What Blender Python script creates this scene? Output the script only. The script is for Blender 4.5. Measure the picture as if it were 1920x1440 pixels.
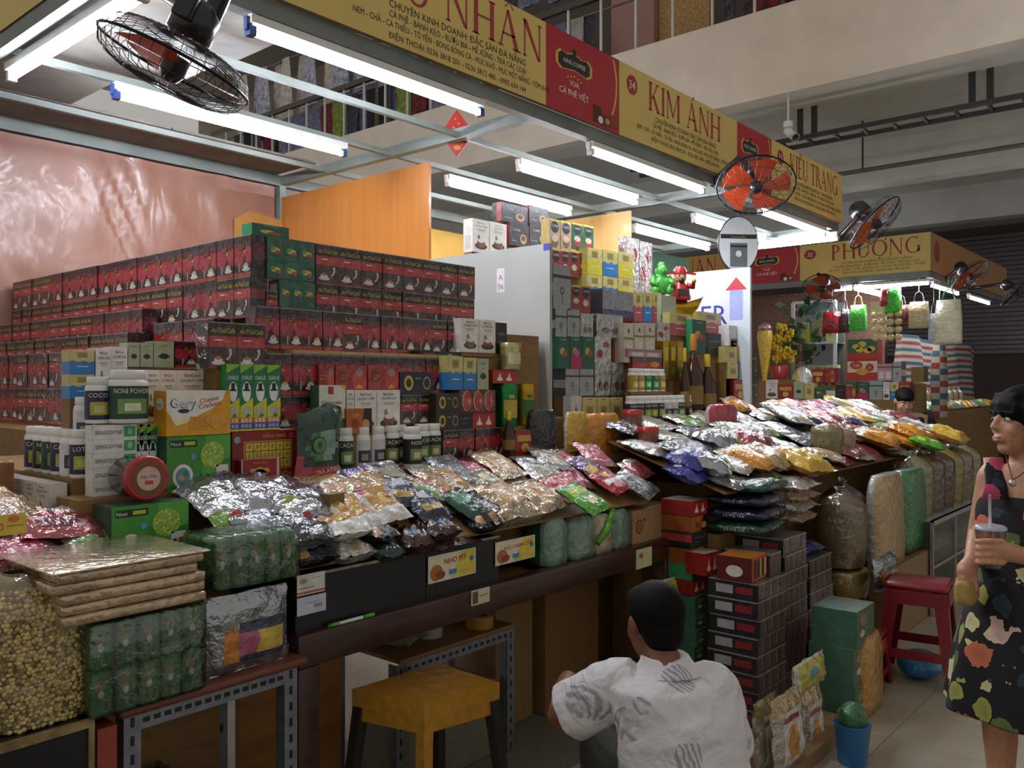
import bpy, bmesh, math, random
from mathutils import Vector, Matrix, Euler, noise
random.seed(7)
for o in list(bpy.data.objects): bpy.data.objects.remove(o)
SC = bpy.context.scene
COL = SC.collection
# ---------------------------------------------------------------- camera, world, exposure
HEAD = math.radians(40.6); FPX = 1602.0; EYE = 1.5
CA, SA = math.cos(HEAD), math.sin(HEAD)
cam_d = bpy.data.cameras.new('camera'); cam = bpy.data.objects.new('camera', cam_d); COL.objects.link(cam)
cam.location = (0, 0, EYE); cam.rotation_euler = (math.pi/2, 0, HEAD-math.pi/2)
cam_d.sensor_width = 36; cam_d.lens = 36*FPX/1920; cam_d.clip_start = .02; cam_d.clip_end = 200
SC.camera = cam
W = bpy.data.worlds.new('hall_daylight'); SC.world = W; W.use_nodes = True
W.node_tree.nodes['Background'].inputs[0].default_value = (1.0, .95, .9, 1)
W.node_tree.nodes['Background'].inputs[1].default_value = 0.2
SC.view_settings.view_transform = 'Standard'; SC.view_settings.look = 'None'
SC.view_settings.exposure = 1.05; SC.view_settings.gamma = 1; SC.view_settings.use_curve_mapping = False
TUBE_E = 58.0
# ---------------------------------------------------------------- helpers
def ratio(u):
    t = (u-960)/FPX
    return CA+SA*t, SA-CA*t
def P(u, v, X=None, Y=None, Z=None):          # pixel + the plane the thing touches -> point
    a, b = ratio(u); c = (720-v)/FPX
    if X is not None: d = X/a
    elif Y is not None: d = Y/b
    else: d = (Z-EYE)/c
    return Vector((a*d, b*d, EYE+c*d))
def D(u, v, d):
    a, b = ratio(u); return Vector((a*d, b*d, EYE+(720-v)/FPX*d))
def srgb(h):
    h = h.lstrip('#'); r = [int(h[i:i+2], 16)/255 for i in (0, 2, 4)]
    return tuple(x/12.92 if x <= .04045 else ((x+.055)/1.055)**2.4 for x in r)
MATS = {}
# kind: roughness, metallic, coat, bump strength, bump scale, colour variation
KIND = {'card': (.45, 0, .12, .03, 40, .06), 'film': (.3, 0, .8, .5, 20, .05), 'matte': (.8, 0, 0, .05, 60, .08),
        'plastic': (.3, 0, .2, .02, 20, .03), 'metal': (.38, .85, 0, .05, 30, .08), 'foil': (.2, .85, .3, .55, 22, .04),
        'pack': (.3, 0, .55, .45, 26, .08), 'wood': (.5, 0, .1, .08, 30, .2), 'paint': (.6, 0, 0, .012, 3, .03),
        'cloth': (.9, 0, 0, .2, 45, .06), 'skin': (.5, 0, 0, .03, 60, .05), 'wrapsilver': (.22, .55, .8, .5, 30, .1)}
def c(h, kind='card', **kw):
    key = (h, kind)+tuple(sorted(kw.items()))
    if key in MATS: return MATS[key]
    ro, me, co, bs, bsc, va = KIND[kind]
    ro = kw.get('rough', ro); co = kw.get('coat', co); bs = kw.get('bump', bs); bsc = kw.get('bscale', bsc); va = kw.get('var', va)
    m = bpy.data.materials.new('%s_%s' % (kind, h.lstrip('#'))); m.use_nodes = True
    nt = m.node_tree; N = nt.nodes; L = nt.links; b = N['Principled BSDF']
    tc = N.new('ShaderNodeTexCoord'); nz = N.new('ShaderNodeTexNoise')
    nz.inputs['Scale'].default_value = bsc; nz.inputs['Detail'].default_value = 3
    oi = N.new('ShaderNodeObjectInfo'); ad = N.new('ShaderNodeVectorMath'); ad.operation = 'ADD'
    L.new(tc.outputs['Object'], ad.inputs[0]); L.new(oi.outputs['Location'], ad.inputs[1]); L.new(ad.outputs[0], nz.inputs['Vector'])
    col = srgb(h); hs = N.new('ShaderNodeHueSaturation'); hs.inputs['Color'].default_value = (*col, 1)
    mr = N.new('ShaderNodeMapRange'); mr.inputs['From Min'].default_value = .3; mr.inputs['From Max'].default_value = .7
    mr.inputs['To Min'].default_value = 1-va*2; mr.inputs['To Max'].default_value = 1+va*2
    L.new(nz.outputs['Fac'], mr.inputs['Value']); L.new(mr.outputs[0], hs.inputs['Value'])
    L.new(hs.outputs['Color'], b.inputs['Base Color'])
    b.inputs['Roughness'].default_value = ro; b.inputs['Metallic'].default_value = me
    b.inputs['Coat Weight'].default_value = co; b.inputs['Coat Roughness'].default_value = .2 if kind == 'film' else .08
    if bs:
        bp = N.new('ShaderNodeBump'); bp.inputs['Strength'].default_value = min(1, bs*1.6); bp.inputs['Distance'].default_value = .02
        if kind == 'film':
            n2 = N.new('ShaderNodeTexNoise'); n2.inputs['Scale'].default_value = 26; n2.inputs['Detail'].default_value = 4; n2.inputs['Distortion'].default_value = 1.2; L.new(ad.outputs[0], n2.inputs['Vector'])
            m2 = N.new('ShaderNodeMapRange'); m2.inputs['From Min'].default_value = .5; m2.inputs['From Max'].default_value = .72; L.new(n2.outputs['Fac'], m2.inputs['Value']); L.new(m2.outputs[0], bp.inputs['Height']); bp.inputs['Strength'].default_value = 1; bp.inputs['Distance'].default_value = .055
        else: L.new(nz.outputs['Fac'], bp.inputs['Height'])
        L.new(bp.outputs[0], b.inputs['Coat Normal'])
        if kind not in ('film',): L.new(bp.outputs[0], b.inputs['Normal'])
    MATS[key] = m; return m
def wood_mat(name, h1, h2, scale=(1.2, 14, 14), rough=.5, coat=.1, wr=0, spec=.5):
    if name in MATS: return MATS[name]
    m = bpy.data.materials.new(name); m.use_nodes = True
    nt = m.node_tree; N = nt.nodes; L = nt.links; b = N['Principled BSDF']
    tc = N.new('ShaderNodeTexCoord'); mp = N.new('ShaderNodeMapping'); mp.inputs['Scale'].default_value = scale
    n1 = N.new('ShaderNodeTexNoise'); n1.inputs['Scale'].default_value = 1.6; n1.inputs['Detail'].default_value = 6; n1.inputs['Distortion'].default_value = 1.2
    L.new(tc.outputs['Object'], mp.inputs[0]); L.new(mp.outputs[0], n1.inputs['Vector'])
    r = N.new('ShaderNodeValToRGB'); r.color_ramp.elements[0].position = .3; r.color_ramp.elements[1].position = .72
    r.color_ramp.elements[0].color = (*srgb(h1), 1); r.color_ramp.elements[1].color = (*srgb(h2), 1)
    L.new(n1.outputs['Fac'], r.inputs[0]); L.new(r.outputs[0], b.inputs['Base Color'])
    b.inputs['Roughness'].default_value = rough; b.inputs['Coat Weight'].default_value = coat; b.inputs['Coat Roughness'].default_value = .12; b.inputs['Specular IOR Level'].default_value = spec
    if wr:
        n2 = N.new('ShaderNodeTexNoise'); n2.inputs['Scale'].default_value = 2.2; n2.inputs['Detail'].default_value = 3; n2.inputs['Distortion'].default_value = 2.5
        mp2 = N.new('ShaderNodeMapping'); mp2.inputs['Scale'].default_value = (2.2, 1, .8); L.new(tc.outputs['Object'], mp2.inputs[0]); L.new(mp2.outputs[0], n2.inputs['Vector'])
        bp = N.new('ShaderNodeBump'); bp.inputs['Strength'].default_value = wr; bp.inputs['Distance'].default_value = .05
        L.new(n2.outputs['Fac'], bp.inputs['Height']); L.new(bp.outputs[0], b.inputs['Coat Normal'])
    MATS[name] = m; return m
def emit(name, h, s):
    if name in MATS: return MATS[name]
    m = bpy.data.materials.new(name); m.use_nodes = True; b = m.node_tree.nodes['Principled BSDF']
    b.inputs['Emission Color'].default_value = (*srgb(h), 1); b.inputs['Emission Strength'].default_value = s
    b.inputs['Base Color'].default_value = (.9, .9, .9, 1); MATS[name] = m; return m
def glass(name, h='ffffff', fac=.12, rough=.05, bump=0, bscale=18, blend=.35):
    if name in MATS: return MATS[name]
    m = bpy.data.materials.new(name); m.use_nodes = True; nt = m.node_tree; N = nt.nodes; L = nt.links
    N.remove(N['Principled BSDF']); out = N['Material Output']
    t = N.new('ShaderNodeBsdfTransparent'); t.inputs[0].default_value = (*srgb(h), 1)
    g = N.new('ShaderNodeBsdfGlossy'); g.inputs['Roughness'].default_value = rough
    lw = N.new('ShaderNodeLayerWeight'); lw.inputs[0].default_value = blend
    ma = N.new('ShaderNodeMath'); ma.operation = 'MULTIPLY_ADD'; ma.inputs[1].default_value = .6; ma.inputs[2].default_value = fac; ma.use_clamp = True
    L.new(lw.outputs['Fresnel'], ma.inputs[0]); mx = N.new('ShaderNodeMixShader')
    L.new(ma.outputs[0], mx.inputs[0]); L.new(t.outputs[0], mx.inputs[1]); L.new(g.outputs[0], mx.inputs[2]); L.new(mx.outputs[0], out.inputs[0])
    if bump:
        tc = N.new('ShaderNodeTexCoord'); nz = N.new('ShaderNodeTexNoise'); nz.inputs['Scale'].default_value = bscale; nz.inputs['Detail'].default_value = 3
        L.new(tc.outputs['Object'], nz.inputs['Vector']); bp = N.new('ShaderNodeBump'); bp.inputs['Strength'].default_value = bump; bp.inputs['Distance'].default_value = .02
        L.new(nz.outputs['Fac'], bp.inputs['Height']); L.new(bp.outputs[0], g.inputs['Normal']); L.new(bp.outputs[0], lw.inputs['Normal'])
    MATS[name] = m; return m
FILM = lambda: glass('clear_film', 'f4f4f2', .10, .12, .9, 16)
PANE = lambda: glass('glass_pane', 'eef3f1', .05, .02)

class MB:
    def __init__(s): s.v = []; s.f = []; s.m = []; s.mats = []; s.sm = []
    def mi(s, mat):
        if isinstance(mat, str): mat = c(mat)
        if mat not in s.mats: s.mats.append(mat)
        return s.mats.index(mat)
    def face(s, pts, mat, smooth=False):
        i = len(s.v); s.v += [tuple(p) for p in pts]; s.f.append(list(range(i, i+len(pts)))); s.m.append(s.mi(mat)); s.sm.append(smooth)
    def add(s, verts, faces, mat, smooth=False):
        i = len(s.v); s.v += [tuple(p) for p in verts]; k = s.mi(mat) if not isinstance(mat, list) else None
        for n, f in enumerate(faces):
            s.f.append([i+j for j in f]); s.m.append(k if k is not None else s.mi(mat[n])); s.sm.append(smooth)
    def box(s, x0, x1, y0, y1, z0, z1, mat):
        v = [(x, y, z) for z in (z0, z1) for y in (y0, y1) for x in (x0, x1)]
        s.add(v, [(0, 2, 3, 1), (4, 5, 7, 6), (0, 1, 5, 4), (2, 6, 7, 3), (0, 4, 6, 2), (1, 3, 7, 5)], mat)
    def rbox(s, x0, x1, y0, y1, z0, z1, mat, r=.005, seg=2, smooth=True):
        bm = bmesh.new(); bmesh.ops.create_cube(bm, size=1)
        for v in bm.verts: v.co = Vector(((x0+x1)/2+v.co.x*(x1-x0), (y0+y1)/2+v.co.y*(y1-y0), (z0+z1)/2+v.co.z*(z1-z0)))
        bmesh.ops.bevel(bm, geom=list(bm.edges), offset=r, segments=seg, profile=.5, affect='EDGES')
        bm.verts.index_update(); s.add([v.co for v in bm.verts], [[v.index for v in f.verts] for f in bm.faces], mat, smooth); bm.free()
    def bar(s, a, b, w, h, mat, up=(0, 0, 1)):
        a = Vector(a); b = Vector(b); d = (b-a).normalized(); up = Vector(up)
        sd = d.cross(up)
        if sd.length < 1e-4: sd = Vector((1, 0, 0))
        sd.normalize(); n = sd.cross(d).normalized()
        v = [p+sd*(x*w/2)+n*(y*h/2) for p in (a, b) for x, y in ((-1, -1), (1, -1), (1, 1), (-1, 1))]
        s.add(v, [(0, 1, 2, 3), (7, 6, 5, 4), (0, 4, 5, 1), (1, 5, 6, 2), (2, 6, 7, 3), (3, 7, 4, 0)], mat)
    def lathe(s, prof, n, mat, o=(0, 0, 0), smooth=True, cap=True, M=None, mats=None):
        o = Vector(o); vs = []; fs = []; ml = []
        for r, z in prof:
            for k in range(n):
                a = 2*math.pi*k/n; p = Vector((r*math.cos(a), r*math.sin(a), z))
                if M is not None: p = M @ p
                vs.append(p+o)
        for i in range(len(prof)-1):
            for k in range(n):
                fs.append((i*n+k, i*n+(k+1) % n, (i+1)*n+(k+1) % n, (i+1)*n+k)); ml.append(mats[i] if mats else mat)
        s.add(vs, fs, ml, smooth)
        if cap:
            s.face(list(reversed(vs[:n])), mats[0] if mats else mat); s.face(vs[-n:], mats[-1] if mats else mat)
    def tube(s, pts, r, n, mat, smooth=True, closed=False):
        pts = [Vector(p) for p in pts]; vs = []; fs = []; m = len(pts); up = Vector((0, 0, 1)); rr = r if isinstance(r, (list, tuple)) else [r]*m
        for i, p in enumerate(pts):
            if closed: d = pts[(i+1) % m]-pts[i-1]
            else: d = pts[min(i+1, m-1)]-pts[max(i-1, 0)]
            d.normalize(); q = up if abs(d.z) < .95 else Vector((1, 0, 0)); a = d.cross(q).normalized(); b = a.cross(d)
            for k in range(n):
                t = 2*math.pi*k/n; vs.append(p+(a*math.cos(t)+b*math.sin(t))*rr[i])
        for i in range(m if closed else m-1):
            for k in range(n):
                j = (i+1) % m; fs.append((i*n+k, i*n+(k+1) % n, j*n+(k+1) % n, j*n+k))
        if not closed: fs.append(tuple(range(n))); fs.append(tuple(reversed(range((m-1)*n, m*n))))
        s.add(vs, fs, mat, smooth)
    def ball(s, o, r, mat, nu=10, nv=7, M=None):
        r = r if isinstance(r, (tuple, list)) else (r, r, r); vs = []; fs = []; o = Vector(o)
        for i in range(nv+1):
            th = math.pi*i/nv
            for k in range(nu):
                a = 2*math.pi*k/nu; p = Vector((r[0]*math.sin(th)*math.cos(a), r[1]*math.sin(th)*math.sin(a), -r[2]*math.cos(th)))
                if M is not None: p = M @ p
                vs.append(p+o)
        for i in range(nv):
            for k in range(nu): fs.append((i*nu+k, i*nu+(k+1) % nu, (i+1)*nu+(k+1) % nu, (i+1)*nu+k))
        s.add(vs, fs, mat, True)
    def mesh(s, name):
        me = bpy.data.meshes.new(name); me.from_pydata(s.v, [], s.f)
        for m in s.mats: me.materials.append(m)
        me.polygons.foreach_set('material_index', s.m); me.polygons.foreach_set('use_smooth', s.sm)
        me.update(); return me
    def build(s, name, parent=None, loc=(0, 0, 0), rot=(0, 0, 0)):
        return link(name, s.mesh(name), parent, loc, rot)
def link(name, me, parent=None, loc=(0, 0, 0), rot=(0, 0, 0)):
    o = bpy.data.objects.new(name, me); COL.objects.link(o); o.location = loc; o.rotation_euler = rot
    if parent is not None: o.parent = parent
    return o
def tag(o, label, cat, group=None):
    o['label'] = label; o['category'] = cat
    if group: o['group'] = group
    return o
def struct(o, label=None):
    o['kind'] = 'structure'
    if label: o['label'] = label
    return o
def thing(name, label, cat, loc=(0, 0, 0), rz=0, group=None, rot=None):
    o = bpy.data.objects.new(name, None); COL.objects.link(o); o.location = loc; o.rotation_euler = rot or (0, 0, rz); o.empty_display_size = .05
    return tag(o, label, cat, group)
# ---------------------------------------------------------------- flat print: text and shapes laid on a face
_TX = {}
def text_geo(s):
    if s in _TX: return _TX[s]
    if 'Đ' in s:                                  # D with its bar added as a separate polygon
        vs, fs, w = text_geo(s.replace('Đ', 'D')); vs = list(vs); fs = list(fs)
        for i, ch in enumerate(s):
            if ch == 'Đ':
                x = text_geo(s[:i+1].replace('Đ', 'D'))[2]-text_geo('D')[2]; k = len(vs); vs += [(x-.05, .32), (x+.3, .32), (x+.3, .40), (x-.05, .40)]; fs.append([k, k+1, k+2, k+3])
        _TX[s] = (vs, fs, w); return _TX[s]
    cu = bpy.data.curves.new('t', 'FONT'); cu.body = s; cu.size = 1; cu.resolution_u = 2
    ob = bpy.data.objects.new('t', cu); COL.objects.link(ob)
    dg = bpy.context.evaluated_depsgraph_get(); me = ob.evaluated_get(dg).to_mesh()
    vs = [(v.co.x, v.co.y) for v in me.vertices]; fs = [list(p.vertices) for p in me.polygons]
    ob.evaluated_get(dg).to_mesh_clear(); bpy.data.objects.remove(ob); bpy.data.curves.remove(cu)
    if vs:
        x0 = min(a for a, b in vs); x1 = max(a for a, b in vs)
        vs = [(a-x0, b) for a, b in vs]; w = x1-x0
    else: w = 0
    _TX[s] = (vs, fs, w); return _TX[s]
class PL:                                     # a printed face; coordinates run 0..1 across width and height
    def __init__(s, mb, o, ux, uy):
        s.mb = mb; s.o = Vector(o); s.w = Vector(ux).length; s.h = Vector(uy).length
        s.ux = Vector(ux).normalized(); s.uy = Vector(uy).normalized(); s.n = s.ux.cross(s.uy)
    def pt(s, x, y, l): return s.o+s.ux*(x*s.w)+s.uy*(y*s.h)+s.n*(l*.0006)
    def poly(s, pts, mat, l=1): s.mb.face([s.pt(x, y, l) for x, y in pts], mat)
    def rect(s, x0, y0, x1, y1, mat, l=1): s.poly([(x0, y0), (x1, y0), (x1, y1), (x0, y1)], mat, l)
    def ell(s, x, y, rx, ry, mat, l=2, n=14, a0=0, a1=360, round_=False):
        if round_: ry = rx*s.w/s.h
        f = a1-a0 >= 360; k = n if f else n+1
        s.poly([(x+rx*math.cos(math.radians(a0+(a1-a0)*i/n)), y+ry*math.sin(math.radians(a0+(a1-a0)*i/n))) for i in range(k)], mat, l)
    def ring(s, x, y, rx, ry, t, mat, l=2, n=16):
        for i in range(n):
            a, b = 2*math.pi*i/n, 2*math.pi*(i+1)/n
            s.poly([(x+rx*q*math.cos(e), y+ry*q*math.sin(e)) for q, e in ((1, a), (1, b), (t, b), (t, a))][::-1], mat, l)
    def text(s, t, x, y, size, mat, l=3, align='c', fit=None, ang=0, shear=0, font=None, sx=1):
        vs, fs, w = (font or text_geo)(t)
        if not vs: return
        sz = size*s.h; kx = sz*sx
        if fit and w*kx > fit*s.w: kx = fit*s.w/w
        off = {'c': -w/2, 'l': 0, 'r': -w}[align]; ca, sa = math.cos(ang), math.sin(ang); b = s.pt(x, y, l)
        out = []
        for a, q in vs:
            xx = (a+off)*kx+q*sz*shear; yy = q*sz; out.append(b+s.ux*(xx*ca-yy*sa)+s.uy*(xx*sa+yy*ca))
        s.mb.add(out, fs, mat)
# a serif capital font drawn as polygons, for the painted stall names
def _serif():
    G = {}
    TH, TN, SF = .15, .055, .035
    def stem(x, w, y0=0, y1=1, sb=True, st=True):
        r = [[(x, y0), (x+w, y0), (x+w, y1), (x, y1)]]
        if sb: r.append([(x-.06, y0), (x+w+.06, y0), (x+w+.06, y0+SF), (x-.06, y0+SF)])
        if st: r.append([(x-.06, y1-SF), (x+w+.06, y1-SF), (x+w+.06, y1), (x-.06, y1)])
        return r
    def diag(x0, y0, x1, y1, w): return [[(x0, y0), (x0+w, y0), (x1+w, y1), (x1, y1)]]
    def bar(x0, x1, y, t=TN): return [[(x0, y), (x1, y), (x1, y+t), (x0, y+t)]]
    def arc(cx, cy, rx, ry, a0, a1, t0, t1, n=14):
        r = []
        for i in range(n):
            p, q = [math.radians(a0+(a1-a0)*k/n) for k in (i, i+1)]
            def th(a): return t1+(t0-t1)*abs(math.cos(a))
            r.append([(cx+rx*math.cos(p), cy+ry*math.sin(p)), (cx+rx*math.cos(q), cy+ry*math.sin(q)),
                      (cx+(rx-th(q))*math.cos(q), cy+(ry-min(th(q), .07))*math.sin(q)), (cx+(rx-th(p))*math.cos(p), cy+(ry-min(th(p), .07))*math.sin(p))])
        return r
    G['I'] = (stem(.07, TH), .30)
    G['K'] = (stem(.07, TH)+diag(.22, .42, .6, 1, .07)+diag(.62, 0, .27, .55, .17)+bar(.58, .86, 0, SF)+bar(.5, .76, 1-SF, SF), .84)
    G['M'] = (stem(.1, TN, st=False)+stem(.86, TH)+[[(.06, 1), (.22, 1), (.56, .1), (.48, .1)]]+diag(.5, .1, .87, 1, .05), 1.10)
    G['N'] = (stem(.1, TN, st=False)+stem(.74, TN, sb=False)+[[(.04, 1), (.22, 1), (.795, 0), (.70, 0)]], .92)
    G['H'] = (stem(.07, TH)+stem(.68, TH)+bar(.2, .7, .48), .92)
    G['A'] = (diag(.08, 0, .38, 1, .055)+[[(.36, 1), (.46, 1), (.86, 0), (.68, 0)]]+bar(.2, .7, .33)+bar(.0, .24, 0, SF)+bar(.6, .94, 0, SF), .92)
    G['E'] = (stem(.07, TH)+bar(.2, .58, 0)+bar(.2, .5, .48)+bar(.2, .56, .945)+[[(.55, 0), (.62, .18), (.58, .18), (.5, .05)], [(.52, .95), (.54, .82), (.58, .82), (.58, 1)]], .66)
    G['U'] = (stem(.07, TH, .3, 1, sb=False)+stem(.68, TN, .3, 1, sb=False)+arc(.403, .32, .333, .33, 180, 360, .12, .06), .84)
    G['T'] = (stem(.32, TH, st=False)+bar(.02, .78, .945)+[[(.02, 1), (.02, .8), (.06, .8), (.1, .95)], [(.78, 1), (.7, .95), (.74, .8), (.78, .8)]], .8)
    G['R'] = (stem(.07, TH)+arc(.22, .74, .34, .26, -90, 90, .14, .05)+diag(.66, 0, .32, .48, .17)+bar(.62, .92, 0, SF), .84)
    G['P'] = (stem(.07, TH)+arc(.22, .72, .34, .28, -90, 90, .14, .05), .66)
    G['O'] = (arc(.5, .5, .48, .52, 0, 360, .15, .05, 24), 1.0)
    G['G'] = (arc(.5, .5, .48, .52, 50, 330, .15, .05, 20)+stem(.74, TH, .06, .46, sb=False), .98)
    G['V'] = ([[(.06, 1), (.24, 1), (.52, 0), (.42, 0)]]+diag(.44, 0, .76, 1, .055)+bar(0, .3, 1-SF, SF)+bar(.66, .9, 1-SF, SF), .88)
    G[' '] = ([], .35)
    acc = {'^': [[(-.2, 1.06), (-.14, 1.06), (.02, 1.24), (-.02, 1.24)], [(.2, 1.06), (-.02, 1.24), (.02, 1.24), (.14, 1.06)][::-1]],
           "'": [[(-.06, 1.06), (0, 1.06), (.16, 1.26), (.06, 1.26)]], '`': [[(.1, 1.26), (.18, 1.06), (.24, 1.06), (.2, 1.26)]],
           '.': [[(.06*math.cos(a*math.pi/4), -.13+.06*math.sin(a*math.pi/4)) for a in range(8)]],
           '+': [[(.3, .95), (.42, .98), (.44, 1.12), (.36, 1.12)]]}
    def geo(t):
        vs = []; fs = []; x = 0; last = 0
        for ch in t:
            if ch in acc:
                pg = [[(a+last, b) for a, b in p] for p in acc[ch]]
            else:
                g, w = G[ch]; pg = [[(a+x, b) for a, b in p] for p in g]; last = x+w/2; x += w+.06
            for p in pg:
                ar = sum(p[i-1][0]*p[i][1]-p[i][0]*p[i-1][1] for i in range(len(p)))
                if ar < 0: p = p[::-1]
                i = len(vs); vs += p; fs.append(list(range(i, i+len(p))))
        return vs, fs, x
    return geo
SERIF = _serif()
# ---------------------------------------------------------------- setting
YS, YW, XP0, XP1, XP2, XP3 = 2.75, 5.08, 1.31, 3.44, 5.615, 7.69
ZF = 2.86                                                   # underside of the steel frame
def tile_mat():
    m = wood_mat('floor_tile', '9a917c', 'aba28c', (1.5, 1.5, 1.5), .35, .15); return m
b = MB(); b.box(-6, 22, -6, 16, -.12, -.004, c('6d675a', 'matte')); floor = struct(b.build('floor'), 'beige tiled market floor')
tm = MB(); tm.rbox(.0015, .3985, .0015, .3985, -.02, 0, tile_mat(), .0015, 1, False); tmesh = tm.mesh('floor_tile')
for i in range(17):
    for j in range(6): link('floor_tile', tmesh, floor, (1.4+.4*i, -.45+.4*j, 0))
b = MB(); b.box(8.2, 14, -.45, 2.0, -.004, 0, tile_mat()); b.box(1.4, 8.2, 1.951, 2.0, -.004, -.001, tile_mat()); b.box(1.4, 8.2, -3, -.451, -.004, -.001, tile_mat()); b.build('floor_beyond', floor)
WALLW = wood_mat('laminate_red', '7f5646', '8f6450', (1, 14, .6), .42, .5, .5)
b = MB(); b.box(.9, XP1, YW+.03, YW+.05, 0, ZF+.02, WALLW); struct(b.build('wall_back'), 'reddish wood laminate back wall of corner stall with wrinkled film')
# wrinkled plastic film tacked over the laminate
def film_sheet():
    b = MB(); nx, nz = 60, 36; x0, x1, z0, z1 = 1.2, 3.38, 1.3, 2.85; vs = []; fs = []
    for j in range(nz+1):
        for i in range(nx+1):
            x = x0+(x1-x0)*i/nx; z = z0+(z1-z0)*j/nz
            y = .012*noise.noise((x*5, z*2.2, 1.3))+.02*max(0, noise.noise((x*9+z*3, z*3.5, 4)))
            q = math.exp(-((x-2.28-.12*(2.8-z))/.13)**2)*math.exp(-((z-2.45)/.28)**2)
            y += .03*q*math.sin((x*1.0+(z-2.8)*.45)*55)
            vs.append((x, YW-.045-y, z))
    for j in range(nz):
        for i in range(nx): a = j*(nx+1)+i; fs.append((a, a+1, a+nx+2, a+nx+1))
    b.add(vs, fs, wood_mat('laminate_film', '8a5f4e', '9c6f5c', (1, 14, .6), .4, .22, .35), True)
    o = b.build('plastic_film'); tag(o, 'wrinkled reddish plastic film tacked over the back wall of the corner stall', 'plastic film')
film_sheet()
ORW = wood_mat('orange_ply', 'b8722f', 'c47f3a', (9, 9, .5), .4, .25)
b = MB(); b.box(XP1-.012, XP1+.006, P(807, 400, X=XP1).y, YW-.02, .7, 2.78, ORW); tag(b.build('partition_panel'), 'orange plywood partition panel between the first two stalls', 'panel')
b = MB(); b.box(XP2-.012, XP2+.006, 3.6, YW-.02, .7, 2.84, wood_mat('tan_ply', 'c29a5c', 'cfa96a', (9, 9, .5), .5, .1)); tag(b.build('partition_panel'), 'tan plywood partition panel behind the yellow and blue cartons', 'panel')
b = MB(); b.box(XP1+.03, XP2-.02, YW, YW+.02, 0, 2.78, c('c9a24f', 'paint')); struct(b.build('wall_back'), 'yellow painted back wall of the second stall')
b = MB(); b.box(XP2+.02, 9.2, YW, YW+.02, 0, 3.0, c('5f8a72', 'paint')); struct(b.build('wall_back'), 'green painted back wall of the third stall')
# steel frame, one member at a time
STEEL = c('7d8580', 'paint', rough=.5, var=.12); fr = []
def member(a, b_, w, h, name, label):
    b = MB(); b.bar(a, b_, w, h, STEEL); o = b.build(name); struct(o, label); fr.append(o)
z = ZF+.035
member((XP0, YS+.03, z), (XP3, YS+.03, z), .06, .07, 'trim_1', 'grey steel front beam under the stall signs')
member((XP0, YW-.03, z), (XP3, YW-.03, z), .06, .07, 'trim_2', 'grey steel beam along the back wall')
for n, x in enumerate((XP0, XP1, XP2, XP3)):
    member((x, YS+.06, z), (x, YW-.06, z), .05, .06, 'trim_%d' % (3+n), 'grey steel cross beam of the stall frame')
for n, y in enumerate((3.32, 3.90, 4.52)):
    member((XP0+.03, y, z-.01), (XP3, y, z-.01), .03, .03, 'trim_%d' % (7+n), 'thin grey steel bar of the stall ceiling')
for n, (x, y) in enumerate(((XP0, YW-.03), (XP1, YW-.03), (XP2, YW-.03), (XP3, YW-.03))):
    b = MB(); b.box(x-.025, x+.025, y-.025, y+.025, 0, ZF, STEEL); struct(b.build('trim_%d' % (10+n)), 'grey steel corner post')
GB = wood_mat('ceiling_board', '6e6a63', '837d74', (3, 3, 3), .7, 0)
for n, (x0, x1, y0, y1) in enumerate(((XP0, 2.08, 2.85, 3.42), (XP0, 2.05, 3.44, 4.05), (XP0, 1.85, 4.07, 4.56), (XP0, 2.4, 4.58, YW), (2.41, XP1-.05, 4.58, YW))):
    b = MB(); b.box(x0, x1, y0, y1, z+.036, z+.05, GB); tag(b.build('ceiling_board'), 'grey plywood sheet laid over the corner stall frame', 'board', 'ceiling sheets of the corner stall')
# signs ------------------------------------------------------------
YEL, RED, CRIM, GOLD, BLK, WHT = c('dcc06c', 'paint'), c('b3202e', 'card'), c('a5292b', 'card'), c('d8b04a', 'card'), c('1d1a18', 'card'), c('f2efe8', 'card')
def lines(p, cx, ys, sizes, txts, fits, mat=BLK):
    for y, s_, t, f in zip(ys, sizes, txts, fits): p.text(t, cx, y, s_, mat, 3, 'c', fit=f)
T1 = ['CHUYÊN KINH DOANH: ĐẶC SẢN ĐÀ NẴNG', 'CÀ PHÊ - BÁNH KẸO - RƯỢU BIA - MÈ XỬNG - TRÀ CÁC LOẠI',
      'NEM - CHẢ - CÁ THIỀU - TỎ YẾN - BONG BÓNG CÁ - MỰC KHÔ - MỰC MỘT NẮNG - TÔM KHÔ', 'ĐIỆN THOẠI: 0236 3818 201 - 0236 3812 480 - 0905 634 144']
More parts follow.
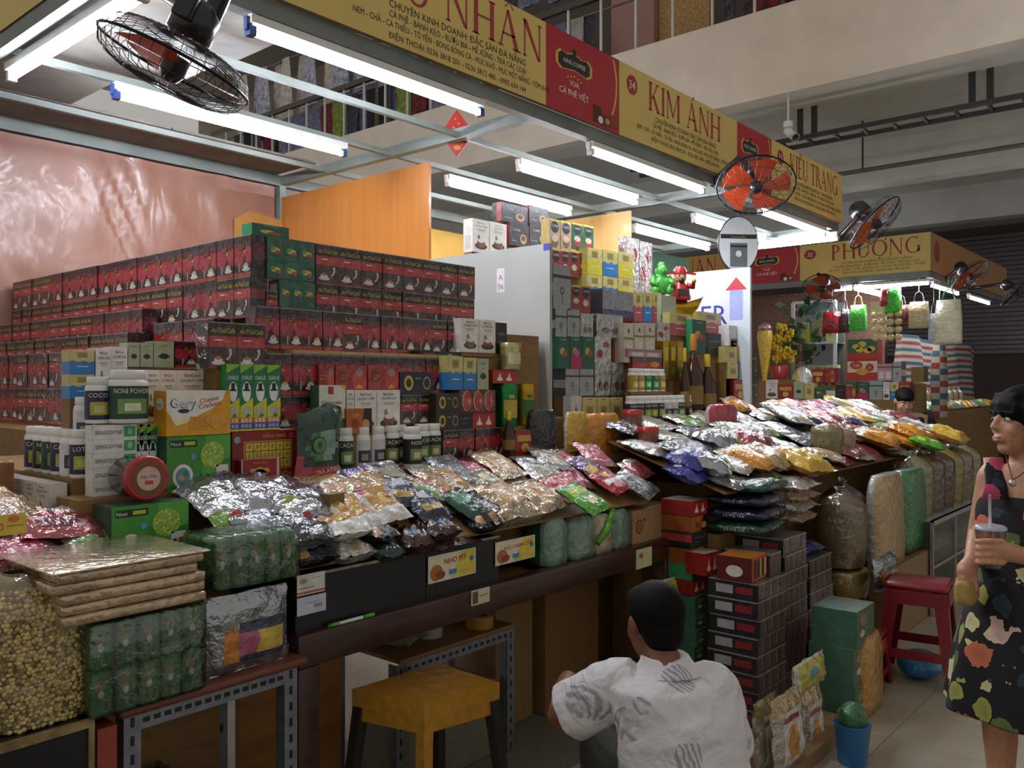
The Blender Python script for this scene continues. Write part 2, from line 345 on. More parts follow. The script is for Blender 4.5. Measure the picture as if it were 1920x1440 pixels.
def king(p):
    p.rect(0, 0, 1, 1, RED, 1)
    for k, (g, q) in enumerate(((GOLD, 1.16), (BLK, 1.0))):
        p.poly([(.36+x*.21*q, .66+y*.13*q) for x, y in ((-1, .35), (-.8, .75), (-.45, .6), (0, .9), (.45, .6), (.8, .75), (1, .35), (1, -.5), (.75, -.85), (0, -.6), (-.75, -.85), (-1, -.5))][::-1], g, 2+k)
    p.ell(.36, .80, .03, .04, BLK, 4, 8)
    p.text('KING COFFEE', .36, .63, .075, WHT, 5, fit=.36)
    for k in range(5): p.ell(.27+.045*k, .5-.02*abs(k-2), .012, .015, GOLD, 3, 6)
    p.text('VUA', .36, .37, .10, WHT, 3); p.text('CÀ PHÊ VIỆT', .36, .24, .11, WHT, 3, fit=.42)
    for i in range(14):                                                   # gold arc along the right edge
        a, q = [math.radians(-46+74*k/14) for k in (i, i+1)]
        p.poly([(.55+r*.42*math.cos(e), .62+r*.75*math.sin(e)) for r, e in ((1, a), (1, q), (.94, q), (.94, a))], GOLD, 3)
    p.rect(.62, .05, .74, .26, c('4a1d18'), 4); p.rect(.74, .03, .86, .18, c('7b2a20'), 5); p.rect(.86, .05, .97, .22, c('8d3b2b'), 4)
    p.ell(.72, .09, .035, .05, WHT, 6, 10); p.ell(.82, .1, .03, .04, c('d9a06a'), 6, 10)
def panel(name, x0, x1, y, z0, z1, draw, label, axis='X', cat='sign'):
    b = MB(); w = x1-x0; h = z1-z0
    b.box(0, w, 0, .025, 0, h, c('8a7d5c', 'paint')); draw(PL(b, (0, 0, 0), (w, 0, 0), (0, 0, h)))
    o = b.build(name, None, (x0, y, z0) if axis == 'X' else (y, x1, z0), (0, 0, 0 if axis == 'X' else -math.pi/2)); tag(o, label, cat); return o
SZ0, SZ1 = 2.93, 3.355; SH = SZ1-SZ0
def s35(p):
    p.rect(0, 0, 1, 1, YEL, 1); w = XP1-XP0; fx = lambda x: (x-XP0)/w; fz = lambda z: (z-SZ0)/SH
    p.text("KIE^`U NHA^N", fx(3.425), fz(3.135), .43, CRIM, 3, 'r', font=SERIF, fit=.66)
    lines(p, fx(2.83), [fz(3.083), fz(3.042), fz(3.0), fz(2.952)], [.105, .092, .088, .088], T1, [.42, .42, .60, .42])
panel('stall_sign', XP0, XP1, YS-.03, SZ0, SZ1, s35, 'yellow stall sign with red letters ending in NHÂN')
panel('stall_sign', XP1+.002, 4.115, YS-.03, SZ0, SZ1, king, 'red coffee advertisement panel between the NHÂN and KIM ÁNH signs')
def name_sign(num, txt, tx0, tx1, nx):
    def f(p):
        p.rect(0, 0, 1, 1, YEL, 1)
        p.ell(nx, .75, .058/p.w, .058/p.h, CRIM, 2, 18); p.text(num, nx, .69, .17, WHT, 3)
        p.text(txt, (tx0+tx1)/2, .52, .40, CRIM, 3, font=SERIF, fit=tx1-tx0)
        lines(p, (tx0+tx1)/2, [.385, .295, .195, .095], [.10, .088, .085, .085], T1, [.52, .56, .8, .58])
    return f
panel('stall_sign', 4.117, XP2, YS-.03, SZ0, SZ1, name_sign('34', "KIM A'NH", .21, .84, .09), 'yellow stall sign reading KIM ÁNH with number 34')
panel('stall_sign', XP2+.002, 6.19, YS-.03, SZ0, SZ1, king, 'red coffee advertisement panel left of the KIỀU TRANG sign')
panel('stall_sign', 6.192, XP3, YS-.03, SZ0, SZ1, name_sign('33', "KIE^`U TRANG", .23, .93, .11), 'yellow stall sign reading KIỀU TRANG with number 33')
def yside(p): p.rect(0, 0, 1, 1, YEL, 1)
panel('stall_sign', YS-.01, YW, XP0-.03, SZ0, SZ1, yside, 'plain yellow sign board on the side of the corner stall', 'Y')
XQ = 11.5; QZ0, QZ1 = 2.92, 3.40; yq0 = P(1745, 480, X=XQ).y; yq1 = P(1500, 480, X=XQ).y; yq2 = P(1405, 480, X=XQ).y
panel('stall_sign', yq0, yq1, XQ, QZ0, QZ1, lambda p: (p.rect(0, 0, 1, 1, YEL, 1), p.ell(.085, .72, .05, .14, CRIM, 2, 16), p.text('32', .085, .66, .16, WHT, 3),
      p.text("PHU+O+.NG", .60, .50, .42, CRIM, 3, font=SERIF, fit=.72), lines(p, .6, [.36, .27, .18, .09], [.09, .08, .08, .08], T1, [.6, .66, .72, .5])), 'yellow stall sign reading PHƯỢNG with number 32', 'Y')
panel('stall_sign', yq1+.002, yq2, XQ, QZ0, QZ1, king, 'red coffee advertisement panel left of the PHƯỢNG sign', 'Y')
panel('stall_sign', yq2+.01, 7.7, XQ+.05, QZ0+.02, QZ1+.02, lambda p: (p.rect(0, 0, 1, 1, c('d9a65a', 'paint'), 1), p.text("THUA^.N V", .64, .4, .5, CRIM, 3, font=SERIF, fit=.5)), 'orange yellow stall sign reading HUẬN V behind the white board', 'Y')
panel('stall_sign', XQ+.026, 16, yq0-.0, QZ0, QZ1, lambda p: (p.rect(0, 0, 1, 1, c('cfa06a', 'plastic', rough=.25), 1), p.ell(.06, .55, .03, .3, c('b2473a'), 2)), 'glossy gold sign board on the side of the farthest stall')
b = MB(); b.box(XQ+.0, XQ+.06, yq0+.02, 7.7, QZ0-.08, QZ0-.002, STEEL); struct(b.build('trim_14'), 'steel beam under the far sign')
b = MB(); b.box(XQ+.06, 16, yq0+.02, yq0+.08, QZ0-.08, QZ0-.002, STEEL); struct(b.build('trim_15'), 'steel beam on the side of the far stall')
# fluorescent battens ------------------------------------------------
TUBE = emit('fluorescent_tube', 'eef2ff', TUBE_E)
def batten(a, b_, label, zdrop=.0, housing='e4e4de', caps='e8e8e4'):
    a = Vector(a); b_ = Vector(b_); t = thing('fluorescent_lamp', label, 'lamp', a, 0, 'fluorescent lamps of the stalls')
    v = b_-a; L = v.length; d = v/L
    m = MB(); m.bar((0, 0, .042), v+Vector((0, 0, .042)), .05, .032, c(housing, 'plastic')); m.build('lamp_housing', t)
    m = MB(); m.tube([d*.02, v-d*.02], .0145, 10, TUBE); m.build('lamp_tube', t)
    for q in (d*.012, v-d*.012):
        m = MB(); m.bar(q-d*.014, q+d*.014, .034, .036, c(caps, 'plastic')); m.bar(q+Vector((0, 0, .0))-d*.012, q+Vector((0, 0, .05))-d*.012, .024, .02, c(caps, 'plastic')); m.build('lamp_holder', t)
    return t
def batY(u0, v0, u1, v1, y, label, **k):
    A = P(u0, v0, Y=y); B = P(u1, v1, Y=y); zz = ZF-.06; A.z = B.z = zz; batten(A, B, label, **k)
batY(465, 35, 903, 195, YS+.03, 'fluorescent lamp under the sign ending in NHÂN', caps='27407a')
batY(213, 175, 647, 287, 3.86, 'fluorescent lamp below the black ceiling fan in the corner stall', caps='27407a')
batY(1105, 287, 1318, 358, YS+.03, 'fluorescent lamp under the KIM ÁNH sign')
batY(972, 316, 1192, 383, 3.32, 'fluorescent lamp between the other two in the second stall')
batY(838, 344, 1068, 402, 3.92, 'fluorescent lamp above the black coffee cartons')
batY(1424, 392, 1545, 436, YS+.03, 'fluorescent lamp under the KIỀU TRANG sign')
batY(1188, 428, 1328, 468, 3.92, 'fluorescent lamp behind the round hanging mirror ad in the third stall')
batY(1300, 404, 1432, 448, 3.32, 'fluorescent lamp in the middle of the third stall')
batten((XP0+.06, 3.98, ZF-.06), (XP0+.06, 2.79, ZF-.06), 'fluorescent lamp under the plain yellow side sign')
A = P(1412, 465, X=XP3-.1); B = P(1571, 443, X=XP3-.1); A.z = B.z = ZF-.08; batten(A, B, 'fluorescent lamp across the end of the third stall')
A = P(1562, 545, X=XQ+.02); B = P(1746, 528, X=XQ+.02); A.z = B.z = 2.76; batten(A, B, 'long fluorescent lamp under the PHƯỢNG sign')
y = 3.9; A = P(1592, 545, Y=y)+Vector((.15, 0, 0)); B = P(1652, 565, Y=y); A.z = B.z = 2.75; batten(A, B, 'fluorescent lamp inside the far stall above the hanging bags')
y = yq0+.05; A = Vector((11.75, y, 2.75)); batten(A, A+Vector((1.3, 0, 0)), 'fluorescent lamp under the gold side sign')
batten(A+Vector((1.9, 0, 0)), A+Vector((3.2, 0, 0)), 'farther fluorescent lamp under the gold side sign')
# gallery above ------------------------------------------------------
XB = 8.6
b = MB(); b.box(XB, XB+.18, -4, 16, 4.53, 5.46, c('e3d6c6', 'paint')); struct(b.build('wall_parapet'), 'cream parapet of the upper gallery')
b = MB(); b.box(XB+.18, XB+.6, -4, 16, 4.53, 4.9, c('d5d1c8', 'paint')); b.box(XB+.6, 22, -4, 16, 4.95, 5.05, c('cdcbc4', 'paint')); struct(b.build('ceiling'), 'grey concrete underside of the gallery')
for n, x in enumerate((12.6, 16.4)):
    b = MB(); b.box(x, x+.35, -4, 16, 4.35, 4.95, c('cdcbc4', 'paint')); struct(b.build('trim_%d' % (16+n)), 'concrete downstand beam')
b = MB(); b.box(XB+.6, 22, 1.2, 1.6, 4.55, 4.95, c('b5b3aa', 'paint')); struct(b.build('trim_18'), 'concrete beam along the aisle')
b = MB(); b.box(21, 21.2, -4, 16, 0, 5, c('574a44', 'paint')); struct(b.build('wall_far'), 'dark far wall of the market hall')
b = MB()
for k in range(26): b.bar((20.9, -4, 2.2+.1*k), (20.9, 7, 2.2+.1*k), .05, .085, c('7c7478', 'metal'))
struct(b.build('door_1'), 'grey roller shutters on the far wall')
b = MB(); b.box(11.2, 11.4, -4, 20, 5.05, 8.6, c('8f8174', 'paint')); b.box(8.78, 11.4, -4, 20, 8.3, 8.4, c('7a736a', 'paint')); struct(b.build('wall_upper'), 'back wall of the upper gallery shops')
yc0 = P(1226, 60, X=9.2).y; yc1 = P(1146, 60, X=9.2).y
b = MB(); b.box(9.2, 9.6, yc0, yc1, 5.05, 8.4, c('a97f74', 'paint')); struct(b.build('trim_19'), 'pinkish column on the upper gallery')
b = MB(); b.box(9.3, 9.34, P(1330, 30, X=9.3).y, yc0-.01, 5.05, 7.6, c('b08a52', 'wood')); struct(b.build('wall_gallery'), 'tan board beside the gallery column')
b = MB(); b.bar((XB+.08, -3, 6.27), (XB+.08, 15, 6.27), .06, .08, c('57514b', 'metal'))
for k in range(36): b.bar((XB+.08, -3+.5*k, 5.46), (XB+.08, -3+.5*k, 6.25), .025, .025, c('cfccc4', 'paint'), up=(1, 0, 0))
struct(b.build('trim_20'), 'gallery handrail with thin posts')
# cable tray and pipes
b = MB(); DK = c('3a3733', 'paint')
y0 = 6.0; xt = 9.35; zt = 4.25
b.bar((xt, -3, zt), (xt, y0, zt), .03, .05, DK); b.bar((xt+.22, -3, zt-.03), (xt+.22, y0, zt-.03), .03, .05, DK)
for k in range(30): b.bar((xt, -2.9+.3*k, zt-.01), (xt+.22, -2.9+.3*k, zt-.03), .03, .03, DK)
for k in range(5):
    for q in (0, .16): b.bar((xt+.1, -1.6+1.75*k+q, zt), (xt+.1, -1.6+1.75*k+q, 4.9), .03, .06, DK)
tag(b.build('cable_tray'), 'dark ladder cable tray hung below the gallery edge', 'cable tray')
b = MB(); b.tube([(11.5, -3, 4.3), (11.5, 9, 4.3)], .03, 8, c('6b675f', 'paint'))
for k in range(4): b.bar((11.5, -1+2.4*k, 4.3), (11.5, -1+2.4*k, 4.95), .02, .02, DK)
tag(b.build('ceiling_pipe'), 'grey pipe running under the gallery slab', 'pipe')
# ---------------------------------------------------------------- printed cartons
F = 'film'
def pr_g7(p, s):
    p.rect(0, 0, 1, 1, c('a82c38', F), 1); p.rect(0, .84, 1, 1, c('2c1420', F), 2); p.rect(0, .72, 1, .84, c('5d1c2b', F), 2)
    p.rect(0, 0, 1, .10, c('a9362a', F), 3)
    sk = [0, .42, .05, .30, .12, .36, .16, .24, .24, .30, .27, .40, .32, .26, .42, .2, .52, .34, .58, .44, .64, .5, .72, .38, .82, .3, .9, .36, 1, .28]
    pts = [(0, .10)]+[(sk[i], sk[i+1]) for i in range(0, len(sk), 2)]+[(1, .10)]
    for a, b_ in zip(pts[1:-1], pts[2:-1]): p.poly([(a[0], .10), (b_[0], .10), b_, a], c('241a1c', F), 2)
    p.rect(.34, .66, .64, .80, c('17110f', F), 3); p.text('G7', .49, .67, .15, c('c9a82c', F), 4)
    p.rect(.60, .56, .72, .64, c('c8782c', F), 3); p.rect(.30, .12, .36, .34, c('a7a3a3', F), 3)
    p.ell(.72, .17, .22, .05, c('d8d3ca', F), 3, 12); p.ell(.72, .24, .14, .09, c('e4ded4', F), 4, 12); p.ell(.72, .285, .11, .035, c('caa45c', F), 5, 10)
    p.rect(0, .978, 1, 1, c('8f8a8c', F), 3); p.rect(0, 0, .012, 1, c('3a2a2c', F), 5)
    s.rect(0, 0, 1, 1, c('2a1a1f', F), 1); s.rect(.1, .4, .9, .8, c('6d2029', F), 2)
def pr_at(p, s):
    p.rect(0, 0, 1, 1, c('46302a', F), 1); p.rect(0, .70, 1, 1, c('17110f', F), 2); p.rect(0, .46, 1, .70, c('b53034', F), 2); p.rect(0, 0, 1, .06, c('7a2020', F), 2)
    p.text('AnTháiCafé', .5, .77, .15, c('d0b42e', F), 3, fit=.84, shear=.2); p.text('3in1', .66, .57, .10, c('d8a53a', F), 3); p.rect(.22, .60, .5, .63, c('e8d8cc', F), 3)
    p.poly([(.66, .18), (.76, .24), (.82, .34), (.80, .44), (.70, .42), (.74, .34), (.70, .25), (.60, .2)], c('cfc8c2', F), 3)
    p.ell(.34, .12, .24, .05, c('d9d3ca', F), 3, 12); p.ell(.34, .18, .15, .085, c('e6e0d6', F), 4, 12); p.ell(.34, .225, .12, .035, c('a87a4a', F), 5, 10)
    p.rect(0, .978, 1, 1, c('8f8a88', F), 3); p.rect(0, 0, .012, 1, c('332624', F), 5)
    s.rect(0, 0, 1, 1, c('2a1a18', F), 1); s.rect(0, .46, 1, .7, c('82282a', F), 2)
def pr_green3(p, s):
    p.rect(0, 0, 1, 1, c('1d5d43', F), 1)
    for i in range(3):
        for j in range(2):
            x, y = .17+.33*i, .2+.48*j
            p.ell(x, y, .1, .07, c('c9c355', F), 2, 9); p.ell(x+.05, y-.05, .06, .05, c('b23a3a', F), 3, 9); p.ell(x-.06, y+.04, .05, .05, c('6d9a3a', F), 3, 8)
            p.rect(x-.14, y-.2, x+.16, y-.19, c('3b7a60', F), 2)
    for i in (1, 2): p.rect(.33*i, 0, .33*i+.008, 1, c('123f2e', F), 2)
    s.rect(0, 0, 1, 1, c('194f3a', F), 1); s.rect(.2, .6, .8, .9, c('c9c9c4', F), 2)
def pr_coco(p, s, t='COCONUT COFFEE'):
    p.rect(0, 0, 1, 1, c('e6e2da', F), 1); p.text('BenCoco', .5, .87, .09, c('2a2522', F), 3, fit=.5); p.text(t, .5, .77, .08, c('4a3a34', F), 3, fit=.8)
    p.rect(.25, .68, .75, .70, c('8a8078', F), 2); p.rect(.3, .64, .7, .655, c('9a9088', F), 2)
    p.ell(.5, .2, .38, .1, c('4a2c20', F), 2, 14); p.ell(.5, .28, .25, .13, c('7a4a34', F), 3, 12); p.ell(.5, .36, .2, .06, c('e9e2d6', F), 4, 12); p.ell(.74, .4, .16, .1, c('efe9dd', F), 2, 12)
    p.poly([(.32, .4), (.46, .42), (.4, .55), (.3, .5)], c('6d8a3c', F), 3)
    s.rect(0, 0, 1, 1, c('dedad2', F), 1); s.rect(.2, .1, .8, .5, c('c9c2b8', F), 2)
def pr_coco2(p, s): pr_coco(p, s, 'CÀ PHÊ DỪA')
def cream(col):
    def f(p, s):
        p.rect(0, 0, 1, 1, c('cfc27c', 'card'), 1); n = 8
        for i in range(n):
            a, b_ = i/n, (i+1)/n; h0 = .52+.04*math.sin(a*14); h1 = .52+.04*math.sin(b_*14)
            p.poly([(a, 0), (b_, 0), (b_, h1), (a, h0)], c(col, 'card'), 2)
        p.rect(.28, .66, .72, .90, c('a59a58', 'card'), 2); p.rect(.34, .70, .66, .86, c('8f8446', 'card'), 3); p.rect(.25, .3, .75, .33, c('e8e8e0', 'card'), 3)
        s.rect(0, 0, 1, .52, c(col, 'card'), 1); s.rect(0, .52, 1, 1, c('c4b670', 'card'), 1)
    return f
def pr_creamplain(p, s):
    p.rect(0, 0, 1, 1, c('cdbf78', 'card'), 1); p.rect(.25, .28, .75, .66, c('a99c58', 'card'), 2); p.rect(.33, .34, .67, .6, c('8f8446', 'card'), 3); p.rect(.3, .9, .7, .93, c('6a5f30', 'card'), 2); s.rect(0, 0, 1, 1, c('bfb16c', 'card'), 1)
def pr_sage(p, s):
    p.rect(0, 0, 1, 1, c('aab392', 'card'), 1); p.poly([(.2, .42), (.35, .34), (.6, .32), (.8, .42), (.65, .52), (.4, .54)], c('2d4030', 'card'), 2); p.rect(.42, .66, .58, .68, c('5c6a50', 'card'), 2); p.text('NONI', .5, .8, .09, c('4c5a40', 'card'), 3); s.rect(0, 0, 1, 1, c('a5ae8a', 'card'), 1); s.poly([(.3, .4), (.7, .4), (.6, .7)], c('7d8a66', 'card'), 2)
def pr_darlie(p, s):
    p.rect(0, 0, 1, 1, c('187a48', 'card'), 1); p.poly([(0, .86), (1, .98), (1, 1), (0, 1)], c('8fbf3a', 'card'), 2); p.text('DARLIE', .5, .77, .085, c('eef2ea', 'card'), 3, fit=.78, shear=.15)
    p.ell(.5, .59, .33, .15, c('eef0ee', 'card'), 2, 18); p.rect(.36, .62, .64, .72, c('1a1a1a', 'card'), 3); p.rect(.24, .60, .76, .625, c('1a1a1a', 'card'), 3)
    p.poly([(0, .2), (1, .2), (1, .50), (0, .36)], c('d8cf2a', 'card'), 2); p.poly([(.15, .24), (.85, .24), (.8, .36), (.2, .36)], c('b9bcae', 'card'), 3); p.poly([(.4, .2), (.8, .22), (.6, .27)], c('2f7a2a', 'card'), 4)
    p.rect(0, .12, 1, .2, c('cf7a30', 'card'), 2); p.rect(0, .03, 1, .12, c('4a55a8', 'card'), 2); p.rect(0, 0, 1, .03, c('d8cf2a', 'card'), 2)
    for k in range(3): p.rect(.1+.28*k, .13, .3+.28*k, .19, c('e9d2b0', 'card'), 3); p.rect(.1+.28*k, .05, .3+.28*k, .10, c('a9aede', 'card'), 3)
    s.rect(0, 0, 1, 1, c('e7e6df', 'card'), 1); s.rect(0, .5, 1, 1, c('2a8a58', 'card'), 2)
def pr_sens(p, s):
    p.rect(0, 0, 1, 1, c('e4e3de', 'card'), 1); p.text('SENSODYNE', .35, .34, .4, c('4c5660', 'card'), 3, fit=.62); p.rect(.70, .12, .97, .88, c('3aa35c', 'card'), 2); p.ell(.84, .5, .06, .25, c('8fd0a0', 'card'), 3, 10); s.rect(0, 0, 1, 1, c('d5d9cf', 'card'), 1)
def pr_gery(p, s):
    p.rect(0, 0, 1, 1, c('e0a01c', 'card'), 1); p.poly([(0, 1), (0, .55), (.14, .3), (.45, .42), (.7, .58), (.88, .8), (.93, 1)][::-1], c('ece8dc', 'card'), 2)
    p.poly([(.05, .42), (.14, .22), (.3, .28), (.45, .42), (.14, .34)], c('efe3a0', 'card'), 3)
    p.text('Gery', .25, .62, .30, c('28345a', 'card'), 4, fit=.42); p.text('Gery', .25, .635, .27, c('e9eef4', 'card'), 5, fit=.38); p.ell(.26, .55, .09, .05, c('28345a', 'card'), 4, 10)
    p.text('Cheese', .66, .75, .16, c('b5343c', 'card'), 4, ang=.18); p.text('Crackers', .67, .63, .15, c('b5343c', 'card'), 4, ang=.18)
    p.poly([(.34, .16), (.62, .12), (.66, .4), (.36, .42)], c('d98f2c', 'card'), 4); p.poly([(.56, .36), (.78, .52), (.98, .3), (.74, .12)], c('e0a040', 'card'), 5)
    for i in range(3):
        for j in range(3): p.ell(.42+.08*i, .2+.07*j, .008, .014, c('b0701c', 'card'), 6, 6); p.ell(.68+.06*i, .25+.06*j, .008, .014, c('b0701c', 'card'), 6, 6)
    s.rect(0, 0, 1, 1, c('dd9c1a', 'card'), 1); s.ell(.5, .7, .3, .14, c('f0eee6', 'card'), 2); s.text('Gery', .5, .66, .1, c('28345a', 'card'), 3, fit=.6)
def pr_noni(p, s):
    p.rect(0, 0, 1, 1, c('3f8f34', 'card'), 1); p.poly([(.5, 0), (1, 0), (1, 1), (.6, 1)], c('57a83c', 'card'), 2); p.poly([(.52, .3), (.75, 0), (.45, 0)], c('2c6a26', 'card'), 3); p.poly([(.72, .45), (1, .2), (1, .55)], c('3a7f2e', 'card'), 3)
    p.rect(.05, .80, .46, .93, c('1c2a1a', 'card'), 3); p.text('Noni', .06, .83, .10, c('eef0e8', 'card'), 4, 'l'); p.rect(.26, .83, .43, .90, c('b5c22c', 'card'), 4)
    M = c('a8cc50', 'card', bump=.5, bscale=90); p.ell(.70, .62, .19, .26, M, 4, 18)
    for i in range(24):
        a = i*2.4; r = math.sqrt(i/24); p.ell(.70+.165*r*math.cos(a), .62+.225*r*math.sin(a), .022, .03, c('c0dd6c' if i % 2 else '94bb42', 'card'), 5, 7)
    p.ell(.24, .25, .155, .23, c('ecebe2', 'card'), 4, 18); p.ell(.24, .25, .11, .165, c('5c9aa8', 'card'), 5, 14); p.ell(.21, .22, .05, .06, c('d0a08a', 'card'), 6, 9); p.ell(.28, .29, .04, .06, c('4a8a4a', 'card'), 6, 9)
    p.rect(.76, .16, .96, .42, c('d9d8cc', 'card'), 4); p.rect(.86, .2, .93, .3, c('8a5a2a', 'card'), 5); p.ell(.81, .25, .03, .04, c('3a4a3a', 'card'), 5, 8); p.ell(.4, .6, .04, .06, c('6aa0d0', 'card'), 4, 9)
    s.rect(0, 0, 1, 1, c('2b4a38', 'card'), 1)
def pr_rong(p, s):
    p.rect(0, 0, 1, 1, c('8f1d24', 'card'), 1); p.text('RỒNG VÀNG', .64, .86, .09, c('d9b23c', 'card'), 3); p.rect(.17, .22, .92, .80, c('c9a338', 'card'), 2); p.rect(.185, .24, .905, .785, c('8a6a20', 'card'), 3)
    for i in range(6):
        for j in range(3): p.rect(.2+.118*i, .26+.175*j, .3+.118*i, .41+.175*j, c('d6bd4e', 'card'), 4); p.ell(.25+.118*i, .34+.175*j, .03, .05, c('b08a28', 'card'), 5, 8)
    p.ell(.91, .88, .05, .07, c('a8483c', 'card'), 3); p.ell(.07, .84, .05, .07, c('8aa8b8', 'card'), 3); p.text('YẾN', .82, .06, .13, c('d9b23c', 'card'), 3)
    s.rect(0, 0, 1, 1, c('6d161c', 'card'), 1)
def pr_rong2(p, s):
    p.rect(0, 0, 1, 1, c('9c1f26', 'card'), 1); p.rect(.0, 0, .03, 1, c('c9c0b0', 'card'), 2); p.rect(.9, 0, .96, 1, c('c9c0b0', 'card'), 2); p.text('RỒNG VÀNG', .46, .8, .11, c('d9b23c', 'card'), 3)
    for x, y in ((.3, .5), (.46, .55), (.62, .5), (.38, .4), (.54, .4), (.46, .46)): p.ell(x, y, .1, .12, c('d0aa34', 'card'), 3, 9)
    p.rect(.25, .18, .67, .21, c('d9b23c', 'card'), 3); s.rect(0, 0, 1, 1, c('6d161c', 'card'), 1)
def pr_capp(p, s):
    p.rect(0, 0, 1, 1, c('dcdcca', 'card'), 1); p.poly([(0, 0), (1, 0), (1, .32), (0, .42)], c('3a6e4a', 'card'), 2); p.poly([(.8, 1), (1, .86), (1, 1)], c('d9b05a', 'card'), 2); p.rect(.33, .82, .53, .97, c('b52a2a', 'card'), 3); p.text('Cappuccino', .46, .62, .105, c('2c2a26', 'card'), 4, fit=.84); p.ell(.7, .4, .18, .14, c('b08a5a', 'card'), 3); s.rect(0, 0, 1, 1, c('3a6e4a', 'card'), 1)
def pr_teabk(base):
    def f(p, s):
        p.rect(0, 0, 1, 1, c(base, 'card'), 1); p.ell(.25, .5, .14, .34, c('c9b23c', 'card'), 2); p.ell(.25, .5, .08, .2, c('3a3a20', 'card'), 3); p.ell(.8, .5, .12, .3, c('a59650', 'card'), 2); p.ell(.8, .5, .09, .22, c(base, 'card'), 3); p.rect(.45, .68, .62, .74, c('8a8a80', 'card'), 2); s.rect(0, 0, 1, 1, c(base, 'card'), 1)
    return f
def pr_redcup(p, s):
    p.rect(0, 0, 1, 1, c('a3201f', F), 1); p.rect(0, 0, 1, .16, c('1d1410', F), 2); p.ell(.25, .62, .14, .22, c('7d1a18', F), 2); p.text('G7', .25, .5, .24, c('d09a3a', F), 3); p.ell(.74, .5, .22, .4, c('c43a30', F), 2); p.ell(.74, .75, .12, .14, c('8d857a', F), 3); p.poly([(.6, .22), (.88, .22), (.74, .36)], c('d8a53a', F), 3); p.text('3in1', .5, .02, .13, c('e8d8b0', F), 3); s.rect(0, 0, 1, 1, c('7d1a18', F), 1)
def pr_redoval(p, s):
    p.rect(0, 0, 1, 1, c('4a1816', F), 1)
    for i in range(3): p.ell(.19+.31*i, .52, .13, .46, c('d8c8bc', F), 2); p.ell(.2+.31*i, .52, .12, .44, c('b5282a', F), 3); p.ell(.25+.31*i, .5, .03, .1, c('d0a03a', F), 4, 8)
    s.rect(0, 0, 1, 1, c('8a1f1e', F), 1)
def pr_santa(p, s):
    p.rect(0, 0, 1, 1, c('b02a24', 'card'), 1); p.rect(0, .86, 1, 1, c('8a1a16', 'card'), 2)
    for x in (.28, .68): p.poly([(x-.12, .2), (x+.14, .2), (x+.06, .45), (x+.02, .8), (x-.04, .5)], c('e6dcd6', 'card'), 2); p.ell(x, .3, .13, .13, c('e6dcd6', 'card'), 3, 9)
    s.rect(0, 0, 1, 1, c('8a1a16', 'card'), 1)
def pr_greybox(p, s):
    p.rect(0, 0, 1, 1, c('9da09f', 'card'), 1); p.rect(0, .70, 1, .77, c('3a3c40', 'card'), 2); p.ell(.5, .42, .13, .09, c('4a4c50', 'card'), 2, 10); p.ell(.5, .42, .07, .05, c('9da09f', 'card'), 3, 8); p.rect(.48, .12, .52, .34, c('4a4c50', 'card'), 2); s.rect(0, 0, 1, 1, c('4d5055', 'card'), 1); s.rect(0, .3, 1, .6, c('b5b7ba', 'card'), 2)
def pr_silver(p, s): p.rect(0, 0, 1, 1, c('b9bab8', 'wrapsilver'), 1); p.ell(.35, .3, .16, .14, c('8a6a5a', 'wrapsilver'), 2, 9); p.ell(.72, .3, .16, .14, c('8a6a5a', 'wrapsilver'), 2, 9); s.rect(0, 0, 1, 1, c('8d8a88', 'wrapsilver'), 1)
def pr_silverred(p, s): p.rect(0, 0, 1, 1, c('c9c6c4', 'wrapsilver'), 1); p.ell(.3, .35, .2, .16, c('a03a34', 'wrapsilver'), 2, 9); p.ell(.7, .7, .2, .12, c('a85a50', 'wrapsilver'), 2, 9); s.rect(0, 0, 1, 1, c('9a8a88', 'wrapsilver'), 1)
def pr_silverblack(p, s): p.rect(0, 0, 1, 1, c('9a9ca2', 'wrapsilver'), 1); p.rect(0, 0, 1, .25, c('4a4a78', 'wrapsilver'), 2); s.rect(0, 0, 1, 1, c('2e3034', 'card'), 1)
def nesc(base, mid):
    def f(p, s):
        p.rect(0, 0, 1, 1, c(base, 'card'), 1); p.rect(0, .93, 1, 1, c('d9c25a', 'card'), 2); p.ell(.5, .74, .38, .2, c('2c2b30', 'card'), 2); p.text('COFFEE', .5, .74, .11, c('e6e6e6', 'card'), 3, fit=.6); p.ell(.52, .25, .32, .2, c(mid, 'card'), 2); p.ell(.5, .36, .3, .12, c('d9c6a8', 'card'), 3); s.rect(0, 0, 1, 1, c('c9b05a', 'card'), 1)
    return f
def pr_blackcof(p, s): p.rect(0, 0, 1, 1, c('23242a', F), 1); p.text('COFFEE', .36, .66, .14, c('c9cacf', F), 3, fit=.5); p.ell(.7, .35, .17, .22, c('b08a5a', F), 2); p.ell(.7, .38, .1, .12, c('3a2418', F), 3); p.rect(.1, .2, .4, .24, c('8a8a90', F), 2); s.rect(0, 0, 1, 1, c('1b1c20', F), 1); s.rect(.5, 0, 1, 1, c('a8343a', F), 2)
def pr_gift(p, s): p.rect(0, 0, 1, 1, c('cfc4b4', 'card'), 1); p.rect(0, .58, 1, .64, c('8f7a50', 'card'), 2); p.ell(.5, .8, .09, .07, c('6a3a34', 'card'), 2, 10); p.rect(.2, .15, .8, .45, c('d9cfc2', 'card'), 2); s.rect(0, 0, 1, 1, c('bfb3a2', 'card'), 1)
